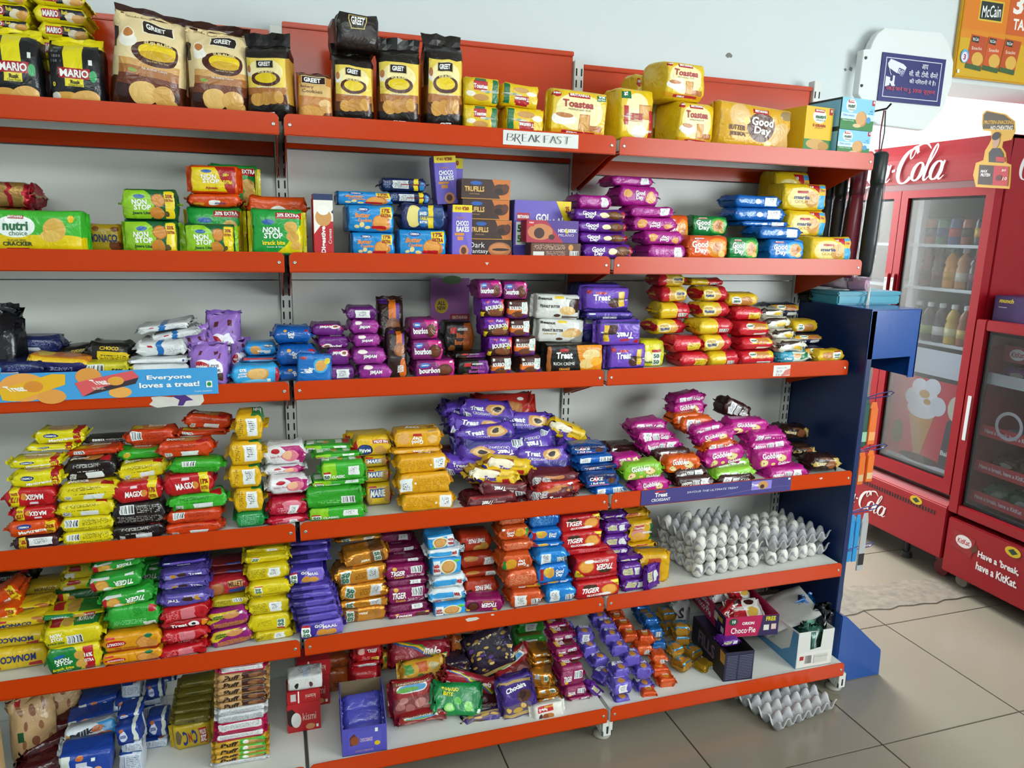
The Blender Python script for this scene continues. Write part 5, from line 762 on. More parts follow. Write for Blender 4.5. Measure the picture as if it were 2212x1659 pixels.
d('gol_s', '6252b0', 'small violet biscuit packet', [('r', .0, .0, .45, 1, '4c3e9a', 1), ('e', .55, .3, .2, .26, 'b8813a', 1), ('r', .1, .5, .3, .9, 'dfe2da', 1), ('r', 0, 0, 1, .2, '7464c0')], [('GOL MAAL', .5, .7, .6, .3, 'f0eef4', '1')], n=5, e=.4, jit=.002)
d('gol_ss', '6656b4', 'small violet biscuit packet with white sticker', stk(.3, .15, .75, .8)+[('e', .5, .3, .2, .26, 'b8813a', 1)], [('GOL MAAL', .5, .7, .6, .3, 'f0eef4', '1')], n=5, e=.4, jit=.002)
d('or_s', 'cc4c1a', 'small orange foil cookie packet', [('e', .5, .5, .24, .3, 'd88a2c', 1), ('t', .1, .2, .9, .7, 'd88058')], [('Good', .5, .6, .4, .3, WHT, '1')], n=4, e=.5, metal=.25, rough=.22, jit=.002)
d('or_ss', 'd0521e', 'small orange foil cookie packet with barcode', bar(.52, .15, .95, .6)+[('t', .1, .5, .9, .9, 'd88058')], [], n=4, e=.5, metal=.25, rough=.22, jit=.002)
d('bl_s', '1a5a9e', 'small blue foil cookie packet', [('t', .1, .2, .9, .7, '5a98d0'), ('e', .5, .5, .24, .3, '8a6a2c', 1)], [], n=4, e=.5, metal=.25, rough=.2, jit=.002)
d('bl_ss', '1c62aa', 'small blue foil cookie packet with barcode', bar(.45, .2, .9, .7), [], n=4, e=.5, metal=.25, rough=.2, jit=.002)
d('go_s', 'b8862c', 'small gold and blue foil cookie packet', [('e', .5, .6, .4, .36, '3a7aa4', 1), ('e', .5, .4, .24, .24, 'c88a3c', 1), ('r', 0, .8, 1, 1, '3a7aa4')], [], n=5, e=.35, metal=.45, rough=.24, jit=.002)
d('go_ss', 'b08a24', 'small gold foil cookie packet with white sticker', stk(.4, .1, .85, .8)+[('t', .1, .2, .9, .9, '7a5a10', 1)], [], n=6, e=.3, metal=.4, rough=.26, jit=.002)

# outline every text once, before the scene fills up
for _D in DES.values():
    for _t in _D['T']:
        _f = _t[6] if len(_t) > 6 else ''
        text_mesh(_t[0], 0.035 if 'n' not in _f else 0.0, 0.25 if 'i' in _f else 0.0)
H = G_ = C_ = None
# ------------------------------------------------------------------ top shelf
S = 'on the top shelf'
col('A', .02, .09, S+' at the far left edge', [('rusk_black', -38, 78, 62)])
col('A', .02, .09, S+' left of the tall cream bags', [('rusk_black', 97, 214, 84)])
col('A', .13, .12, 'the leftmost pile, top shelf', [('rusk_lie', -45, 62, 120), ('rusk_lie', -45, 62, 62), ('rusk_lie', -48, 60, 40), ('rusk_lie', -46, 60, 4), ('rusk_lie', -50, 58, -24)])
col('A', .13, .12, 'the second pile, top shelf', [('rusk_lie', 78, 190, 128), ('rusk_lie', 78, 188, 84), ('rusk_lie', 80, 186, 50), ('rusk_lie', 70, 182, 12), ('rusk_lie', 66, 178, -20)])
col('A', .02, .11, 'leaning at the left, the largest', [('rusk_cream', 214, 378, 22, dict(r=7, rz=8))])
col('A', .15, .10, 'half hidden between the two others', [('rusk_cream', 318, 392, 62, dict(r=2, rz=-10))])
col('A', .02, .11, 'upright beside the leaning one', [('rusk_cream', 392, 530, 58, dict(r=2, rz=4))])
col('A', .01, .08, 'slumped at the end of the left bay', [('rusk_dark', 536, 634, 92, dict(r=-2, rz=-16))])
col('A', .02, .07, S+' between dark rusk packets', [('cookies', 642, 716, 156)])
col('A', .02, .085, 'leftmost of the three standing together', [('rusk_dark', 720, 806, 112)])
col('A', .02, .085, 'middle of the three standing together', [('rusk_dark', 818, 910, 100, dict(rz=-4))])
col('A', .02, .085, 'rightmost of the three standing together', [('rusk_dark', 920, 1002, 90, dict(rz=3))])
zt = at(763, 108, -DEP['A']+.02)[2]
col('A', .02, .16, 'resting on the standing rusk packets', [('rusk_end', 724, 812, 26, dict(rz=4))], z0=zt)
col('A', .015, .09, 'the left of two small yellow piles', [('toast_s', 1004, 1076, 226), ('toast_s', 1004, 1078, 166, dict(rz=-3, r=2))])
col('A', .015, .09, 'the right of two small yellow piles', [('toast_s2', 1094, 1174, 232, dict(u=True, r=2)), ('toast_s2', 1086, 1162, 181, dict(u=True, r=4))])
col('A', .015, .07, 'behind the BREAK FAST card', [('toast9', 1190, 1312, 194, dict(r=2))])
col('A', .015, .1, 'at the joint on the top shelf', [('toast_v', 1334, 1412, 190, dict(rz=10))])
zz = col('A', .02, .12, 'the two-high pile before the wide golden pouch', [('toast', 1460, 1544, 219, dict(rz=8)), ('toast', 1432, 1524, 132, dict(rz=8))])
col('A', .14, .1, 'standing behind the two-high yellow pile', [('toast', 1372, 1432, 160, dict(rz=6))])
col('A', .02, .07, S+' next to the multigrain carton', [('jeera', 1548, 1712, 226, dict(r=3, rz=3))])
col('A', .02, .11, S+' left of the blue cartons', [('nutri5', 1734, 1802, 230, dict(rz=8))])
col('A', .015, .14, 'the pair at the right end, top shelf', [('nutrio', 1804, 1882, 281, dict(rz=6)), ('nutrio', 1812, 1892, 212, dict(rz=6))])
# ------------------------------------------------------------------ second shelf
S = 'on the second shelf'
col('B', .11, .12, 'the far-left pair, second shelf', [('gold_foil', -30, 68, 448), ('gold_foil', -34, 66, 392)])
col('B', .015, .06, 'at the left end of the second shelf', [('cracker', -70, 180, 454)])
col('B', .10, .06, S, [('saltbox', 186, 262, 484)])
P_ = 'the left two-high green pile'
col('B', .015, .075, P_, [('ns_jeera', 266, 382, 476), ('ns_jeera', 262, 378, 408)])
col('B', .012, .06, 'in front of the orange foil pair', [('ns_jeera', 397, 504, 484)])
col('B', .075, .1, 'the mixed cracker tower', [('ns_green', 400, 522, 448, dict(dy=0)), ('ns_orange2', 405, 520, 418), ('ns_orange', 408, 514, 357, dict(dep=.06))])
col('B', .19, .08, 'the pair behind the cracker tower', [('ns_green', 440, 556, 470), ('ns_green', 448, 554, 355)])
col('B', .015, .065, 'at the left joint, second shelf', [('ns_green', 541, 654, 452, dict(rz=-5))])
col('B', .085, .11, 'the pair at the left joint', [('ns_orange2', 538, 660, 470), ('ns_orange2', 536, 664, 424)])
col('B', .02, .06, S+' beside the blue cookies', [('digest_c', 676, 718, 418)])
P_ = 'the left blue cookie pile'
col('B', .012, .09, P_, [('butter', 760, 852, 502), ('butter', 748, 850, 443), ('butter', 728, 848, 413, dict(dy=.05))])
col('B', .012, .09, 'the right blue cookie pile', [('butter', 862, 964, 496), ('table', 866, 962, 440), ('navy_back', 838, 930, 414, dict(dy=.05)), ('navy_back', 826, 922, 384, dict(dy=.05))])
col('B', .012, .06, 'standing in front on the second shelf', [('bakes', 978, 1020, 442)])
zb = at(960, 441, -DEP['B']+.11)[2]
col('B', .1, .06, 'tilted and leaning on the brown cartons', [('bakes', 945, 992, 336, dict(r=-5))], z0=zb)
col('B', .17, .06, 'upright behind the tilted violet carton', [('bakes', 948, 1000, 500), ('bakes', 948, 1000, 340)])
col('B', .05, .15, 'the brown carton pile', [('fantasy', 1012, 1106, 518), ('truf', 1012, 1106, 475), ('truf', 1000, 1101, 431), ('truf', 996, 1102, 387)])
col('B', .07, .06, S, [('gol_box', 1112, 1234, 433)])
col('B', .01, .05, 'the flat carton pair', [('brown_box', 1148, 1254, 525), ('milano', 1138, 1250, 476)])
col('B', .012, .055, 'the purple roll pile', [('gd_choc', 1262, 1368, 527), ('gd_choc', 1252, 1356, 503), ('gd_choc', 1250, 1354, 478), ('gd_choc', 1242, 1352, 452)])
col('B', .09, .11, 'the pair behind the purple rolls', [('gd_magb', 1250, 1330, 452), ('gd_magb', 1248, 1322, 421)])
col('B', .012, .1, 'the tall magenta pile', [('gd_magb', 1400, 1482, 529), ('gd_mag', 1396, 1476, 500, dict(u=True)), ('gd_mag', 1370, 1462, 470, dict(u=True, dy=.03)), ('gd_magb', 1366, 1456, 446, dict(dy=.04)), ('gd_mag', 1340, 1424, 402, dict(dy=.09)), ('gd_magb', 1322, 1412, 380, dict(dy=.11))])
col('B', .09, .09, 'behind the lower orange packet', [('gd_or', 1440, 1492, 464)])
col('B', .012, .075, S+' beside the green cookies', [('gd_or', 1488, 1572, 509)])
col('B', .012, .075, 'at the front of the second shelf', [('gd_gr', 1576, 1640, 513)])
col('B', .11, .08, 'behind the front green packet', [('gd_gr', 1496, 1570, 510), ('gd_gr', 1500, 1572, 466, dict(rz=-4))])
col('B', .012, .1, 'the blue foil pile', [('gd_bl', 1664, 1738, 517), ('gd_blb', 1642, 1732, 490), ('gd_blb', 1606, 1702, 478, dict(dy=.06)), ('gd_blb', 1592, 1696, 449, dict(dy=.07)), ('gd_blb', 1588, 1688, 422, dict(dy=.08))])
col('B', .012, .1, 'the right-end yellow pile', [('marieg', 1754, 1842, 512), ('marieg', 1704, 1786, 455, dict(dy=.08)), ('marieg', 1698, 1788, 396, dict(dy=.08))])
zz = at(1690, 420, -DEP['B']+.19)[2]
col('B', .2, .09, 'the pair behind the yellow pile', [('marieg', 1672, 1750, 480), ('marieg', 1674, 1752, 370)])
# ------------------------------------------------------------------ third shelf
S = 'on the third shelf'
col('C', .06, .1, 'at the far left of the third shelf', [('crumple', -50, 30, 676)])
free('C', 'navy_wrap', 80, 742, .16, .125, .045, .08, r=3, rz=5, where='on top of the loose pile, third shelf')
free('C', 'navy_wrap', 40, 793, .05, .13, .04, .08, r=-2, where='behind the left end of the long blue banner')
free('C', 'navy_wrap', 60, 768, .14, .15, .035, .08, r=4, where='in the middle of the loose pile, third shelf')
free('C', 'orange_top', 135, 783, .06, .135, .042, .09, r=4, rz=-6, where='behind the long blue banner')
free('C', 'blacky', 165, 765, .15, .08, .05, .08, r=-6, rz=15, where='left of the white packets')
free('C', 'blacky', 242, 760, .10, .10, .055, .08, r=4, rz=-6, where='touching the white packets')
free('C', 'yel_grn', 235, 790, .05, .1, .03, .08, where='behind the blue banner, third shelf')
col('C', .02, .12, 'the white packet pile', [('white_p', 276, 406, 786), ('white_p', 278, 404, 774), ('white_b', 292, 402, 738, dict(dy=.02)), ('white_b', 326, 432, 716, dict(dy=.06, r=-10)), ('white_b', 296, 412, 700, dict(dy=.07, r=-8))])
col('C', .015, .09, 'at the front of the lilac heap', [('lovebite', 404, 490, 752, dict(rz=4))])
col('C', .12, .08, 'highest of the lilac heap', [('lovebite', 440, 514, 680, dict(r=2))])
col('C', .09, .06, 'half hidden in the lilac heap', [('lovebite', 418, 484, 712, dict(r=-16))])
col('C', .10, .07, 'at the right of the lilac heap', [('lovebite', 488, 528, 738, dict(r=8))])
col('C', .02, .08, 'the light blue pile', [('digest_s', 498, 604, 790), ('digest_r', 524, 604, 776, dict(dy=.05)), ('digest_b', 528, 596, 740, dict(u=True, dy=.06))])
col('C', .035, .09, 'the deep blue roll pile at the joint', [('gd_roll', 600, 690, 792), ('gd_roll', 598, 684, 747), ('gd_roll', 590, 672, 706, dict(dy=.02))])
col('C', .004, .03, 'leaning at the front of the third shelf', [('gd_up', 640, 714, 766, dict(r=3))])
col('C', .03, .1, 'the left purple jam biscuit pile', [('jim_b', 712, 768, 790), ('jim', 706, 758, 756), ('jim', 686, 752, 728, dict(dy=.03, u=True)), ('jim', 674, 742, 701, dict(dy=.05))])
col('C', .015, .09, 'the right purple jam biscuit pile', [('jim2', 776, 846, 788), ('jim2', 762, 834, 754), ('jim2', 762, 822, 723, dict(dy=.03)), ('jim2', 756, 818, 692, dict(dy=.04)), ('jim_b', 750, 814, 664, dict(dy=.05))])
col('C', .11, .06, 'taller of the two dark ones', [('bour_v', 816, 872, 648)])
col('C', .02, .05, 'shorter of the two dark ones', [('bour_v', 836, 880, 716)])
col('C', .012, .09, 'the three-high pile beside dark packets', [('bour_c', 896, 982, 778), ('bour_c', 890, 956, 734), ('bour_c', 886, 946, 690)])
col('C', .09, .09, 'behind the black and purple pair', [('bour_k', 958, 1024, 760), ('bour_k', 960, 1024, 696)])
col('C', .012, .07, 'the front black pair', [('bour_kp', 990, 1058, 778), ('bour_kp', 984, 1050, 762, dict(dy=.03))])
col('C', .012, .09, 'the left bourbon tower', [('bour_s', 1062, 1106, 770), ('fab', 1056, 1108, 727), ('fab', 1046, 1101, 686), ('fab', 1040, 1090, 645), ('bour_c', 1032, 1084, 606)])
col('C', .012, .1, 'the right bourbon tower', [('bour_s', 1124, 1168, 770), ('bour_s', 1112, 1158, 728), ('bour_s', 1103, 1146, 690), ('bour_s', 1098, 1142, 648), ('bour_c', 1088, 1140, 608)])
zq = col('C', .012, .06, S+' beneath the pale wafers', [('rich', 1184, 1302, 744)])
col('C', .06, .1, 'the hidden row behind the black wafer packet', [('bour_kp', 1180, 1296, 742)])
col('C', .05, .05, 'the pale wafer pair', [('beanut', 1162, 1260, 690, dict(r=3)), ('beanut2', 1156, 1252, 637, dict(r=3))], z0=zq)
col('C', .012, .05, 'the violet wafer pile', [('treat_w', 1318, 1396, 746), ('treat_w', 1296, 1384, 692, dict(u=True)), ('treat_n', 1268, 1366, 674, dict(dy=.02)), ('treat_w', 1264, 1360, 622, dict(dy=.03))])
col('C', .075, .1, 'the row behind the violet wafer pile', [('treat_n', 1280, 1372, 742), ('treat_n', 1262, 1354, 680), ('treat_n', 1250, 1344, 612)])
col('C', .05, .08, S+' between violet wafers and red rolls', [('maska', 1386, 1436, 736)])
col('C', .012, .1, 'the first red and yellow roll pile', [('marie_b', 1472, 1532, 762), ('marie_b', 1456, 1518, 728), ('marie_r', 1416, 1482, 692, dict(dy=.05, u=True)), ('marie_y', 1428, 1494, 655, dict(dy=.06)), ('marie_r', 1430, 1486, 620, dict(dy=.07)), ('marie_r', 1424, 1482, 592, dict(dy=.08))])
col('C', .012, .1, 'the second red and yellow roll pile', [('marie_y', 1534, 1598, 760), ('marie_r', 1520, 1582, 724, dict(u=True)), ('marie_y', 1510, 1584, 690), ('marie_r', 1516, 1578, 654, dict(u=True, dy=.03)), ('marie_r', 1518, 1574, 620, dict(u=True, dy=.05)), ('marie_y', 1490, 1562, 602, dict(dy=.09))])
col('C', .012, .1, 'the third red and yellow roll pile', [('nutri_r', 1602, 1674, 758), ('nutri_r', 1604, 1672, 728), ('nutri_r', 1598, 1664, 696), ('marie_b', 1590, 1648, 664, dict(dy=.03)), ('nutri_y', 1574, 1638, 633, dict(dy=.05, u=True))])
col('C', .03, .1, 'the oat cookie pouch pile', [('cup_t', 1684, 1752, 760), ('cup_w', 1682, 1742, 736), ('cup_w', 1670, 1718, 712, dict(dy=.03)), ('cup_w', 1652, 1708, 686, dict(dy=.05)), ('cup_w', 1646, 1694, 668, dict(dy=.08))])
col('C', .04, .1, 'the roll pile at the right end', [('nutri_n', 1742, 1786, 750), ('nutri_n', 1716, 1776, 722, dict(dy=.05)), ('nutri_y', 1714, 1768, 692, dict(dy=.07, u=True)), ('nutri_n', 1666, 1728, 656, dict(dy=.14))])
col('C', .012, .06, S+' at the right end', [('nutri_y', 1766, 1824, 757)])
# ------------------------------------------------------------------ fourth shelf
H = 'in the croissant heap'; G_ = 'in the cake slice heap'; C_ = 'in the candy heap'
S = 'on the fourth shelf'
col('D', .012, .06, 'the leftmost pile, fourth shelf', [('magic_c', 32, 124, 1158), ('magic_o', 18, 120, 1126), ('magix', 28, 116, 1096, dict(u=True)), ('magix', 12, 116, 1055, dict(u=True)), ('magic_y', 26, 128, 1020), ('magic_y', 24, 128, 992, dict(dy=.03)), ('magic_y', 62, 160, 962, dict(dy=.09)), ('magic_y', 78, 178, 930, dict(dy=.10))])
col('D', .012, .06, 'the second pile, fourth shelf', [('bn_yb', 138, 240, 1148), ('bn_yb', 134, 240, 1117), ('bn_y', 124, 240, 1084), ('bn_y', 128, 250, 1046), ('bn_k', 140, 248, 995, dict(dy=.03, r=-3)), ('bn_ob', 152, 256, 970, dict(dy=.07, r=-3)), ('bn_kb', 188, 280, 950, dict(dy=.12))])
col('D', .012, .06, 'the third pile, fourth shelf', [('bn_k', 246, 352, 1134), ('bn_kb', 244, 352, 1086), ('magix', 248, 348, 1042, dict(r=-4)), ('bn_y', 258, 358, 1000, dict(dy=.03, r=-4)), ('bn_gf', 258, 344, 972, dict(dy=.06)), ('bn_ob', 276, 376, 928, dict(dy=.09))])
col('D', .012, .06, 'the fourth pile, fourth shelf', [('bn_o', 362, 474, 1130), ('bn_ob', 364, 474, 1102), ('bn_g', 370, 484, 1068), ('magix', 358, 458, 1024, dict(r=-4)), ('bn_gb', 370, 476, 995), ('bn_o', 346, 456, 955, dict(dy=.03)), ('bn_ob', 388, 486, 936, dict(dy=.08)), ('bn_o', 402, 494, 898, dict(dy=.10, r=6))])
col('D', .02, .11, 'the end-on yellow column, fourth shelf', [('end_g', 512, 570, 1108), ('end_y', 508, 566, 1056), ('end_y', 496, 560, 1008), ('end_y', 496, 562, 955), ('end_y', 510, 566, 897)])
col('D', .02, .07, 'the cake pile left of the joint', [('swiss_r', 580, 664, 1116), ('swiss_r', 584, 662, 1078), ('swiss_r2', 580, 660, 1064, dict(dy=.03)), ('swiss_w', 580, 662, 1032), ('swiss_w', 574, 654, 1008, dict(dy=.03)), ('swiss_w', 570, 656, 962, dict(dy=.04))])
col('D', .015, .07, 'the green cracker pile', [('cls', 674, 784, 1096), ('cls_b', 666, 780, 1054), ('cls', 680, 784, 1036, dict(dy=.015)), ('cls', 698, 784, 998), ('cls', 684, 772, 982, dict(dy=.04)), ('cls', 664, 756, 965, dict(dy=.08))])
col('D', .08, .08, 'the tea biscuit roll pile', [('marie_p', 790, 846, 1046), ('marie_p', 786, 842, 1012), ('marie_p', 786, 838, 986), ('marie_x', 768, 842, 944, dict(u=True))])
col('D', .19, .06, 'the pair behind the roll pile', [('marie_x', 748, 834, 1000), ('marie_x', 752, 836, 936, dict(u=True))])
col('D', .015, .07, 'the golden cookie pile', [('gd_goldb', 874, 976, 1066), ('gd_goldb', 864, 970, 1024, dict(u=True)), ('gd_goldb', 862, 962, 986, dict(dy=.01)), ('gd_gold', 852, 946, 970, dict(dy=.04)), ('gd_gold', 856, 950, 930, dict(dy=.05, u=True))])
H = 'in the croissant heap'
def heap(lv, where, rows):
    for q, r_ in enumerate(rows):
        dn, cx, cy, yo, w_, h_, d_ = r_[:7]; k = r_[7] if len(r_) > 7 else {}
        pos = k.pop('p', None)
        free(lv, dn, cx, cy, yo, w_, h_, d_, where=where, ordn=pos, **k)
heap('D', H, [
 ('cro_m', 1055, 1078, .06, .115, .036, .09, dict(p='lowest at the left', u=True)), ('cro_m', 1180, 1062, .06, .115, .036, .09, dict(p='lowest at the right', r=-4)),
 ('cro_m', 1080, 1048, .08, .115, .034, .09, dict(p='second at the left', u=True, r=8)), ('cro_r', 1195, 1045, .065, .11, .03, .09, dict(p='under the upper maroon one')), ('cro_m', 1188, 1026, .075, .12, .036, .09, dict(p='topmost maroon', r=3, rx=15)),
 ('cro_y', 1060, 1022, .085, .12, .036, .08, dict(p='lower', r=8)), ('cro_y', 1090, 1000, .10, .12, .036, .08, dict(p='middle', r=10)), ('cro_y', 1215, 928, .20, .11, .04, .08, dict(p='highest', r=22)),
 ('cro_p', 1010, 1000, .14, .14, .04, .09, dict(p='at the left', r=4)), ('cro_p', 1165, 990, .11, .14, .05, .06, dict(p='front right', r=4, rx=-25)), ('cro_m', 975, 985, .20, .12, .04, .09, dict(p='darkest, at the back left')),
 ('cro_p', 1060, 972, .13, .155, .05, .06, dict(p='front left', r=4, rx=-20, u=True)), ('cro_p', 1130, 958, .16, .14, .055, .06, dict(p='upside down in the middle', rx=-25, u=True, r=-3)), ('cro_p', 1235, 960, .19, .1, .04, .08, dict(p='far right', r=14)),
 ('cro_p', 1045, 942, .16, .14, .05, .06, dict(p='tilted left of centre', r=-3, rx=-25)), ('cro_p', 1130, 915, .20, .14, .05, .06, dict(p='right of the top one', r=6, rx=-20)), ('cro_p', 1030, 922, .19, .15, .045, .07, dict(p='beneath the top one', r=10, rx=-15)),
 ('cro_p', 1005, 888, .23, .12, .045, .08, dict(p='at the back left', r=3)), ('cro_r', 1085, 885, .27, .15, .07, .05, dict(p='standing at the back', rx=-20)), ('cro_p', 1045, 890, .21, .13, .05, .07, dict(p='the topmost', r=8, rx=-15))])
col('D', .012, .07, 'the blue cake bar pile', [('cake_bb', 1288, 1346, 1052), ('cake_b', 1270, 1334, 1022), ('cake_b', 1256, 1330, 1006, dict(dy=.03)), ('cake_bb', 1252, 1322, 986, dict(dy=.05)), ('cake_b', 1236, 1308, 962, dict(dy=.07, r=2))])
col('D', .15, .08, 'the row behind the blue cake bars', [('cake_b', 1206, 1276, 1000), ('cake_b', 1208, 1278, 972)])
G_ = 'in the cake slice heap'
heap('D', G_, [
 ('gb_m', 1400, 1045, .035, .085, .035, .06, dict(p='lowest at the left front', r=-3)), ('gb_kb', 1492, 1036, .04, .1, .03, .07, dict(p='lowest, half hidden by lime', u=True)), ('gb_kb', 1575, 1032, .045, .1, .03, .07, dict(p='lowest at the centre')), ('gb_mb', 1690, 1020, .05, .115, .035, .07, dict(p='lowest at the right', u=True)),
 ('gb_g', 1380, 1012, .05, .1, .04, .06, dict(p='at the left front', r=-2)), ('gb_kb', 1480, 1018, .06, .09, .03, .07, dict(p='under the orange front', u=True)), ('gb_gb', 1575, 1020, .055, .11, .032, .07, dict(p='at the centre', r=-4)), ('gb_m', 1348, 994, .08, .07, .03, .06, dict(p='at the left behind lime', u=True)),
 ('gb_gb', 1570, 1000, .09, .1, .03, .07, dict(p='behind centre lime', u=True)), ('gb_o', 1465, 998, .06, .095, .04, .06, dict(p='at the front', r=2)), ('gb_m', 1662, 985, .07, .115, .045, .06, dict(p='at the right front', r=-2)), ('gb_m', 1555, 982, .075, .11, .042, .06, dict(p='at the centre front', r=-7)),
 ('gb_kb', 1440, 978, .10, .1, .032, .07, dict(p='at the left of the orange', r=2)), ('gb_ob', 1545, 960, .09, .085, .026, .06, dict(p='in the middle', r=-6)), ('gb_mb', 1420, 960, .12, .1, .035, .07, dict(p='left middle', u=True)), ('gb_mb', 1650, 958, .10, .115, .028, .07, dict(p='right middle', u=True, r=-2)),
 ('gb_mb', 1645, 942, .12, .11, .038, .07, dict(p='under the right top', rx=10)), ('gb_m', 1538, 940, .11, .105, .032, .06, dict(p='under the centre', r=-8)), ('gb_mb', 1405, 938, .13, .095, .03, .07, dict(p='left upper', r=2)), ('gb_mb', 1520, 925, .13, .085, .028, .06, dict(p='centre upper', r=-8, u=True)),
 ('gb_m', 1605, 918, .15, .115, .036, .07, dict(p='right upper', r=2)), ('gb_mb', 1390, 918, .18, .095, .03, .07, dict(p='left topmost', r=-4)), ('gb_ob', 1495, 912, .17, .09, .04, .07, dict(p='below the upper magenta')), ('gb_ob', 1475, 900, .18, .08, .026, .06, dict(p='highest', r=-4)),
 ('gb_m', 1480, 880, .21, .09, .036, .06, dict(p='second from the top', r=-6)), ('gb_mb', 1478, 860, .23, .085, .03, .07, dict(p='the very top', r=-8)), ('gb_kb', 1580, 882, .24, .085, .045, .07, dict(p='topmost dark', r=24)),
 ('gb_kb', 1335, 970, .18, .09, .03, .08, dict(p='far left', r=2)), ('gb_kb', 1350, 980, .15, .07, .03, .07, dict(p='far left front'))])
free('D', 'cake_d', 1768, 996, .05, .115, .05, .075, r=3, where='at the right end, fourth shelf')
free('D', 'cake_d', 1705, 930, .24, .11, .045, .08, r=6, where='at the back, fourth shelf')
free('D', 'cake_d', 1722, 970, .16, .10, .035, .08, r=2, where='behind the right magenta ones')
# ------------------------------------------------------------------ fifth shelf
S = 'on the fifth shelf'
col('E', .05, .07, 'the yellow roll pile at the left', [('monaco', -40, 100, 1402, dict(u=True)), ('monaco', -45, 98, 1368, dict(u=True)), ('monaco', -25, 100, 1335, dict(dy=.015)), ('monaco', -20, 106, 1312, dict(dy=.05))])
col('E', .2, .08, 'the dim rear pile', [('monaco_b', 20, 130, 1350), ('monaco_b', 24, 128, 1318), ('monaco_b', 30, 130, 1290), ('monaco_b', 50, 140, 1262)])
free('E', 'magic_o', 10, 1285, .16, .1, .05, .08, r=-30, where='crumpled at the far left, fifth shelf'); free('E', 'magic_o', 0, 1318, .12, .1, .04, .08, r=-10, where='half cut off at the left edge, fifth shelf')
free('E', 'bn_k', 30, 1246, .27, .11, .05, .07, where='at the back left of the fifth shelf')
col('E', .012, .085, 'the yellow and green cracker pile', [('krack', 102, 212, 1396, dict(rz=5)), ('krack_b', 96, 212, 1356, dict(rz=4)), ('krack', 98, 222, 1328, dict(dy=.05))])
col('E', .15, .08, 'the pile behind the green crackers', [('yel_plain', 130, 214, 1345), ('krack_u', 128, 222, 1276, dict(u=True, r=-4)), ('yel_plain', 132, 214, 1252), ('yel_plain', 138, 204, 1222)])
col('E', .012, .07, 'the green coconut pile', [('coco', 224, 346, 1408, dict(u=True)), ('coco', 226, 344, 1368, dict(u=True)), ('tiger_c', 240, 340, 1358, dict(dy=.03)), ('tiger_cb', 234, 340, 1308), ('tiger_c', 222, 326, 1280, dict(u=True, r=-5)), ('tiger_c', 200, 304, 1242, dict(u=True, dy=.02, r=-6)), ('tiger_c', 204, 300, 1212, dict(u=True, dy=.05, r=-5))])
col('E', .18, .07, 'the rear coconut pile', [('tiger_cb', 250, 352, 1340), ('tiger_cb', 250, 352, 1300), ('tiger_c', 250, 350, 1262, dict(u=True)), ('tiger_c', 250, 352, 1228, dict(u=True)), ('tiger_cb', 252, 352, 1202)])
col('E', .012, .07, 'the red and violet pile', [('treat_r', 350, 446, 1398, dict(r=-5)), ('treat_rf', 352, 448, 1384, dict(dy=.03)), ('treat_r', 352, 444, 1362, dict(r=-3)), ('treat_rf', 352, 446, 1338, dict(dy=.01)), ('treat_r', 350, 448, 1310, dict(r=-3)), ('jimv', 348, 448, 1284, dict(u=True)), ('jimv', 354, 448, 1256, dict(dy=.03)), ('jimv', 352, 446, 1232, dict(dy=.05, r=-4)), ('treat_n', 352, 440, 1214, dict(dy=.08))])
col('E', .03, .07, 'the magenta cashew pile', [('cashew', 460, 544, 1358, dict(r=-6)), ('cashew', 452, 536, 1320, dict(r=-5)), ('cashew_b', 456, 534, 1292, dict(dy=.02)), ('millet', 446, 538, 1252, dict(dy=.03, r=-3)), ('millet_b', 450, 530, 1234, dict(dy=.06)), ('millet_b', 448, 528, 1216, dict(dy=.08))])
col('E', .03, .08, 'the yellow square column', [('mas_yb', 552, 630, 1364), ('mas_y', 540, 624, 1328, dict(u=True)), ('mas_yb', 540, 624, 1296), ('mas_y', 540, 624, 1282, dict(dy=.02)), ('mas_y', 540, 624, 1260), ('mas_yb', 536, 622, 1222, dict(dy=.02)), ('mas_y', 532, 620, 1200, dict(dy=.04)), ('mas_yb', 536, 618, 1186, dict(dy=.06))])
col('E', .01, .09, 'the violet square column', [('gol', 650, 738, 1342), ('gol_t', 644, 730, 1326), ('gol_t', 640, 726, 1310), ('gol_t', 636, 722, 1296), ('gol_t', 632, 716, 1280, dict(dy=.01)), ('gol_t', 628, 710, 1266, dict(dy=.02)), ('gol', 626, 698, 1228, dict(dy=.03)), ('gol_t', 626, 706, 1216, dict(dy=.06)), ('gol_t', 628, 706, 1204, dict(dy=.09)), ('gol_t', 630, 706, 1192, dict(dy=.12))])
col('E', .06, .08, 'the gold foil pile', [('gold5', 736, 830, 1313, dict(u=True)), ('gold5b', 738, 834, 1296), ('gold5b', 736, 836, 1262), ('gold5b', 728, 832, 1226, dict(r=-2)), ('gold5', 748, 836, 1190, dict(r=-6, dy=.01)), ('gold5b', 730, 820, 1172, dict(dy=.08)), ('gold5b', 732, 820, 1154, dict(dy=.11))])
col('E', .05, .08, 'the maroon column beside the gold pile', [('tiger_m', 844, 926, 1322), ('tiger_mt', 842, 922, 1304), ('tiger_mb', 844, 918, 1266), ('tiger_mt', 842, 918, 1252), ('tiger_mb', 838, 916, 1222), ('tiger_mt', 838, 914, 1206, dict(dy=.02)), ('tiger_mt', 832, 900, 1182, dict(dy=.06)), ('tiger_mt', 822, 890, 1152, dict(dy=.09))])
col('E', .03, .08, 'the light blue and white column', [('milk', 940, 1008, 1306), ('milk', 936, 1006, 1290, dict(dy=.02)), ('milk_w', 930, 1000, 1272), ('milk_w', 938, 1002, 1244), ('milk', 934, 996, 1206), ('milk_w', 928, 994, 1186), ('milk', 926, 982, 1158, dict(r=-4, u=True)), ('milk_w', 900, 975, 1140, dict(dy=.08))])
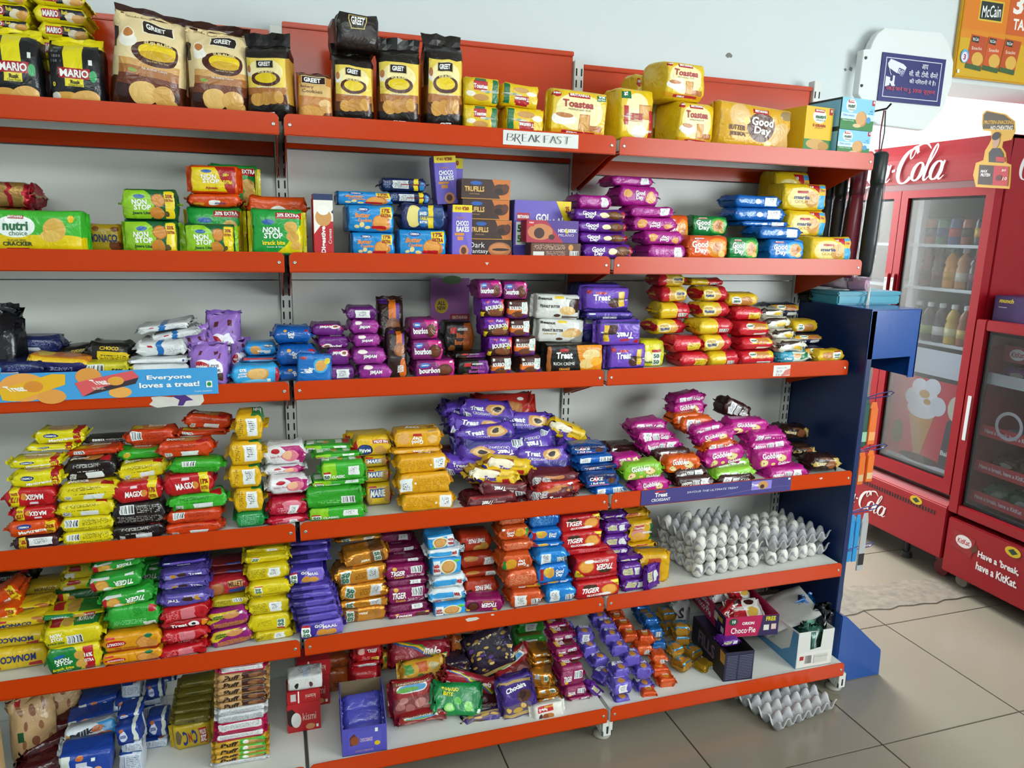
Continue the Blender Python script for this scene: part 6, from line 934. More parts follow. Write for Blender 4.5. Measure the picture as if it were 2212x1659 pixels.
col('E', .08, .08, 'the red-orange roll pile', [('time', 1004, 1076, 1252, dict(u=True)), ('time_b', 1000, 1076, 1232, dict(dy=.01)), ('time_b', 996, 1072, 1198, dict(dy=.02)), ('time', 990, 1062, 1154, dict(u=True, dy=.03))])
col('E', .02, .06, 'lying alone near the lip of the fifth shelf', [('tiger_m', 1012, 1084, 1294, dict(u=True, rz=-8))])
col('E', .012, .085, 'the orange foil column', [('gdo_s', 1106, 1170, 1278), ('gdo', 1106, 1168, 1262, dict(dy=.02)), ('gdo_b', 1094, 1160, 1232), ('gdo', 1086, 1148, 1198, dict(u=True)), ('gdo_b', 1088, 1150, 1170, dict(dy=.02)), ('gdo', 1082, 1142, 1138, dict(dy=.03)), ('gdo_b', 1080, 1132, 1116, dict(dy=.04))])
col('E', .012, .085, 'the blue foil column', [('gdb_s', 1182, 1242, 1268), ('gdb', 1170, 1236, 1252, dict(dy=.02)), ('gdb', 1162, 1226, 1220), ('gdb_s', 1162, 1224, 1190), ('gdb', 1150, 1216, 1180, dict(dy=.03)), ('gdb', 1148, 1212, 1144, dict(dy=.04)), ('gdb_b', 1146, 1208, 1108, dict(dy=.05))])
col('E', .012, .075, 'the red glucose pile at the joint', [('gluc', 1246, 1338, 1256), ('gluc_t', 1246, 1332, 1240, dict(dy=.015)), ('gluc', 1246, 1334, 1204, dict(u=True)), ('gluc_t', 1226, 1310, 1184, dict(dy=.03)), ('gluc', 1216, 1300, 1150, dict(dy=.03)), ('gluc', 1212, 1296, 1114, dict(dy=.04)), ('gluc_t', 1210, 1290, 1102, dict(dy=.07))])
col('E', .02, .05, 'the small purple pile', [('purp', 1348, 1396, 1252), ('purp', 1342, 1388, 1220), ('purp', 1338, 1382, 1206, dict(dy=.02)), ('purp', 1314, 1358, 1184, dict(dy=.05)), ('purp', 1308, 1356, 1158, dict(dy=.05)), ('purp', 1308, 1358, 1128, dict(dy=.06)), ('purp', 1304, 1350, 1112, dict(dy=.09))])
col('E', .015, .02, 'leaning on the yellow rusk bag', [('purp', 1396, 1426, 1220, dict(r=-6, rz=20))])
col('E', .05, .06, 'the yellow rusk pile beside the eggs', [('toast_f', 1384, 1446, 1198, dict(rz=-8)), ('toast_f', 1358, 1412, 1184, dict(dy=.06)), ('toast_e', 1358, 1408, 1128, dict(dy=.07)), ('toast_f', 1334, 1398, 1108, dict(dy=.11)), ('toast_f', 1334, 1384, 1096, dict(dy=.15))])
# ------------------------------------------------------------------ bottom shelf
S = 'on the bottom shelf'
free('F', 'doodh', 190, 1632, .10, .115, .07, .085, rx=0, r=2, rz=4, where='nearest the front of the blue heap')
free('F', 'milkw', 200, 1576, .20, .125, .05, .085, rx=-22, r=-4, rz=6, where='on the blue heap')
free('F', 'milkw', 190, 1600, .17, .115, .025, .085, r=-2, rz=5, where='beneath the other white and blue one')
free('F', 'doodh', 200, 1545, .28, .11, .04, .08, r=-4, rz=5, where='second row of the blue heap')
free('F', 'doodh', 218, 1512, .34, .1, .05, .08, r=-6, rz=5, where='at the back of the blue heap')
free('F', 'doodh_w', 215, 1525, .31, .105, .02, .08, r=-5, rz=5, where='in the back row of the blue heap')
col('F', .10, .07, 'the middle blue column', [('doodh_w', 258, 306, 1628), ('doodh_w', 262, 308, 1606), ('doodh_s', 254, 306, 1570, dict(r=-8)), ('doodh_s', 256, 308, 1545, dict(dy=.04, r=-6))])
col('F', .20, .07, 'the right blue column', [('doodh_w', 312, 362, 1600), ('doodh_s', 318, 362, 1553, dict(dy=.01))])
col('F', .28, .07, 'the rear left blue column', [('doodh_w', 256, 300, 1548), ('doodh_s', 250, 300, 1512, dict(r=-4)), ('doodh_w', 262, 302, 1480)])
col('F', .29, .07, 'the rear right blue column', [('doodh_w', 308, 352, 1524), ('doodh_w', 310, 348, 1512), ('doodh_s', 316, 354, 1478, dict(r=-4)), ('doodh_s', 352, 380, 1468)])
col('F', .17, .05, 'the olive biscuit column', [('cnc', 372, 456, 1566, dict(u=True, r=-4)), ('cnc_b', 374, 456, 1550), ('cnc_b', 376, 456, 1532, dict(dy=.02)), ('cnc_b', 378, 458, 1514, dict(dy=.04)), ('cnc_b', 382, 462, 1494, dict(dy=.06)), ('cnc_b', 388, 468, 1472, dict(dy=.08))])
pf = [('puff_w', 462, 576, 1646)]+[('puff_g', 464, 576, 1640-14*k) for k in range(4)]+[('puff_p', 466, 572, 1584), ('puff_p', 468, 570, 1560), ('puff_w', 470, 572, 1542), ('puff_w', 470, 572, 1528)]+[('puff_k', 470, 576, 1514-15*k) for k in range(5)]+[('puff_p', 474, 572, 1440), ('puff_w', 474, 572, 1430)]
col('F', .07, .06, 'the tall wafer stack', pf)
col('F', .16, .07, 'the front toffee carton pile', [('kismi', 620, 692, 1518), ('kismi_t', 620, 692, 1492, dict(u=True)), ('kismi_w', 622, 696, 1462, dict(dy=.0))])
col('F', .27, .08, 'the rear toffee carton pile', [('kismi', 640, 712, 1462), ('kismi_t', 642, 714, 1428, dict(u=True))])
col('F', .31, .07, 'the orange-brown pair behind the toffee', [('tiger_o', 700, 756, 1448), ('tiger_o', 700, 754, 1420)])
col('F', .22, .09, 'the pile behind the violet tray', [('tiger_rb', 760, 820, 1450), ('tiger_rb', 762, 822, 1432, dict(dy=.02)), ('tiger_r', 764, 824, 1398, dict(dy=.02))])
C_ = 'in the candy heap'
heap('F', C_, [
 ('coff', 925, 1580, .12, .14, .035, .10, dict(p='lowest', r=-8)), ('coff', 930, 1558, .15, .14, .03, .10, dict(p='second lowest', r=-6)), ('lond', 905, 1532, .13, .13, .03, .10, dict(p='under the other landscape bag', r=-2)),
 ('clair', 1040, 1556, .10, .12, .05, .10, dict(p='upside down near the lip', u=True, r=-6, rx=-35)), ('lond', 890, 1504, .14, .115, .095, .04, dict(p='front', rx=-25)),
 ('coff', 1060, 1500, .16, .14, .04, .10, dict(p='behind the green bag', r=14)), ('mbite', 985, 1510, .115, .135, .085, .04, dict(p='front', r=13, rx=-30)), ('melo', 1010, 1470, .16, .165, .045, .05, dict(p='lower', r=24, rx=-20)),
 ('dairy', 910, 1450, .20, .12, .07, .04, dict(p='behind the landscape bag', rx=-25)), ('melo', 905, 1410, .26, .165, .07, .05, dict(p='upper', r=8, rx=-30)), ('dairy', 862, 1420, .28, .1, .05, .05, dict(p='half hidden at the back left', r=8)),
 ('orang', 1000, 1398, .28, .08, .08, .04, dict(p='at the back', rx=-12)), ('clair_w', 965, 1430, .24, .11, .04, .08, dict(p='lower', r=4)), ('lond', 1110, 1440, .20, .12, .09, .04, dict(p='leaning at the right', r=-28, rx=-25)),
 ('clair_w', 1058, 1408, .23, .13, .13, .05, dict(p='upper, large', r=-14, rx=-20)), ('clair', 1120, 1470, .16, .11, .04, .09, dict(p='mostly hidden', u=True, r=-10))])
free('F', 'clair', 1115, 1502, .075, .105, .125, .04, r=-8, rx=-15, where='standing at the lip of the bottom shelf')
free('F', 'part_g', 1182, 1534, .04, .1, .05, .035, r=-3, rx=-15, u=True, where='at the lip of the bottom shelf')
col('F', .27, .08, 'the green pair, bottom shelf', [('green5', 1122, 1188, 1418), ('green5', 1116, 1180, 1375), ('green5', 1120, 1176, 1344, dict(dy=.02))])
col('F', .09, .08, 'the small gold column', [('gold_s', 1162, 1212, 1510), ('gold_s', 1158, 1206, 1488), ('gold_s', 1158, 1202, 1456, dict(rz=-25)), ('gold_s', 1152, 1190, 1438, dict(dy=.05)), ('gold_s', 1150, 1188, 1414, dict(dy=.07))])
col('F', .07, .07, 'the small maroon column', [('mar_s', 1230, 1274, 1514), ('mar_s', 1222, 1268, 1482), ('mar_s', 1212, 1262, 1440), ('mar_s', 1206, 1256, 1424, dict(dy=.03)), ('mar_s', 1200, 1248, 1400, dict(dy=.05)), ('mar_s', 1194, 1240, 1370, dict(dy=.09)), ('mar_s', 1186, 1224, 1352, dict(dy=.13))])
free('F', 'purp', 1285, 1490, .09, .1, .03, .03, r=45, rz=20, where='slipped between the bays on the bottom shelf')
V = 'in the violet heap'
def mini(dn, cx, cy, yo, p, h=.042, w_=.052, d_=.05, **k): free('F', dn, cx, cy, yo, w_, h, d_, where=k.pop('where', V), ordn=p, **k)
mini('gol_s', 1338, 1512, .05, 'lowest at the front'); mini('gol_ss', 1338, 1478, .06, 'second at the front', w_=.062); mini('gol_s', 1336, 1448, .09, 'third at the front'); mini('gol_s', 1388, 1480, .08, 'beneath the front right one', h=.035)
mini('gol_s', 1386, 1446, .09, 'front right', rz=-10); mini('gol_s', 1362, 1420, .12, 'centre, right of two', rz=-12); mini('gol_s', 1334, 1398, .15, 'centre, left of two', rz=-10); mini('gol_s', 1318, 1374, .18, 'above the centre pair', rz=-10)
mini('gol_s', 1308, 1352, .22, 'second from the top', rz=-10); mini('gol_s', 1292, 1336, .26, 'the topmost', rz=-10); mini('gol_s', 1290, 1425, .16, 'left, in the shade', rz=8); mini('gol_s', 1268, 1400, .19, 'left, higher in shade', rz=8)
mini('gol_ss', 1262, 1370, .22, 'upper left', rz=-14); mini('gol_ss', 1226, 1380, .24, 'far left', rz=24); mini('gol_s', 1218, 1356, .28, 'farthest back at the left', rz=10); mini('gol_s', 1302, 1458, .12, 'dark, behind the front left', rz=30)
O_ = 'in the orange foil row'
for q, (dn, x, y, yo, p) in enumerate((('or_s', 1398, 1496, .05, 'nearest the lip'), ('or_s', 1436, 1468, .08, 'second from the lip'), ('or_s', 1422, 1446, .11, 'third from the lip'), ('or_ss', 1420, 1418, .13, 'fourth from the lip'), ('or_ss', 1386, 1398, .16, 'fifth from the lip'), ('or_s', 1392, 1376, .19, 'sixth from the lip'), ('or_s', 1358, 1372, .21, 'left of the sixth'), ('or_s', 1346, 1352, .25, 'third from the back'), ('or_s', 1332, 1338, .29, 'second from the back'), ('or_s', 1326, 1322, .33, 'farthest back'))):
    mini(dn, x, y, yo, p, where=O_, rz=-8, h=.036)
B_ = 'in the blue foil row'
for q, (dn, x, y, yo, p) in enumerate((('bl_s', 1418, 1390, .20, 'nearest the lip, lowest'), ('bl_ss', 1412, 1362, .23, 'above the nearest'), ('bl_s', 1402, 1340, .27, 'in the middle'), ('bl_s', 1390, 1330, .32, 'second from the back'), ('bl_s', 1382, 1314, .36, 'at the back'))):
    mini(dn, x, y, yo, p, where=B_, rz=-6, h=.038)
Q_ = 'in the gold foil group'
for q, (dn, x, y, yo, p, z) in enumerate((('go_ss', 1520, 1440, .12, 'nearest', 20), ('go_s', 1472, 1432, .13, 'left of the nearest', 26), ('go_s', 1455, 1402, .17, 'behind the left one', 10), ('go_s', 1494, 1408, .18, 'behind the nearest', 20), ('go_s', 1470, 1378, .22, 'lower of a pair', -10), ('go_s', 1470, 1356, .22, 'upper of a pair', -14), ('go_s', 1440, 1326, .34, 'farthest back', 0), ('go_s', 1444, 1356, .29, 'behind the stacked pair', 0))):
    mini(dn, x, y, yo, p, where=Q_, rz=z, h=.038)
# ------------------------------------------------------------------ printed boards: flat shapes and lettering on a rectangle
class Board:
    def __init__(s, o, ux, uy, nrm):
        s.o = Vector(o); s.ux = Vector(ux); s.uy = Vector(uy); s.n = Vector(nrm).normalized(); s.mb = MB(); s.mats = []; s.k = 0
    def _m(s, c):
        m = ink(c) if isinstance(c, str) else c
        if m not in s.mats: s.mats.append(m)
        return s.mats.index(m)
    def _p(s, x, y, off): return s.o+s.ux*x+s.uy*y+s.n*off
    def poly(s, pts, c):
        s.k += 1; s.mb.add([s._p(x, y, 0.0004+0.00012*s.k) for x, y in pts], [tuple(range(len(pts)))], s._m(c)); return s
    def r(s, x0, y0, x1, y1, c): return s.poly([(x0, y0), (x1, y0), (x1, y1), (x0, y1)], c)
    def e(s, x, y, rx, ry, c, n=28): return s.poly([(x+rx*math.cos(2*math.pi*i/n), y+ry*math.sin(2*math.pi*i/n)) for i in range(n)], c)
    def t(s, txt, x, y, w_, h_, c, rot=0, bold=.03, shear=0):
        s.k += 1; v, f, asp = text_mesh(txt, bold, shear); ca, sa = math.cos(R(rot)), math.sin(R(rot)); q = []
        for a, b in v:
            a, b = a*w_, b*h_; q.append(s._p(x+a*ca-b*sa, y+a*sa+b*ca, 0.0004+0.00012*s.k))
        s.mb.add(q, f, s._m(c)); return s
    def stroke(s, pts, wd, c, n=10):
        """a brush stroke through points, width per point"""
        s.k += 1; P_ = [Vector((p[0], p[1])) for p in pts]; out = []; ws = []
        for i in range(len(P_)-1):
            p0 = P_[max(i-1, 0)]; p1 = P_[i]; p2 = P_[i+1]; p3 = P_[min(i+2, len(P_)-1)]
            for q in range(n):
                t = q/n; out.append(0.5*((2*p1)+(p2-p0)*t+(2*p0-5*p1+4*p2-p3)*t*t+(3*p1-p0-3*p2+p3)*t**3)); ws.append(wd[i]+(wd[i+1]-wd[i])*t)
        out.append(P_[-1]); ws.append(wd[-1]); vs = []; fs = []
        for i, p in enumerate(out):
            d_ = (out[min(i+1, len(out)-1)]-out[max(i-1, 0)])
            d_ = d_.normalized() if d_.length > 1e-9 else Vector((1, 0))
            nn = Vector((-d_.y, d_.x))*ws[i]/2
            vs += [s._p(p.x+nn.x, p.y+nn.y, 0.0004+0.00012*s.k+0.00001*(i % 7)), s._p(p.x-nn.x, p.y-nn.y, 0.0004+0.00012*s.k+0.00001*(i % 7))]
        for i in range(len(out)-1): fs.append((2*i, 2*i+1, 2*i+3, 2*i+2))
        s.mb.add(vs, fs, s._m(c)); return s
    def done(s, parent=None, name='print'):
        me = bpy.data.meshes.new(name); me.from_pydata(s.mb.v, [], s.mb.f)
        for m in s.mats: me.materials.append(m)
        me.polygons.foreach_set('material_index', s.mb.m)
        o = link(name, me, None); o['kind'] = 'stuff'
        if parent is not None:
            o.parent = parent; o.matrix_parent_inverse = Matrix.LocRotScale(parent.location, parent.rotation_euler, None).inverted()
        return o
def script_logo(B, x, y, h, c, which='Coca-Cola', sh=.32):
    """flowing slanted script, x-height h, drawn with brush strokes"""
    def put(pts, wd, ox): B.stroke([(x+(ox+px+sh*py)*h, y+py*h) for px, py in pts], [q*h for q in wd], c)
    ox = 0.0
    def loop(cx, cy, rx, ry, a0, a1, thick=.2):
        n = 14; return [(cx+rx*math.cos(R(a0+(a1-a0)*i/n)), cy+ry*math.sin(R(a0+(a1-a0)*i/n))) for i in range(n+1)], [.06+thick*abs(math.cos(R(a0+(a1-a0)*i/n)))**1.2 for i in range(n+1)]
    for ch in which:
        if ch == 'C':
            p, w_ = loop(.75, .85, .62, .98, 48, 318, .26); put(p, w_, ox)
            put([(1.16, 1.6), (.95, 1.95), (.62, 1.75), (.72, 1.3), (.9, 1.45), (.98, 1.95), (1.5, 2.1), (2.0, 1.75)], [.1, .12, .14, .08, .06, .1, .16, .04], ox); ox += 1.25
        elif ch == 'o':
            p, w_ = loop(.36, .5, .33, .5, 0, 360, .2); put(p, w_, ox); put([(.6, .85), (.78, .72), (.95, .8)], [.07, .06, .05], ox); ox += .82
        elif ch == 'c':
            p, w_ = loop(.38, .5, .33, .5, 50, 320, .2); put(p, w_, ox); put([(.62, .18), (.8, .3), (.95, .45)], [.07, .06, .05], ox); ox += .8
        elif ch == 'a':
            p, w_ = loop(.36, .5, .33, .5, 20, 380, .2); put(p, w_, ox); put([(.72, 1.02), (.68, .5), (.68, .12), (.82, .0), (1.02, .2)], [.12, .2, .16, .08, .04], ox); ox += .98
        elif ch == 'l':
            put([(-.1, .4), (.25, 1.1), (.38, 1.75), (.25, 1.95), (.12, 1.5), (.1, .6), (.16, .08), (.32, .0), (.48, .2)], [.04, .08, .1, .08, .16, .22, .16, .08, .04], ox); ox += .5
        else: put([(.0, .62), (.22, .68)], [.14, .14], ox); ox += .38
    return ox*h

# ------------------------------------------------------------------ cards, stickers and banners on the shelf lips
def lipcard(name, lv, x0, x1, yt, yb, c, label, cat='sign', thick=.001, off=.003):
    Y = -DEP[lv]-off; a = at(x0, yt(x0), Y); b = at(x1, yt(x1), Y); z0 = (at(x0, yb(x0), Y)[2]+at(x1, yb(x1), Y)[2])/2; z1 = (a[2]+b[2])/2
    o = MB().box(a[0], b[0], Y, Y+thick, z0, z1).obj(name, mat('card_'+c, c, .45)); tag(o, label, cat)
    return o, Board((a[0], Y, z0), (b[0]-a[0], 0, 0), (0, 0, z1-z0), (0, -1, 0))
o, B = lipcard('shelf_card', 'A', 1087, 1250, lambda x: 283+(x-1087)*.034, lambda x: 314+(x-1087)*.033, 'd8d8d4', 'white paper card lettered BREAK FAST on the top shelf lip')
K = '2a2a30'; hw = lambda pts, w_=.016: B.stroke([(a, b) for a, b in pts], [w_]*len(pts), K)
def pen(segs, x0, w_, y0=.28, h=.5):
    for sg in segs: B.mb; hw([(x0+px*w_, y0+py*h) for px, py in sg], .012)
pen([[(0, 0), (.1, 1)], [(.1, 1), (.8, .9), (.6, .55), (.1, .5)], [(.1, .5), (.9, .4), (.7, .05), (0, 0)]], .05, .09)
pen([[(0, -.1), (.1, 1)], [(.1, 1), (.8, .9), (.5, .5), (.1, .5)], [(.3, .5), (1, -.35)]], .15, .08)
pen([[(.1, 0), (.1, 1)], [(.1, 1), (.9, 1)], [(.1, .5), (.8, .55)], [(.1, 0), (.9, .05)]], .245, .07)
pen([[(0, 0), (.5, 1)], [(.5, 1), (1, 0)], [(.2, .4), (.8, .42)]], .33, .08)
pen([[(.1, 0), (.1, 1)], [(.9, 1), (.1, .45)], [(.1, .45), (1, 0)]], .42, .06)
pen([[(.1, 0), (.1, 1)], [(.1, 1), (1, 1.05)], [(.1, .5), (.8, .55)]], .53, .08)
pen([[(0, 0), (.5, 1)], [(.5, 1), (1, 0)], [(.2, .4), (.8, .42)]], .615, .08)
pen([[(1, .9), (.4, 1), (.1, .75), (.8, .35), (.6, 0), (0, .05)]], .70, .07)
pen([[(0, 1), (1.2, 1.05)], [(.6, 1), (.5, 0)]], .79, .09)
B.done(o, 'lettering')
o, B = lipcard('shelf_banner', 'C', -40, 469, lambda x: 807-x*.027, lambda x: 871-x*.047, '3f9ad6', 'long sky-blue card banner with orange snack pictures on the left shelf lip', 'banner', off=.006)
B.e(.16, .5, .1, .5, 'e8a04a').e(.27, .14, .06, .26, 'e09a44').e(.43, .82, .055, .3, 'dc9440').e(.56, .2, .05, .2, 'e8a850')
B.poly([(.07, .08), (.06, .45), (.28, .95), (.335, .92), (.33, .55), (.12, .02)], 'e6b01c').e(.2, .52, .04, .2, 'd88a2c')
B.poly([(.37, .6), (.40, .1), (.63, .55), (.645, .75), (.62, .98), (.44, .72)], 'd8565a').poly([(.40, .1), (.63, .5), (.645, .72), (.47, .38)], '3a2a30').e(.545, .62, .035, .16, 'e0a03c')
B.t('Treat', .125, .47, .075, .2, WHT, 8).t('Treat', .475, .6, .065, .2, WHT, 8).t('BURST', .47, .38, .05, .1, 'e8d0c0', 8, .01).t('Everyone', .78, .68, .2, .2, WHT).t('loves a treat!', .78, .42, .27, .2, WHT).r(.945, .26, .973, .5, 'e4ece4').e(.959, .38, .01, .08, '1f8a3c').t('Creative visualization', .93, .13, .08, .05, WHT, 0, 0)
B.done(o, 'print')
o, B = lipcard('shelf_banner', 'D', 1386, 1710, lambda x: 1058.5-(x-1386)*.083, lambda x: 1088-(x-1386)*.078, '3a3478', 'narrow indigo card banner with croissant picture on the right shelf lip', 'banner', off=.004)
B.r(.09, .78, .15, .9, 'b81a2a').t('Treat', .125, .62, .08, .3, WHT).t('CROISSANT', .125, .28, .12, .2, WHT, 0, .01).t('SAVOUR THE ULTIMATE TREAT', .46, .6, .34, .14, 'd8d8e4', 0, .005, .15)
B.r(.72, .3, .86, .92, '8a78c8').e(.80, .6, .035, .3, 'c08a4a').e(.795, .5, .015, .16, '2a1410').t('Treat', .745, .66, .05, .2, WHT).stroke([(.48, .05), (.72, .35), (.9, .4), (.99, .36)], [.006]*4, 'a8a8c0').r(.975, .82, .99, .95, 'e0ece0')
B.done(o, 'print')
o, B = lipcard('price_sticker', 'C', 1672, 1708, lambda x: 789, lambda x: 812, 'd8d6d2', 'small torn white price sticker on the right shelf lip', 'sticker', off=.0025)
B.t('Upto Rs', .5, .75, .6, .14, '6a6a6a', 0, 0).t('Rs 25', .35, .45, .3, .2, '6a6a6a', 0, 0).t('5 lt x', .35, .15, .4, .16, '6a6a6a', 0, 0).poly([(.5, .0), (1, .1), (1, .7), (.7, .5)], 'c86a58'); B.done(o, 'lettering')
# torn paper left on the lip under the long banner, chips in the enamel
Y = -DEP['C']-.0022; rnd = random.Random(3)
pt = [(322, 874), (330, 866), (326, 858), (345, 856), (372, 858), (400, 850), (438, 852), (441, 866), (432, 876), (405, 878), (372, 877), (340, 881)]
q = [at(x, y, Y) for x, y in pt]; o = MB().prism([(p[0], p[2]) for p in q], 1, Y, Y+.0006).obj('torn_sticker', mat('paper_scrap', 'cfcac2', .8, var=.1, vscale=60)); tag(o, 'torn white sticker remnant under the long blue banner', 'sticker')
B = Board((0, Y, 0), (1, 0, 0), (0, 0, 1), (0, -1, 0)); q2 = [at(x, y, Y) for x, y in ((372, 856), (400, 853), (418, 864), (402, 866), (396, 876), (384, 876), (388, 864))]; B.poly([(p[0], p[2]) for p in q2], '4a2a78'); B.done(o, 'print')
for lv, pts in (('E', [(1005, 1338), (1012, 1335), (1030, 1333), (1036, 1336), (1028, 1340), (1010, 1343)]), ('E', [(1060, 1327), (1066, 1326), (1068, 1329), (1062, 1330)]), ('B', [(1048, 567), (1056, 567), (1052, 573)]), ('D', [(1770, 1033), (1776, 1031), (1777, 1034), (1772, 1036)])):
    Y = -DEP[lv]-.0019; q = [at(x, y, Y) for x, y in pts]; cx = sum(p[0] for p in q)/len(q)
    sh = [s_ for s_ in bpy.data.objects if s_.name.startswith('wall_shelf') and abs(s_.location.x-cx) < .45 and SHN[lv] in s_['label']][0]
    MB().prism([(p[0]-sh.location.x, p[2]) for p in q], 1, Y, Y+.0006).obj('enamel_chip', mat('chip_white', 'c8c2b6', .8), sh)
# violet display card standing behind the bourbon packets
Y = -.05; a = at(930, 640, Y); b = at(1014, 640, Y); z1 = min(at(970, 601, Y)[2], 1.44)
o = MB().box(a[0], b[0], Y, Y+.004, DECK['C'], z1).obj('display_card', mat('card_violet', '9a5a9c', .5)); tag(o, 'violet cardboard display card with yellow spot behind the bourbon packets', 'card')
B = Board((a[0], Y, DECK['C']), (b[0]-a[0], 0, 0), (0, 0, z1-DECK['C']), (0, -1, 0)); B.e(.28, .68, .17, .09, 'c8a41c').t('ALL', .28, .71, .2, .05, '2a1a10').t('NEW', .28, .65, .22, .05, '2a1a10').r(.5, .5, 1, .58, '9a2a3a').t('BRITANNIA', .76, .54, .4, .04, 'd8b8a8').e(.55, .98, .25, .05, '5a7a4a'); B.done(o, 'print')

# ------------------------------------------------------------------ eggs and pulp trays
m_pulp = mat('grey_pulp', 'b2b2b4', .9, bump=.35, bscale=140, var=.06, vscale=40)
m_egg = mat('egg_shell', 'd8d4cc', .5, bump=.05, bscale=200)
PIT = .0455; NX, NY = 6, 5
def tray_mesh():
    K_ = 6; nx, ny = NX*K_, NY*K_; vs = []; fs = []
    for j in range(ny+1):
        for i in range(nx+1):
            x = i/K_; y = j/K_; f = (math.cos(2*math.pi*x)+math.cos(2*math.pi*y))/2
            z = .032*max(-.64, min(.84, f*1.05))
            if i in (0, nx) or j in (0, ny): z = .032*max(-.05, min(.84, f))
            vs.append(((x-NX/2)*PIT, (y-NY/2)*PIT, z+.0205))
    for j in range(ny):
        for i in range(nx): a_ = j*(nx+1)+i; fs.append((a_, a_+1, a_+nx+2, a_+nx+1))
    me = bpy.data.meshes.new('egg_tray'); me.from_pydata(vs, [], fs); me.materials.append(m_pulp); auto_smooth(me, 50); return me
TM = tray_mesh()
em = MB(); prof = []
for i in range(13):
    a_ = math.pi*i/12; r_ = .0204*math.sin(a_)*(1+.10*math.cos(a_)); prof.append((max(r_, .0002), .0275-.0275*math.cos(a_)))
EM = MB().lathe(prof, n=20).mesh('egg', m_egg, smooth=True)
def tray(x, y, z, rz, label, eggs, nm):
    o = link('egg_tray', TM, None, (x, y, z), (0, 0, R(rz))); md = o.modifiers.new('thickness', 'SOLIDIFY'); md.thickness = .0022; md.offset = 0
    tag(o, label, 'egg tray', 'grey pulp egg trays')
    ROW = ['front row', 'second row', 'middle row', 'fourth row', 'back row']; OR = ['first', 'second', 'third', 'fourth', 'fifth', 'sixth']
    for (i, j) in eggs:
        lx, ly = (i+.5-NX/2)*PIT, (j+.5-NY/2)*PIT; c_, s_ = math.cos(R(rz)), math.sin(R(rz)); rr = random.Random(i*7+j*3+int(z*1000))
        e_ = link('egg', EM, None, (x+lx*c_-ly*s_, y+lx*s_+ly*c_, z+.001), (R(rr.uniform(-7, 7)), R(rr.uniform(-7, 7)), rr.uniform(0, 6)))
        tag(e_, f'white egg, {OR[i]} from left in the {ROW[j]} of {nm}', 'egg', 'white eggs in trays')
ring = [(i, 0) for i in range(6)]+[(0, j) for j in range(1, 5)]
tx, ty = 1.362, -.222; dz = .0475; z0 = DECK['E']
tray(tx, ty, z0, 6, 'lowest grey egg tray of the left egg stack', ring[:], 'the left stack, lowest tray')
tray(tx-.004, ty, z0+dz, 7, 'middle grey egg tray of the left egg stack', ring[:], 'the left stack, middle tray')
tray(tx-.010, ty-.004, z0+2*dz, 6, 'topmost, half-empty grey egg tray of the left egg stack', [(0, 0), (1, 0), (2, 0), (3, 0), (4, 0), (0, 1), (1, 1), (2, 1), (3, 1), (2, 3), (0, 4), (2, 4)], 'the left stack, top tray')
tx, ty = 1.655, -.205
tray(tx, ty, z0, 8, 'lower grey egg tray of the right egg stack', [(i, 0) for i in range(5)]+[(0, 1), (0, 2)], 'the right stack, lower tray')
tray(tx, ty, z0+dz, 8, 'upper grey egg tray of the right egg stack, front rows empty', [(0, 2), (1, 2), (2, 2), (4, 2), (0, 3), (1, 3), (2, 3), (3, 3), (4, 3), (0, 4), (1, 4), (2, 4), (3, 4), (4, 4)], 'the right stack, upper tray')
tray(1.553, -.43, .001, 10, 'empty grey egg tray on the floor under the right shelves', [], '')

# ------------------------------------------------------------------ open trays and boxes on the bottom shelf
def wallbox(name, p0, p1, depth, hf, hb, c, label, inner='b8a890', cat='box', th=.002, cut=None, extra=None):
    """an open carton standing on the deck: front edge p0->p1, sides running back"""
    p0 = Vector((p0[0], p0[1], DECK['F'])); p1 = Vector((p1[0], p1[1], DECK['F'])); w_ = (p1-p0).length; ang = math.atan2(p1.y-p0.y, p1.x-p0.x)
    o = empty(name, p0, (0, 0, ang)); tag(o, label, cat); m = mat('carton_'+c, c, .55); mi = mat('carton_in_'+inner, inner, .8)
    MB().box(0, w_, 0, depth, 0, th).obj('base', mi, o)
    MB().prism([(0, 0), (w_, 0), (w_, hf), (0, hf)] if cut is None else cut(w_, hf), 1, 0, th).obj('front_panel', m, o)
    MB().box(0, w_, depth-th, depth, 0, hb).obj('back_panel', mi, o)
    for sx in (0, w_-th): MB().prism([(th, 0), (depth-th, 0), (depth-th, hb), (depth*.6, hb), (th, hf)], 0, sx, sx+th).obj('side_panel', m, o)
    return o, w_
def place(o, x, y, z): return o.matrix_basis @ Vector((x, y, z))
a, b = atz(740, 1636, DECK['F']), atz(836, 1620, DECK['F'])
o, w_ = wallbox('chocolate_tray', a, b, .15, .085, .135, '4f4cae', 'violet open chocolate tray at the lip of the bottom shelf', inner='6a5a44')
B = Board(place(o, 0, 0, 0), place(o, 1, 0, 0)-o.location, (0, 0, 1), place(o, 0, -1, 0)-o.location)
B.r(.015, .02, w_-.015, .075, '5653b4').poly([(.02, .055), (.032, .068), (.045, .05), (.04, .035), (.022, .03)], '5a2c1c').e(.034, .045, .012, .014, '8a4a28').t('CHOCOBAKES', .066, .045, .034, .012, 'c8b0d0').r(.09, .066, .098, .078, 'dfe8df').e(.096, .03, .008, .007, 'd8b81c').t('CHOCOBAKES', .06, .012, .05, .006, 'c89a9a', 0, 0)
B.done(o, 'print')
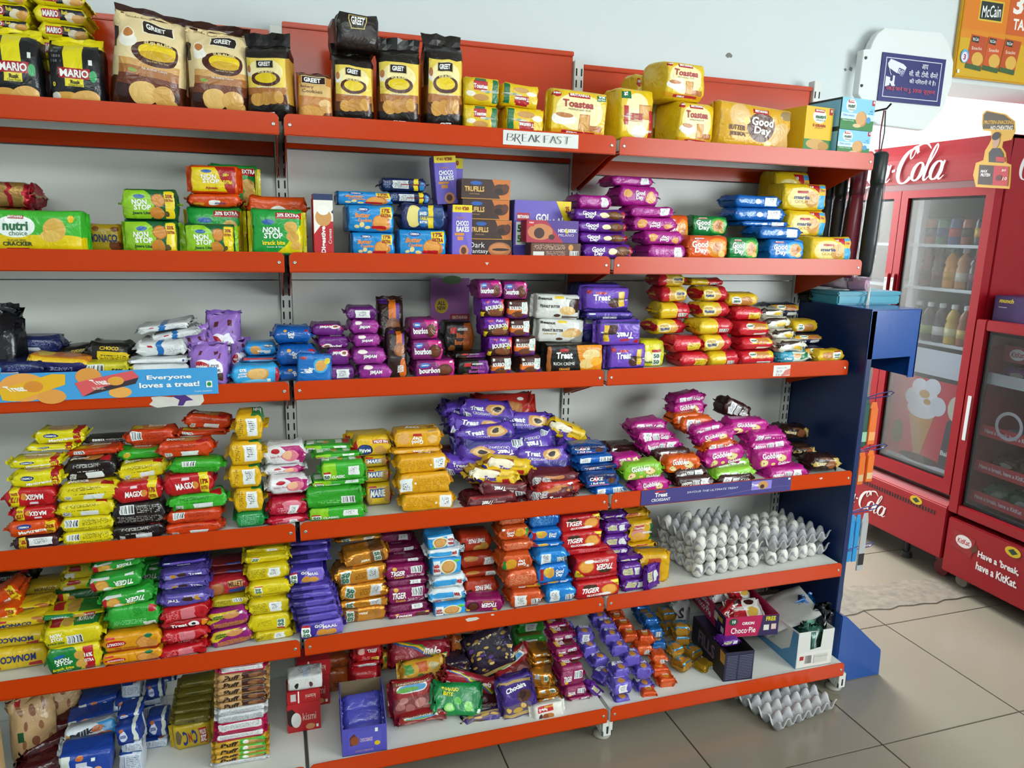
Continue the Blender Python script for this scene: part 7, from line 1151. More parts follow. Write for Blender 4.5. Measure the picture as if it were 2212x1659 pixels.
for q, (yy, zz) in enumerate(((.05, .03), (.082, .055), (.112, .078))):
    p = place(o, w_/2, yy, zz); D_ = DES['blue_bar']; pk = pack('blue_bar', D_, w_*.86, .03, .05, p, (R(35), R(-4), o.rotation_euler.z), False, 900+q)
    tag(pk, f'violet chocolate bar, {("front", "middle", "rear")[q]} one in the open violet tray', 'bar', 'bars in the violet tray')
a, b = atz(1562, 1473, DECK['F']), atz(1624, 1466, DECK['F'])
o, w_ = wallbox('snack_carton', a, b, .24, .105, .105, '17151c', 'black carton printed with a white table under the pink carton', inner='3a2a4a')
B = Board(place(o, 0, 0, 0), place(o, 1, 0, 0)-o.location, (0, 0, 1), place(o, 0, -1, 0)-o.location)
B.r(0, 0, w_, .105, '20203a')
for q in range(15): B.r(.006, .008+q*.006, .044, .0095+q*.006, '7a7a90').r(.05, .008+q*.006, w_-.006, .0095+q*.006, '7a7a90')
B.done(o, 'print')
Bs = Board(place(o, 0, 0, 0), place(o, 0, -1, 0)-o.location, (0, 0, 1), place(o, -1, 0, 0)-o.location); Bs.poly([(.0, .06), (.0, .1), (-.035, .1), (-.03, .06)], 'c08a3c').t('FILLS', -.13, .06, .12, .05, '6a5a70'); Bs.done(o, 'print')
p = place(o, w_*.45, .08, .09); pk = pack('purp', DES['purp'], .07, .025, .05, p, (0, 0, 0), False, 910); tag(pk, 'purple wafer packet inside the black carton', 'packet')
# pink choco-pie carton on top, turned a little
zb = DECK['F']+.106; po = empty('cake_carton', (1.375, -.335, zb), (0, 0, R(-2))); tag(po, 'pink open cake carton heaped with packets on the black carton', 'box')
W2, D2, H2 = .195, .30, .075; mp = mat('carton_pink', 'b0184c', .45); mi = mat('carton_in_grey', 'a89c8c', .8)
po.rotation_euler = (0, 0, R(-8))
MB().box(0, W2, 0, D2, 0, .002).obj('base', mi, po)
for nm, bx in (('front_panel', (0, W2, 0, .002, 0, H2)), ('back_panel', (0, W2, D2-.002, D2, 0, H2)), ('side_panel', (0, .002, .002, D2-.002, 0, H2)), ('side_panel', (W2-.002, W2, .002, D2-.002, 0, H2))): MB().box(*bx).obj(nm, mp, po)
U_ = lambda x, y, z: place(po, x, y, z)-po.location
B = Board(place(po, 0, 0, 0), U_(1, 0, 0), (0, 0, 1), U_(0, -1, 0)); B.poly([(.12, 0), (W2, 0), (W2, H2), (.135, H2), (.128, .03)], '2a1a4a').e(.028, .058, .015, .013, '1a4a34').t('10', .03, .058, .012, .012, WHT).t('ORION', .082, .05, .044, .011, WHT).t('Choco·Pie', .066, .025, .09, .022, WHT, 0, .01).t('FREE', .165, .062, .036, .016, 'd8c81c').r(.14, .02, .16, .04, 'd8d0c8').r(.168, .022, .186, .042, 'd8b8b0'); B.done(po, 'print')
B = Board(place(po, 0, 0, 0), U_(0, -1, 0), (0, 0, 1), U_(-1, 0, 0)); B.poly([(-.07, 0), (0, 0), (0, H2), (-.09, H2)], '2a1a4a').t('ORION', -.16, .055, .06, .012, WHT).t('Choco·Pie', -.18, .03, .14, .028, WHT, 0, .01).t('FREE', -.04, .05, .04, .015, 'd8c81c').r(-.085, .03, -.06, .06, 'd0c4bc').r(-.03, .01, -.008, .03, 'd0c4bc'); B.done(po, 'print')
d('pie', 'd8d2cc', 'white and red cake packet', [('r', 0, 0, .45, 1, 'b01a24'), ('e', .68, .35, .2, .22, 'd0a848'), ('e', .7, .8, .16, .14, '3a1410')], [('Choco-Pie', .24, .5, .7, .2, WHT, 'v')], n=2.8, e=.5, jit=.004, nm='cake_packet')
d('pie2', 'c9c9c9', 'silver-white cake packet', [('r', .4, .2, .7, .8, 'e0e0de'), ('b', .42, .25, .68, .75, '3a3a3a')], [], n=2.8, e=.5, jit=.004, nm='cake_packet')
d('pie3', 'b0161e', 'bright red cake packet', [('e', .8, .5, .15, .4, '3a1410')], [('Choco-Pie', .45, .5, .6, .4, WHT)], n=2.8, e=.5, jit=.004, nm='cake_packet')
for q, (dn, x, y, z, w2, h2, d2, rx, ry, rz, ps) in enumerate((('pie', .11, .045, .055, .12, .09, .03, -60, 0, -8, 'at the front'), ('pie3', .07, .10, .07, .1, .03, .05, -30, -35, 10, 'tilted'), ('pie2', .05, .17, .07, .1, .035, .06, -20, 10, 10, 'at the left'), ('pie', .13, .15, .08, .11, .06, .035, -50, 10, 20, 'in the middle'), ('pie2', .12, .22, .08, .11, .05, .05, -20, -8, 0, 'at the back'), ('pie', .06, .24, .06, .1, .04, .05, -10, 0, 30, 'in the far left corner'))):
    pk = pack(dn, DES[dn], w2, h2, d2, place(po, x, y, z-.03), (R(rx), R(ry), R(rz)), False, 920+q); tag(pk, f'{DES[dn]["look"]} {ps} of the pink carton', 'packet', 'packets in the pink carton')
# white and blue carton with bags and paper
a, b = atz(1718, 1446, DECK['F']), atz(1794, 1433, DECK['F'])
def notch(w_, h): return [(0, 0), (w_, 0), (w_, h), (w_*.68, h), (w_*.66, h*.52), (w_*.36, h*.48), (w_*.33, h*1.0), (0, h)]
o, w_ = wallbox('paper_carton', a, b, .27, .135, .13, 'cfcdc8', 'white and blue carton holding bags and paper at the right end', inner='a8a49c', cut=notch)
B = Board(place(o, 0, 0, 0), place(o, 1, 0, 0)-o.location, (0, 0, 1), place(o, 0, -1, 0)-o.location); B.r(.003, .004, w_-.004, .058, 'd8d4cc').r(.012, .03, .028, .045, 'a81c24')
for q in range(9): B.r(.034+q*.003, .016, .0355+q*.003, .046, '5a5a5a')
B.r(.07, .015, w_-.02, .046, 'c4c2ba').t('1 Cartons Pack', .1, .038, .05, .006, '7a7a7a', 0, 0); B.done(o, 'print')
Bs = Board(place(o, 0, 0, 0), place(o, 0, -1, 0)-o.location, (0, 0, 1), place(o, -1, 0, 0)-o.location)
Bs.poly([(-.27, 0), (0, 0), (0, .13), (-.03, .13), (-.04, .06), (-.08, .03), (-.27, .015)], '4f8ab4').e(-.14, .06, .02, .02, 'b8b6b0').stroke([(-.2, .1), (-.12, .1)], [.0015]*2, '9a9890').stroke([(-.2, .09), (-.1, .09)], [.0015]*2, '9a9890'); Bs.done(o, 'print')
pp = MB(); rnd = random.Random(9); NN = 7; v = []; f = []
for sd_ in (0, .006):
    for j in range(NN):
        for i in range(NN): v.append((-.10+.2*i/(NN-1), -.07+.15*j/(NN-1), sd_+.006*math.sin(i*1.1+j*.6)+rnd.uniform(-.001, .001)))
for j in range(NN-1):
    for i in range(NN-1): A_ = j*NN+i; f.append((A_, A_+1, A_+NN+1, A_+NN)); f.append((A_+49, A_+49+NN, A_+50+NN, A_+50))
for i in range(NN-1): f.append((i, i+NN*NN, i+1+NN*NN, i+1)); f.append((i*NN, i*NN+NN, i*NN+NN+49, i*NN+49)); f.append((i*NN+6, i*NN+6+49, i*NN+13+49, i*NN+13)); f.append((42+i, 43+i, 92+i, 91+i))
pp.add(v, f); m_news = mat('newsprint', 'a8a6a0', .85)
nt = m_news.node_tree; bs = nt.nodes['Principled BSDF']; tc = nt.nodes.new('ShaderNodeTexCoord'); wv = nt.nodes.new('ShaderNodeTexWave'); wv.bands_direction = 'Y'; wv.inputs['Scale'].default_value = 95; wv.inputs['Distortion'].default_value = 3; wv.inputs['Detail Scale'].default_value = 20
cr = nt.nodes.new('ShaderNodeValToRGB'); cr.color_ramp.elements[0].color = (.16, .16, .16, 1); cr.color_ramp.elements[1].color = (.42, .41, .39, 1); cr.color_ramp.elements[1].position = .35
nt.links.new(tc.outputs['Object'], wv.inputs['Vector']); nt.links.new(wv.outputs[0], cr.inputs[0]); nt.links.new(cr.outputs[0], bs.inputs['Base Color'])
pj = pp.obj('newspaper', m_news, None, place(o, .03, .12, .145), (R(16), R(-24), R(-14)), smooth=True); tag(pj, 'folded grey newspaper lying over the white and blue carton', 'newspaper')
d('bag_blue', '1a5a9c', 'crumpled blue plastic bag', [], [], st='z', jit=.012, e=.3, nm='plastic_bag', cat='bag', fc='1a5a9c', rough=.2)
d('bag_black', '1c2026', 'crumpled black and white plastic bag', [('e', .4, .6, .2, .1, 'c0c0c0'), ('e', .7, .3, .15, .1, '9a9a9a')], [], st='z', jit=.012, e=.3, nm='plastic_bag', cat='bag', fc='1c2026', rough=.2)
d('bag_green', '3a6a5a', 'pale green plastic bag', [('r', .3, .1, .45, .9, 'd0d8d4')], [], st='z', jit=.01, e=.3, nm='plastic_bag', cat='bag', fc='6a9a8a', rough=.2)
for dn, x, y, z, w2, h2, d2 in (('bag_green', .07, .05, .004, .09, .13, .07), ('bag_blue', .1, .13, .05, .07, .13, .06), ('bag_black', .125, .06, .07, .05, .11, .05)):
    pk = pack(dn, DES[dn], w2, h2, d2, place(o, x, y, z), (R(4), R(8), R(20)), False, 940+len(dn)); tag(pk, DES[dn]['look']+' stuffed in the white and blue carton', 'bag')
# greyish cartons and sheets stacked at the back right
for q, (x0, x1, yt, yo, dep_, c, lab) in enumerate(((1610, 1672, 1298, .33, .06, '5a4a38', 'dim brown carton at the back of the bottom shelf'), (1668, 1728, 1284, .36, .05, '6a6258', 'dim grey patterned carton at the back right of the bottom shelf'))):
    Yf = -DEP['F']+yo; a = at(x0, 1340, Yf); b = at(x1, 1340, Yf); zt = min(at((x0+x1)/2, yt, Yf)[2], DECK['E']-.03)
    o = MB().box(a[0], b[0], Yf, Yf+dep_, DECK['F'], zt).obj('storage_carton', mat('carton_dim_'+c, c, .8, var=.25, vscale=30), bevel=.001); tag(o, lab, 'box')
    MB().box(a[0]+.004, b[0]-.004, Yf-.001, Yf, zt-.05, zt-.045).obj('tape_strip', mat('tape', '9a8a6a', .4), o)
for q, (px, py, rz_, ry_, c, nm2) in enumerate(((1640, 1325, 15, 14, '8a8378', 'upper'), (1668, 1345, -8, 18, '7a746a', 'middle'), (1632, 1352, 22, 9, '9a4a44', 'lower'))):
    p = at(px, py, -DEP['F']+.27-.03*q); o = MB().box(-.07, .07, -.06, .06, 0, .004).obj('cardboard_sheet', mat('sheet_'+c, c, .85, var=.12, vscale=50), None, p, (R(-12), R(ry_), R(rz_)), bevel=.0008); tag(o, f'{nm2} loose cardboard sheet behind the pink carton', 'cardboard', 'loose cardboard sheets')
# white carrier bag behind the blue foil cookies
d('bag_white', 'c8c8c8', 'white plastic carrier bag', [], [('S', .5, .6, .3, .3, '3a2a3a', 'i')], st='z', jit=.008, e=.35, nm='carrier_bag', cat='bag', fc='c8c8c8')
p = at(1466, 1325, -DEP['F']+.36); pk = pack('bag_white', DES['bag_white'], .07, .13, .05, (p[0], p[1], DECK['F']), (0, 0, 0), False, 950); tag(pk, 'white plastic carrier bag behind the gold foil cookies', 'bag')
# wafer bags and dark red bags at the far left of the bottom shelf
d('wafer', 'b8966a', 'tan wafer bag with wafer pictures', [('e', .2, .85, .07, .07, '8a5a38'), ('e', .5, .8, .07, .07, '7e4c2e'), ('e', .8, .86, .07, .07, '8a5a38'), ('e', .3, .6, .07, .07, '7e4c2e'), ('e', .65, .58, .07, .07, '8a5a38'), ('e', .2, .35, .07, .07, '8a5a38'), ('e', .5, .36, .07, .07, '7e4c2e'), ('e', .8, .32, .07, .07, '8a5a38'), ('e', .35, .1, .07, .07, '8a5a38'), ('r', 0, .4, .2, .55, '1a4a2c'), ('r', .1, .9, .3, .97, '9a1c24')], [], st='z', n=3, e=.2, jit=.004, nm='wafer_bag', cat='snack bag', fc='8a6a44')
for q, (x, y, h_) in enumerate(((-.80, -.30, .19), (-.70, -.20, .185), (-.655, -.12, .19))):
    pk = pack('wafer', DES['wafer'], .105, h_, .06, (x, y, DECK['F']), (R(-8), 0, R(25)), False, 960+q); tag(pk, f'tan wafer bag, {("nearest", "middle", "farthest")[q]} of three at the far left bottom', 'snack bag', 'wafer bags at the far left')
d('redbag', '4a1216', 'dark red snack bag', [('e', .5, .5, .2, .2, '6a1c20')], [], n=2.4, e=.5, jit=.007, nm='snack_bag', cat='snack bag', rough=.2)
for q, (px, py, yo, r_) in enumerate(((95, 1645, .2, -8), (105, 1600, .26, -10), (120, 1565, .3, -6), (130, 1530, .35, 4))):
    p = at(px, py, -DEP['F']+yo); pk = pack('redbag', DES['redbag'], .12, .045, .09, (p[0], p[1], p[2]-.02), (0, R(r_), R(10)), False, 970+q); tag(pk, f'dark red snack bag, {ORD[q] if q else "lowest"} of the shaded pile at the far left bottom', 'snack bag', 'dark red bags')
# ------------------------------------------------------------------ blue end stand beside the shelves
m_blue = mat('blue_enamel', '134690', .2, bump=.06, bscale=70, var=.05, vscale=6)
m_blue_shade = mat('blue_enamel_shade', '0c2552', .35, bump=.05, bscale=70)  # same blue enamel, darkened to put the shade of inner faces into the colour
YS = -.35; st = empty('display_stand', (1.830, -.17, 0)); tag(st, 'dark blue metal display stand at the right end of the shelves', 'display stand')
L_ = lambda x: x-1.815; LY = lambda y: y+.17
MB().box(L_(1.803), L_(1.826), LY(YS), LY(.03), .02, 1.333).obj('upright_panel', m_blue_shade, st, bevel=.002)
MB().prism([(L_(1.803), 1.335), (L_(2.01), 1.335), (L_(2.012), 1.105), (L_(1.985), 1.105), (L_(1.985), 1.177), (L_(1.826), 1.172), (L_(1.803), 1.172)], 1, LY(YS), LY(YS+.004)).obj('header_side', m_blue, st)
MB().prism([(L_(1.826), 1.333), (L_(2.01), 1.333), (L_(2.012), 1.105), (L_(1.985), 1.105), (L_(1.985), 1.177), (L_(1.826), 1.172)], 1, LY(.026), LY(.03)).obj('header_side', m_blue_shade, st)
MB().box(L_(1.803), L_(2.01), LY(YS), LY(.03), 1.333, 1.337).obj('header_top', m_blue, st, bevel=.001)
MB().box(L_(2.006), L_(2.01), LY(YS), LY(.03), 1.105, 1.333).obj('header_front', m_blue, st)
MB().prism([(L_(1.803), 0), (L_(2.005), 0), (L_(2.0), .10), (L_(1.828), .255), (L_(1.803), .265)], 1, LY(-.385), LY(-.35)).obj('foot', m_blue, st, bevel=.003)
MB().prism([(L_(1.826), 0), (L_(2.0), 0), (L_(1.996), .10), (L_(1.828), .25)], 1, LY(-.35), LY(.0)).obj('foot', m_blue, st, bevel=.003)
m_wire = mat('violet_wire', '4a4a86', .3, metal=.5)
def hook(z, y, n, lab):
    h = MB().tube([(1.826, y, z), (1.90, y, z+.004), (1.985, y, z+.010), (2.0, y-.004, z+.022), (1.985, y-.006, z+.028), (1.93, y-.004, z+.02), (1.88, y, z+.006)], .0022, n=6).obj('display_hook', m_wire); tag(h, lab, 'hook', 'hooks on the blue stand')
hook(1.02, -.30, 0, 'uppermost violet wire hook on the blue stand'); hook(.83, -.30, 1, 'middle violet wire hook on the blue stand'); hook(.605, -.30, 2, 'lowest used violet wire hook on the blue stand'); hook(.46, -.30, 3, 'empty violet wire hook near the bottom of the blue stand')
def hung(nm, x0, x1, y, z0, z1, c, lab, strip=None, cat='packet', th=.012):
    o = empty(nm, ((x0+x1)/2, y, z0)); tag(o, lab, cat, 'packets hung on the blue stand'); w_ = (x1-x0)/2
    MB().box(-w_, w_, -th/2, th/2, 0, (z1-z0)*.86).obj('box_body', mat('hung_'+c, c, .4), o, bevel=.002)
    MB().prism([(-w_, (z1-z0)*.86), (w_, (z1-z0)*.86), (w_*.6, z1-z0), (-w_*.6, z1-z0)], 1, -.001, .001).obj('hang_tab', mat('hung_'+c, c, .4), o)
    if strip: MB().box(-w_*.8, w_*.8, -th/2-.001, -th/2, (z1-z0)*.1, (z1-z0)*.3).obj('label_strip', mat('strip_'+strip, strip, .5), o)
hung('hair_colour_box', 1.868, 1.905, -.30, .855, 1.03, '1d4a3a', 'dark green hanging box on the top hook, nearest the panel', '8ab89a')
hung('hair_colour_box', 1.902, 1.935, -.305, .862, 1.012, 'd8661a', 'orange hanging box on the top hook, outermost', 'e09a5a')
hung('hair_colour_box', 1.858, 1.882, -.295, .72, .842, 'c85a18', 'orange hanging box on the middle hook, nearest the panel', 'c8a878')
hung('hair_colour_box', 1.884, 1.912, -.30, .715, .838, 'd8661a', 'orange hanging box on the middle hook, at the centre', 'c8a878')
hung('hair_colour_box', 1.916, 1.946, -.305, .725, .838, 'dd6c1e', 'orange hanging box on the middle hook, outermost', 'd0b080')
for q in range(3): hung('sachet', 1.862+.022*q, 1.884+.022*q, -.295-.003*q, .42-.0*q, .60, '2a8ac4', f'blue hanging sachet, {("nearest the panel", "in the middle", "third out")[q]} on the lowest hook', None, th=.006)
hung('sachet', 1.928, 1.958, -.306, .385, .605, 'a8a8a8', 'grey and black hanging sachet with blue edge, outermost on the lowest hook', '1c1c20', th=.006)
hk = MB(); o = hk.tube([(1.832, -.33, .375), (1.85, -.33, .36), (1.853, -.33, .31), (1.848, -.33, .27)], .006).obj('bag_strap', mat('black_strap', '1a1a1c', .6)); tag(o, 'black strap hanging low on the blue stand', 'strap')
# things on top of the stand
o = empty('plastic_box', (1.945, -.13, 1.337)); tag(o, 'turquoise plastic box on top of the blue stand', 'box'); m_tq = mat('turquoise_plastic', '2a8ca4', .3, var=.08, vscale=12)
MB().box(-.135, .135, -.07, .07, 0, .034).obj('box_body', m_tq, o, bevel=.005); MB().box(-.138, .138, -.073, .073, .032, .045).obj('lid', m_tq, o, bevel=.004)
um = empty('folded_umbrella', (1.905, -.14, 1.408), (0, 0, R(28))); tag(um, 'short pink folded umbrella lying on the turquoise box', 'umbrella'); m_pk = mat('pink_plastic', 'c89ab4', .35)
MB().cyl((0, -.06, 0), (0, -.005, 0), .024, .026, n=18).obj('handle', m_pk, um, smooth=False); MB().cyl((0, -.005, 0), (.0, .13, 0), .023, .018, n=16).obj('canopy_roll', mat('pink_check', 'b8a0a8', .6, var=.35, vscale=60), um, smooth=True)
MB().tube([(-.005, -.062, .0), (-.02, -.075, -.03), (-.03, -.075, -.085), (-.02, -.075, -.10), (-.012, -.075, -.08), (.0, -.07, -.01)], .0028, n=6).obj('wrist_cord', mat('white_cord', 'd8d4cc', .7), um)
d('chips', '2a2a24', 'dark green snack bag', [('e', .5, .4, .4, .3, '3a6a34'), ('e', .2, .3, .2, .3, '5a8a4a')], [('Super', .5, .72, .6, .3, 'a83a34')], n=2.6, e=.5, jit=.006, nm='snack_bag', cat='snack bag')
p = at(1775, 634, -.03); pk = pack('chips', DES['chips'], .15, .05, .09, (p[0], p[1], 1.337), (0, R(-6), R(-6)), False, 981); tag(pk, 'dark green snack bag lying beside the turquoise box', 'snack bag')
# folded umbrellas in clear sleeves
m_clear = bpy.data.materials.new('clear_sleeve'); m_clear.use_nodes = True; nt = m_clear.node_tree; nt.nodes.remove(nt.nodes['Principled BSDF'])
def thin_glass(m, tint, refl, rough):
    nt = m.node_tree; tr = nt.nodes.new('ShaderNodeBsdfTransparent'); tr.inputs[0].default_value = (*tint, 1); gl = nt.nodes.new('ShaderNodeBsdfGlossy'); gl.inputs['Roughness'].default_value = rough
    fr = nt.nodes.new('ShaderNodeFresnel'); fr.inputs[0].default_value = 1.45; mx = nt.nodes.new('ShaderNodeMixShader'); ad = nt.nodes.new('ShaderNodeMath'); ad.operation = 'MULTIPLY_ADD'; ad.inputs[1].default_value = 0.45; ad.inputs[2].default_value = refl
    nt.links.new(fr.outputs[0], ad.inputs[0]); nt.links.new(ad.outputs[0], mx.inputs[0]); nt.links.new(tr.outputs[0], mx.inputs[1]); nt.links.new(gl.outputs[0], mx.inputs[2]); nt.links.new(mx.outputs[0], nt.nodes['Material Output'].inputs[0])
thin_glass(m_clear, (.95, .96, .97), .0, .15)
def umbrella(x, y, z0, z1, c, lab, lean=(0, 0), hc='17211f', r=.023):
    o = empty('folded_umbrella', (x, y, z0)); tag(o, lab, 'umbrella', 'umbrellas hung at the shelf end'); H_ = z1-z0; top = (lean[0], lean[1])
    P = lambda t: (top[0]*t, top[1]*t, H_*t)
    MB().tube([P(t) for t in (0, .05, .3, .6, .74)], [r*.75, r*.92, r, r*.95, r*.8], n=14).obj('canopy_roll', mat('umbrella_'+c, c, .6, bump=.5, bscale=40, var=.15, vscale=30), o, smooth=True)
    MB().tube([P(t) for t in (.72, .76, .98, 1.0)], [r*.7, r*.9, r*.95, r*.7], n=14).obj('handle', mat('umbrella_handle_'+hc, hc, .35), o, smooth=True)
    MB().tube([P(t) for t in (-.03, .3, .7, .78)], [r*1.0, r*1.18, r*1.15, r*1.05], n=14).obj('clear_sleeve', m_clear, o, smooth=True)
    return o
umbrella(1.86, -.25, 1.437, 1.84, '1c1f22', 'black folded umbrella in a clear sleeve, foremost at the shelf end', (.012, 0), r=.025)
umbrella(1.834, -.20, 1.43, 1.80, '8a2438', 'burgundy folded umbrella in a clear sleeve behind the black one', (.03, .02), hc='6a1a2c')
MB().tube([(1.845, -.213, 1.44), (1.86, -.205, 1.55), (1.87, -.20, 1.66)], .004, n=6).obj('cream_trim', mat('cream_piping', 'c8b070', .7), [q for q in bpy.data.objects if q.get('label', '').startswith('burgundy folded')][0]).matrix_parent_inverse = Matrix.Translation((-1.862, .20, -1.43))
umbrella(1.86, -.10, 1.43, 1.80, '20161c', 'dark umbrella hanging deepest behind the shelf end', (.0, .0))
umbrella(1.86, -.15, 1.43, 1.80, '4a1424', 'dark maroon umbrella between the burgundy and deepest ones', (.02, .0))
umbrella(1.86, -.05, 1.45, 1.79, '30343a', 'grey umbrella against the wall behind the shelf end', (-.01, .0))
rod = MB().tube([(1.85, .06, 1.965), (1.86, -.1, 1.968), (1.862, -.26, 1.972), (1.863, -.275, 1.985)], .003, n=8).obj('hanging_rod', mat('dark_rod', '2a2420', .5, metal=.6)); tag(rod, 'thin dark rod holding the hanging umbrellas', 'rod')
o = MB().tube([(1.862, -.25, 1.968), (1.858, -.25, 1.90), (1.862, -.25, 1.838)], .0022, n=6).obj('umbrella_lanyard', mat('red_cord', '7a1c24', .7)); tag(o, 'red and black cord from the rod to the black umbrella', 'lanyard')
MB().tube([(1.866, -.252, 1.968), (1.872, -.252, 1.90), (1.866, -.252, 1.838)], .002, n=6).obj('black_strand', mat('black_strap', '1a1a1c', .6), o)

# ------------------------------------------------------------------ white plate with the camera notice, poster board
Yp = .02; pts = [(1911.5, 60), (2034.5, 71), (2051, 96.5), (2060, 135), (2056, 181), (2037, 236), (1996, 281), (1895, 268), (1872, 250), (1862, 215), (1853.6, 202.6), (1865.7, 107), (1880, 106), (1886, 90), (1896, 73)]
q = [at(x, y, Yp) for x, y in pts]; m_pl = mat('white_plate', 'dfe4e2', .45, var=.02, vscale=3)
o = MB().prism([(p[0], p[2]) for p in q], 1, Yp, Yp+.03).obj('shutter_plate', m_pl, bevel=.0015); tag(o, 'white rounded steel plate bolted to the wall, bearing the camera notice', 'plate')
for x, y in ((1870, 125), (1861, 185)):
    p = at(x, y, Yp); MB().lathe([(.0055, 0), (.005, .003), (.002, .004)], n=12).obj('bolt', mat('dark_bolt', '3a3836', .5), o, (p[0], p[1], p[2]), (R(90), 0, 0))
Y2 = Yp-.004; a = at(1898, 216, Y2); b = at(2038, 125, Y2); X0, X1, Z0, Z1 = at(1900, 165, Y2)[0]+.003, at(2038, 175, Y2)[0], 2.054, 2.218
sg = MB().box(X0, X1, Y2, Yp, Z0, Z1).obj('camera_notice', mat('notice_blue', '23246a', .4)); tag(sg, 'dark blue Hindi surveillance notice on the white plate', 'sign')
B = Board((X0, Y2, Z0), (X1-X0, 0, 0), (0, 0, Z1-Z0), (0, -1, 0)); WW = 'dfe2ea'
for bx in ((.06, .09, .94, .105), (.06, .895, .94, .91), (.06, .09, .07, .91), (.93, .09, .94, .91)): B.r(*bx, WW)
B.poly([(.09, .78), (.13, .88), (.33, .80), (.385, .74), (.34, .55), (.30, .56), (.11, .70)], WW).poly([(.25, .58), (.34, .555), (.36, .68), (.27, .72)], '23246a').poly([(.262, .6), (.33, .58), (.345, .665), (.275, .69)], WW).e(.305, .635, .025, .04, '23246a').e(.305, .635, .012, .02, WW)
B.poly([(.19, .55), (.22, .54), (.22, .36), (.17, .34), (.17, .42), (.19, .44)], WW).poly([(.08, .30), (.08, .52), (.15, .50), (.15, .34)], WW).poly([(.14, .40), (.14, .45), (.2, .38), (.2, .33)], WW).stroke([(.12, .70), (.14, .6), (.16, .55)], [.01]*3, WW).e(.205, .345, .03, .025, WW)
B.t('आप', .67, .79, .1, .1, WW, 0, .01).t('सी. सी. टीवी. कैमरे', .66, .635, .46, .13, WW, 0, .01).t('की निगरानी में है।', .66, .465, .42, .12, WW, 0, .01).t('पकड़े जाने पर रु. 5000/ जुर्माना', .49, .27, .78, .13, 'c0485a', 0, .015); B.done(sg, 'lettering')
a = at(2078, 160, .05); X0 = 2.455; Z0 = 2.172; PW, PH = .50, .45
po_ = MB().box(X0, X0+PW, .05, WY, Z0, Z0+PH).obj('poster_board', mat('poster_yellow', 'd8a010', .3, coat=.3), bevel=.004); tag(po_, 'yellow and orange frozen snack poster board above the doorway', 'poster')
B = Board((X0, .05, Z0), (1, 0, 0), (0, 0, 1), (0, -1, 0)); B.r(.006, .14, PW-.006, PH-.006, 'd8860c').r(.006, .006, PW-.006, .14, 'd0a410').r(.006, .17, PW-.006, PH-.006, 'd87a10')
B.r(.078, .206, .198, .28, 'd8b83a').r(.084, .212, .192, .274, '1c2a24').t('McCain', .138, .242, .095, .042, WHT, 6, .01, .2).r(.225, .17, .47, .33, 'c85a1c').t('3', .27, .28, .05, .07, 'f0e8e0', 0, .04).t('TASTY', .32, .21, .13, .04, 'f0e8e0', 0, .03)
for k, (xx, cc) in enumerate(((.04, 'b8481c'), (.125, 'c8501c'), (.21, 'b84a14'))):
    B.poly([(xx+.004, .035), (xx+.085, .028), (xx+.10, .15), (xx+.018, .155)], cc).poly([(xx+.02, .13), (xx+.055, .126), (xx+.058, .148), (xx+.024, .15)], '20261c').t('McCain', xx+.04, .139, .028, .012, WHT, 3, .01).e(xx+.06, .07, .028, .025, 'd8a848').poly([(xx+.004, .035), (xx+.085, .028), (xx+.087, .045), (xx+.007, .052)], '3a5a2c').t('Snacks', xx+.05, .108, .05, .012, 'f0d8c0', 2, .01)
B.e(.035, .075, .02, .024, '5aa8d0').e(.035, .072, .015, .018, 'ecd8e4').t('3', .035, .072, .012, .02, '8a2a5a').r(.008, .014, .018, .026, 'dfe8d8'); B.done(po_, 'print')

# ------------------------------------------------------------------ red drinks cooler with two glass doors
m_red = mat('cooler_red', '920d1c', .28, bump=.03, bscale=30, var=.05, vscale=2); m_redd = mat('cooler_red_plastic', '860c1a', .4)
m_gl = bpy.data.materials.new('door_glass'); m_gl.use_nodes = True; m_gl.node_tree.nodes.remove(m_gl.node_tree.nodes['Principled BSDF']); thin_glass(m_gl, (.9, .92, .94), .02, .03)
m_int = mat('cooler_lining', '666d75', .5); m_rub = mat('door_gasket', '1a1a1e', .6)
XF = 2.85; Y0, Y1, Ym = .13, 1.11, .621
fr = empty('drinks_cooler', (XF, .62, 0)); tag(fr, 'tall red drinks cooler with two glass doors beyond the shelves', 'cooler')
F_ = lambda mb, nm, m, par=None, **k: mb.obj(nm, m, par or fr, **k)
def sh(mb):
    mb.v = [(x-XF, y-.62, z) for x, y, z in mb.v]; return mb
F_(sh(MB().box(XF+.05, XF+.66, Y0, Y0+.03, .12, 2.0)), 'side_panel', m_red, bevel=.003)
F_(sh(MB().box(XF+.05, XF+.66, Y1-.03, Y1, .12, 2.0)), 'side_panel', m_red)
F_(sh(MB().box(XF+.63, XF+.66, Y0+.03, Y1-.03, .12, 2.0)), 'back_panel', m_int)
F_(sh(MB().box(XF+.02, XF+.66, Y0, Y1, 1.985, 2.0)), 'top_panel', m_red)
F_(sh(MB().box(XF+.06, XF+.63, Y0+.03, Y1-.03, .40, .43)), 'cabinet_floor', m_int)
F_(sh(MB().box(XF+.06, XF+.63, Y0+.03, Y1-.03, 1.79, 1.985)), 'cabinet_ceiling', m_int)
bp = sh(MB().prism([(XF+.0, .12), (XF+.06, .12), (XF+.06, .40), (XF+.02, .40), (XF+.0, .37)], 1, Y0, Y1)); base = F_(bp, 'base_panel', m_red, bevel=.004)
vs_ = MB()
for k in range(44): vs_.box(XF-.0012, XF+.004, .19+k*.0165, .19+k*.0165+.0075, .313, .333)
tag(sh(vs_).obj('vent_slots', m_dark, base), kind='stuff')
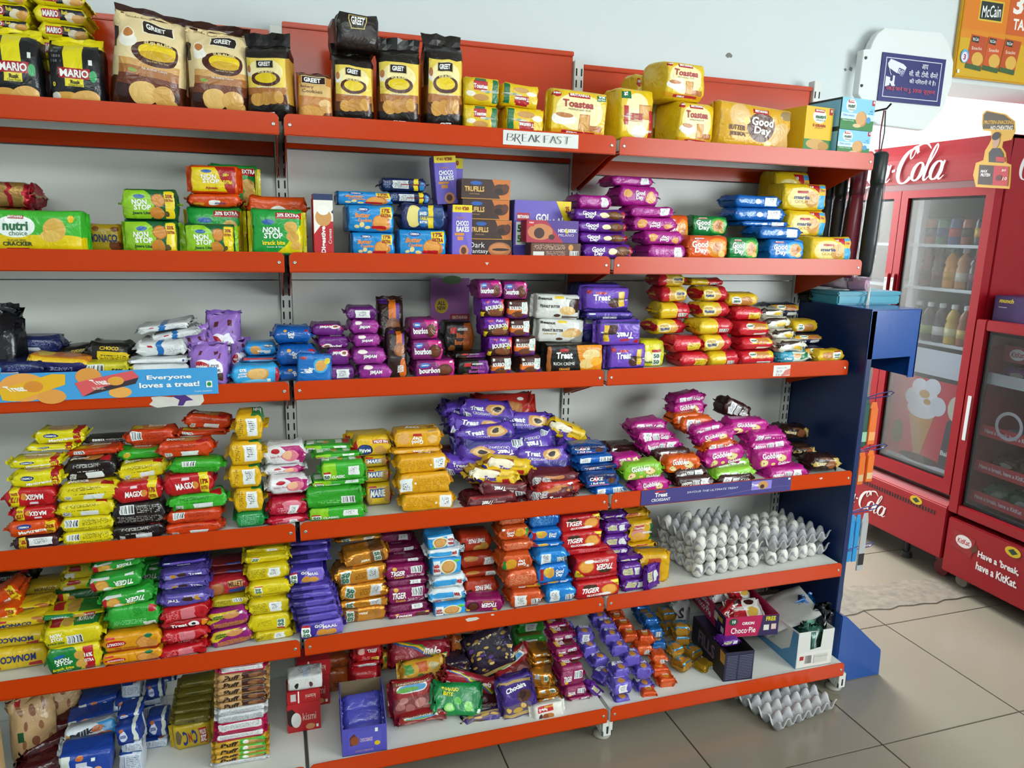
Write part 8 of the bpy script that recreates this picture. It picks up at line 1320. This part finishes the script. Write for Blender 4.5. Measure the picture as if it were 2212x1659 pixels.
# header with a slightly bowed face
hp = [(XF+.05, 1.82)]; 
for k in range(9): t_ = k/8; hp.append((XF-.012*math.sin(math.pi*t_)-.0+.01*t_, 1.82+.18*t_))
hp.append((XF+.06, 2.0)); hd = F_(sh(MB().prism(hp, 1, Y0, Y1)), 'header', m_red, smooth=False)
F_(sh(MB().box(XF+.004, XF+.05, Y0, Y1, 1.79, 1.822)), 'door_gap', mat('cooler_shadow_gap', '5a0a14', .5))
def door(ya, yb, near):
    dr = F_(sh(MB().box(XF, XF+.045, ya, ya+.04, .43, 1.79).box(XF, XF+.045, yb-.04, yb, .43, 1.79).box(XF, XF+.045, ya+.04, yb-.04, 1.755, 1.79).box(XF, XF+.045, ya+.04, yb-.04, .43, .49)), 'door', m_red)
    sh(MB().box(XF+.012, XF+.016, ya+.04, yb-.04, .49, 1.755)).obj('glass_pane', m_gl, dr)
    g = MB()
    for bx in ((ya+.04, ya+.05, .49, 1.755), (yb-.05, yb-.04, .49, 1.755), (ya+.05, yb-.05, 1.745, 1.755), (ya+.05, yb-.05, .49, .5)): g.box(XF+.016, XF+.03, bx[0], bx[1], bx[2], bx[3])
    sh(g).obj('gasket', m_rub, dr)
    yh = yb-.018 if near else ya+.018
    sh(MB().box(XF-.012, XF, yh-.012, yh+.012, 1.05, 1.40)).obj('handle', m_redd, dr, bevel=.004)
    sh(MB().box(XF-.0135, XF-.0115, yh-.008, yh+.008, 1.26, 1.38)).obj('handle_sticker', mat('sticker_white', 'd8d8d6', .5), dr)
    return dr, yh
dr, yh = door(Y0+.003, Ym-.002, True); dr2, yh2 = door(Ym+.002, Y1-.003, False)
for y_, ch in ((yh, 'PULL'), (yh2, 'PULL')):
    B = Board((XF-.0136, y_, 1.26), (0, -1, 0), (0, 0, 1), (-1, 0, 0))
    for k, c_ in enumerate(ch): B.t(c_, 0, .105-.028*k, .010, .02, '2a2a2e', 0, .0)
    B.done(fr, 'lettering')
# logos
B = Board((XF-.013, 1.0, 1.834), (0, -1, 0), (0, 0, 1), (-1, 0, 0)); script_logo(B, .0, .0, .078, 'd8d4d2'); B.stroke([(-.02, -.02), (.1, -.028), (.2, -.012)], [.004, .016, .002], 'd8d4d2'); B.done(fr, 'lettering')
B = Board((XF-.001, .875, .19), (0, -1, 0), (0, 0, 1), (-1, 0, 0)); script_logo(B, .0, .0, .052, 'd8d4d2'); B.done(fr, 'lettering')
B = Board((XF+.07, Y0, 1.83), (1, 0, 0), (0, 0, 1), (0, -1, 0)); script_logo(B, .03, .0, .062, 'd8d4d2'); B.done(fr, 'lettering')
B = Board((XF-.001, .30, .345), (0, -1, 0), (0, 0, 1), (-1, 0, 0)); B.e(0, 0, .035, .02, 'c8a81c').poly([(-.022, 0), (0, -.013), (.022, 0), (0, .013)], '1f3a24'); B.done(fr, 'print')
# poster inside the near door and the shelves
m_pos = mat('ice_cream_poster', 'c8183a', .35)
ps = F_(sh(MB().box(XF+.05, XF+.054, Y0+.05, Ym-.045, .50, .92)), 'door_poster', m_pos)
B = Board((XF+.05, Ym-.06, .5), (0, -1, 0), (0, 0, 1), (-1, 0, 0))
B.poly([(.10, .26), (.25, .26), (.19, .02), (.165, .02)], 'c08a4a').e(.175, .27, .085, .045, 'dcdee6').e(.12, .32, .05, .045, 'd8dbe6').e(.2, .33, .055, .05, 'e2e4ec').e(.26, .30, .045, .045, 'd4d6e0').e(.15, .375, .045, .04, 'e4e6ee').e(.22, .385, .045, .04, 'dcdee8').e(.18, .345, .03, .02, 'c8a060').e(.20, .31, .02, .014, 'b88a48')
B.poly([(.30, .0), (.40, .0), (.40, .24), (.36, .29), (.32, .24)], '2a2438').e(.36, .31, .045, .06, 'd0cdb8').t('Bailley', .35, .09, .08, .03, 'e0e0e4').e(.05, .13, .035, .06, '5a4a20').r(0, 0, .40, .018, 'd8dce4').e(.2, .03, .12, .02, '3a1420'); B.done(fr, 'print')
F_(sh(MB().box(XF+.05, XF+.054, Y0+.05, Ym-.045, .94, 1.06)), 'shelf_front_panel', mat('pale_panel', 'c8d0dc', .4))
for z_ in (1.545, 1.345, 1.09):
    F_(sh(MB().box(XF+.07, XF+.6, Y0+.035, Y1-.035, z_-.014, z_)), 'wire_shelf', mat('shelf_white', 'ccd4d8', .4), bevel=.002)
F_(sh(MB().box(XF+.08, XF+.12, Ym-.06, Ym-.03, .5, 1.79)), 'lamp_strip', mat('cooler_lamp_strip', 'c8ccd0', .5))
for x_, y_, k_ in ((XF+.10, .19, 'caster'), (XF+.10, .40, 'foot'), (XF+.10, 1.05, 'foot'), (XF+.56, .2, 'caster'), (XF+.56, 1.05, 'caster')):
    if k_ == 'foot': c_ = sh(MB().cyl((x_, y_, .03), (x_, y_, .12), .012, n=12).cyl((x_, y_, .0), (x_, y_, .028), .028, .022, n=16)).obj('foot', mat('black_rubber', '1a1a1c', .6), fr)
    else: 
        c_ = sh(MB().cyl((x_-.012, y_, .038), (x_+.012, y_, .038), .038, n=20).box(x_-.02, x_+.02, y_-.012, y_+.03, .07, .12)).obj('caster', mat('red_caster', '6a1a1c', .5), fr)
def vessel(kind, x, y, z, c, cap, lab, k):
    if kind == 'can': prof = [(.026, 0), (.0285, .006), (.0285, .10), (.024, .112), (.023, .115)]
    else: prof = [(.028, 0), (.031, .008), (.031, .09), (.026, .105), (.031, .115), (.024, .14), (.012, .158), (.012, .165)]
    o = empty('drink_'+('can' if kind == 'can' else 'bottle'), (x, y, z)); tag(o, lab, kind, 'drinks in the red cooler')
    MB().lathe(prof, n=16).obj('body', mat('drink_'+c, c, .3), o, smooth=True)
    if kind == 'can': MB().lathe([(.023, .115), (.021, .117), (.02, .116)], n=16).obj('lid', m_scr, o)
    else: MB().lathe([(.0145, .163), (.0145, .182), (.012, .184)], n=14).obj('cap', mat('cap_'+cap, cap, .4), o)
    MB().lathe([(.0292 if kind == 'can' else .0316, .035), (.0292 if kind == 'can' else .0316, .075)], n=16).obj('label_band', mat('band_'+k, k, .45), o, smooth=True)
PS = ['first', 'second', 'third', 'fourth', 'fifth', 'sixth', 'seventh', 'eighth']
for q, (c, k) in enumerate((('2a4a8c', 'b8bcc0'), ('2a2a30', 'c8a040'), ('8a3a1c', '3a2a24'), ('1c3f7e', 'b02430'), ('2c6a4a', '1c3a6a'), ('9a4a1c', '2c2a30'))): vessel('can', XF+.12, .20+.066*q, 1.545, c, '', f'drink can, {PS[q]} from right on the top shelf of the cooler', k)
for q, (c, cap, k) in enumerate((('b0a890', '6aa83a', '9a9a90'), ('3a2430', '2a2a2e', '5a2a3a'), ('b8804a', 'c8ccd0', 'c8c0b0'), ('d08a1c', '1f6a5a', 'c8941c'), ('3a1c24', '2a2a2e', '6a2a34'), ('6a1c2c', '5a1a24', '4a2030'))): vessel('bottle', XF+.13, .205+.066*q, 1.345, c, cap, f'drink bottle, {PS[q]} from right on the middle shelf of the cooler', k)
for q, (c, cap, k) in enumerate((('7a2a2c', 'd8dadc', '9a4a24'), ('8a4a1c', 'e0e2e2', 'c8b060'), ('c8a83a', 'e4e6e6', 'd8d8a0'), ('4a3a4a', 'd8dadc', 'd0ccc8'), ('3a2a2c', 'd4d6d8', '8a9a50'), ('2c4a2c', 'd4d6d8', '9ac04a'))): vessel('bottle', XF+.11, .205+.066*q, 1.09, c, cap, f'drink bottle, {PS[q]} from right on the lowest shelf of the cooler', k)
# second, lower red cooler
YB = -.75; XB = 2.85; f2 = empty('chest_cooler', (XB, -.3, 0)); tag(f2, 'low red snack cooler at the right edge, nearer the camera', 'cooler')
def s2(mb): mb.v = [(x-XB, y+.3, z) for x, y, z in mb.v]; return mb
b2 = s2(MB().box(XB, XB+.55, YB, .118, .075, .335)).obj('base_panel', m_red, f2, bevel=.006)
s2(MB().box(XB+.05, XB+.55, YB, YB+.03, .335, 1.23)).obj('side_panel', m_red, f2); s2(MB().box(XB+.05, XB+.55, .088, .118, .335, 1.23)).obj('side_panel', m_red, f2)
s2(MB().box(XB+.52, XB+.55, YB+.03, .088, .335, 1.23)).obj('back_panel', mat('snack_cooler_lining', '8a1a26', .5), f2); s2(MB().box(XB+.03, XB+.55, YB, .118, 1.215, 1.232)).obj('top_panel', m_red, f2, bevel=.003)
d2 = s2(MB().box(XB-.005, XB+.04, .075, .125, .36, 1.235).box(XB-.005, XB+.04, YB, YB+.05, .36, 1.235).box(XB-.005, XB+.04, YB+.05, .075, 1.19, 1.235).box(XB-.005, XB+.04, YB+.05, .075, .36, .405)).obj('door', m_red, f2, bevel=.004)
s2(MB().box(XB+.012, XB+.016, YB+.05, .075, .405, 1.19)).obj('glass_pane', m_gl, d2)
s2(MB().box(XB+.016, XB+.03, .06, .075, .405, 1.19).box(XB+.016, XB+.03, YB+.05, .06, 1.175, 1.19).box(XB+.016, XB+.03, YB+.05, .06, .405, .42)).obj('gasket', m_rub, d2)
s2(MB().box(XB-.008, XB-.004, .09, .106, .70, .90)).obj('handle_sticker', mat('sticker_white', 'd8d8d6', .5), d2)
m_strip = mat('shelf_strip_red', 'a81c2a', .4)
for k, z_ in enumerate((.46, .60, .76, .99)):
    s2(MB().box(XB+.05, XB+.5, YB+.04, .08, z_-.03, z_-.022)).obj('rack_shelf', mat('rack_pale', 'b8bcc0', .4), f2)
    s2(MB().box(XB+.045, XB+.05, YB+.04, .08, z_-.03, z_+.02)).obj('shelf_strip', m_strip if k < 3 else mat('rack_pale', 'b8bcc0', .4), f2)
    B = Board((XB+.045, .055, z_-.005), (0, -1, 0), (0, 0, 1), (-1, 0, 0))
    for r_ in range(3): B.t("Have a break, have a KitKat", .12+.27*r_, 0, .22, .022, 'c8b8bc')
    B.done(f2, 'lettering')
B = Board((XB-.001, .10, .11), (0, -1, 0), (0, 0, 1), (-1, 0, 0)); B.poly([(.02, .10), (.025, .18), (.13, .17), (.12, .08)], '8e1a20').e(.075, .14, .04, .028, 'd8d4d2').t('KitKat', .075, .14, .06, .024, 'b01420', 4, .02, .1).poly([(.11, .12), (.135, .15), (.15, .13), (.125, .105)], '5a2c1c').t("Have a 'break,", .245, .115, .19, .036, 'e4e0de').t('have a KitKat.', .245, .062, .19, .036, 'e4e0de').e(.30, .19, .035, .022, 'c8a81c').poly([(.278, .19), (.30, .176), (.322, .19), (.30, .204)], '1f3a24'); B.done(f2, 'print')
kb_ = s2(MB().box(XB+.10, XB+.16, -.05, .06, 1.06, 1.13)).obj('poster_panel', mat('poster_kit', '8e1a24', .4), f2)
B = Board((XB+.099, .05, 1.06), (0, -1, 0), (0, 0, 1), (-1, 0, 0)); B.e(.055, .035, .036, .024, 'd0c8c8').t('KitKat', .055, .035, .055, .022, 'a81420', 4, .02, .1); B.done(f2, 'print')
rg = [(.0+.055*math.cos(R(t)), .055*math.sin(R(t))) for t in range(0, 361, 15)]; B = Board((XB+.0435, -.06, .80), (0, -1, 0), (0, 0, 1), (-1, 0, 0)); B.stroke(rg, [.014]*len(rg), 'b8b4bc', 3); B.done(f2, 'print')
for k, (y_, z_, c) in enumerate(((.0, .43, '3a6a4a'), (-.12, .43, '2a5a44'), (-.02, .57, '4a2a1c'), (-.14, .57, '5a3a24'), (.0, .965, '6a2a6a'))):
    dn = 'snackbag_%d' % k; d(dn, c, 'snack bag', [('e', .5, .5, .2, .2, 'a8a89a')], [], n=2.4, e=.5, jit=.006, nm='snack_bag', cat='snack bag'); pk = pack(dn, DES[dn], .11, .06, .09, (XB+.15, y_, z_+.01), (0, 0, R(-80)), False, 990+k)
    tag(pk, ('dark green', 'deep green', 'brown', 'tan-brown', 'purple')[k]+' snack bag behind the low cooler glass', 'snack bag', 'snack bags in the low cooler')
for x_, y_ in ((XB+.09, .07), (XB+.09, -.6), (XB+.48, .07)): s2(MB().cyl((x_-.012, y_, .03), (x_+.012, y_, .03), .03, n=18).box(x_-.018, x_+.018, y_-.012, y_+.02, .055, .078)).obj('caster', mat('pale_caster', '8a8478', .5), f2)
mb_ = empty('snack_box', (XB+.10, .035, 1.233)); tag(mb_, 'purple snack carton lettered munch on the low cooler', 'box'); MB().box(-.055, .16, -.12, .06, 0, .105).obj('box_body', mat('munch_purple', '3a1c5a', .4), mb_, bevel=.002)
B = Board((XB+.045, .085, 1.245), (0, -1, 0), (0, 0, 1), (-1, 0, 0)); B.t('munch', .045, .075, .065, .018, 'd8c01c', 0, .04, .15).r(.012, .045, .05, .049, 'a89ab8'); B.done(mb_, 'lettering')
MB().box(-.056, .161, -.121, .061, .104, .107).obj('lid', mat('munch_purple', '3a1c5a', .4), mb_)
# cut-out advertising figure on the cooler corner
XS = XF-.022; pix = [(2108, 404), (2102, 378), (2108, 352), (2124, 346), (2128, 325), (2136, 312), (2142, 300), (2140, 284), (2124, 282), (2120, 270), (2122, 246), (2130, 238), (2172, 246), (2192, 262), (2193, 284), (2184, 302), (2166, 306), (2164, 318), (2172, 330), (2174, 352), (2184, 356), (2182, 390), (2180, 408)]
q = [atx(x, y, XS) for x, y in pix]; pl = [(p[1], p[2]) for p in q]
so = MB().prism(pl, 0, XS, XS+.003).obj('cutout_sign', mat('cutout_yellow', 'c89a2c', .5)); tag(so, 'yellow cut-out advertising sign fixed to the cooler corner', 'sign')
B = Board((XS, 0, 0), (0, 1, 0), (0, 0, 1), (-1, 0, 0))
def pxs(l): return [(p[1], p[2]) for p in (atx(x, y, XS) for x, y in l)]
def ctr(x, y): p = atx(x, y, XS); return p[1], p[2]
def pt_(txt, x0, x1, y, h, c):
    a_ = ctr(x0, y); b_ = ctr(x1, y); v, f, asp = text_mesh(txt, .03, .1); B.k += 1
    hh = abs(ctr(x0, y)[1]-ctr(x0, y+h)[1]); B.mb.add([B._p((a_[0]+b_[0])/2-p[0]*abs(b_[0]-a_[0]), (a_[1]+b_[1])/2+p[1]*hh+p[0]*(b_[1]-a_[1]), .0006+.00012*B.k) for p in v], f, B._m(c))
B.poly(pxs([(2123, 278), (2125, 248), (2132, 241), (2170, 249), (2189, 264), (2190, 280)]), '4a4238'); pt_('PROTEIN-SNACKING', 2126, 2190, 264, 8, 'c89a2c'); pt_('NO CHEATING', 2140, 2188, 276, 9, 'd8d0c0')
B.poly(pxs([(2136, 350), (2136, 330), (2144, 320), (2160, 320), (2168, 332), (2168, 352)]), '2c2c30'); c_ = ctr(2152, 305); B.e(c_[0], c_[1], .016, .028, 'b08a70'); c_ = ctr(2152, 294); B.e(c_[0], c_[1], .019, .016, '1c1614')
B.poly(pxs([(2112, 398), (2116, 356), (2148, 358), (2144, 400)]), '3a2a28').poly(pxs([(2144, 400), (2148, 358), (2180, 360), (2177, 402)]), 'b02430'); pt_('MAX', 2119, 2134, 370, 6, 'e0dcd8'); pt_('PROTEIN', 2119, 2140, 378, 7, 'e0dcd8'); pt_('30', 2164, 2174, 368, 5, 'e0c8c0'); pt_('10', 2166, 2176, 386, 7, 'e0c8c0')
c_ = ctr(2158, 384); B.e(c_[0], c_[1], .014, .012, '5a1a1c'); B.poly(pxs([(2152, 338), (2172, 340), (2172, 350), (2152, 349)]), 'b02430'); B.done(so, 'print')
label_all()
bpy.data.scenes.remove(TSC)
bpy.context.view_layer.update()
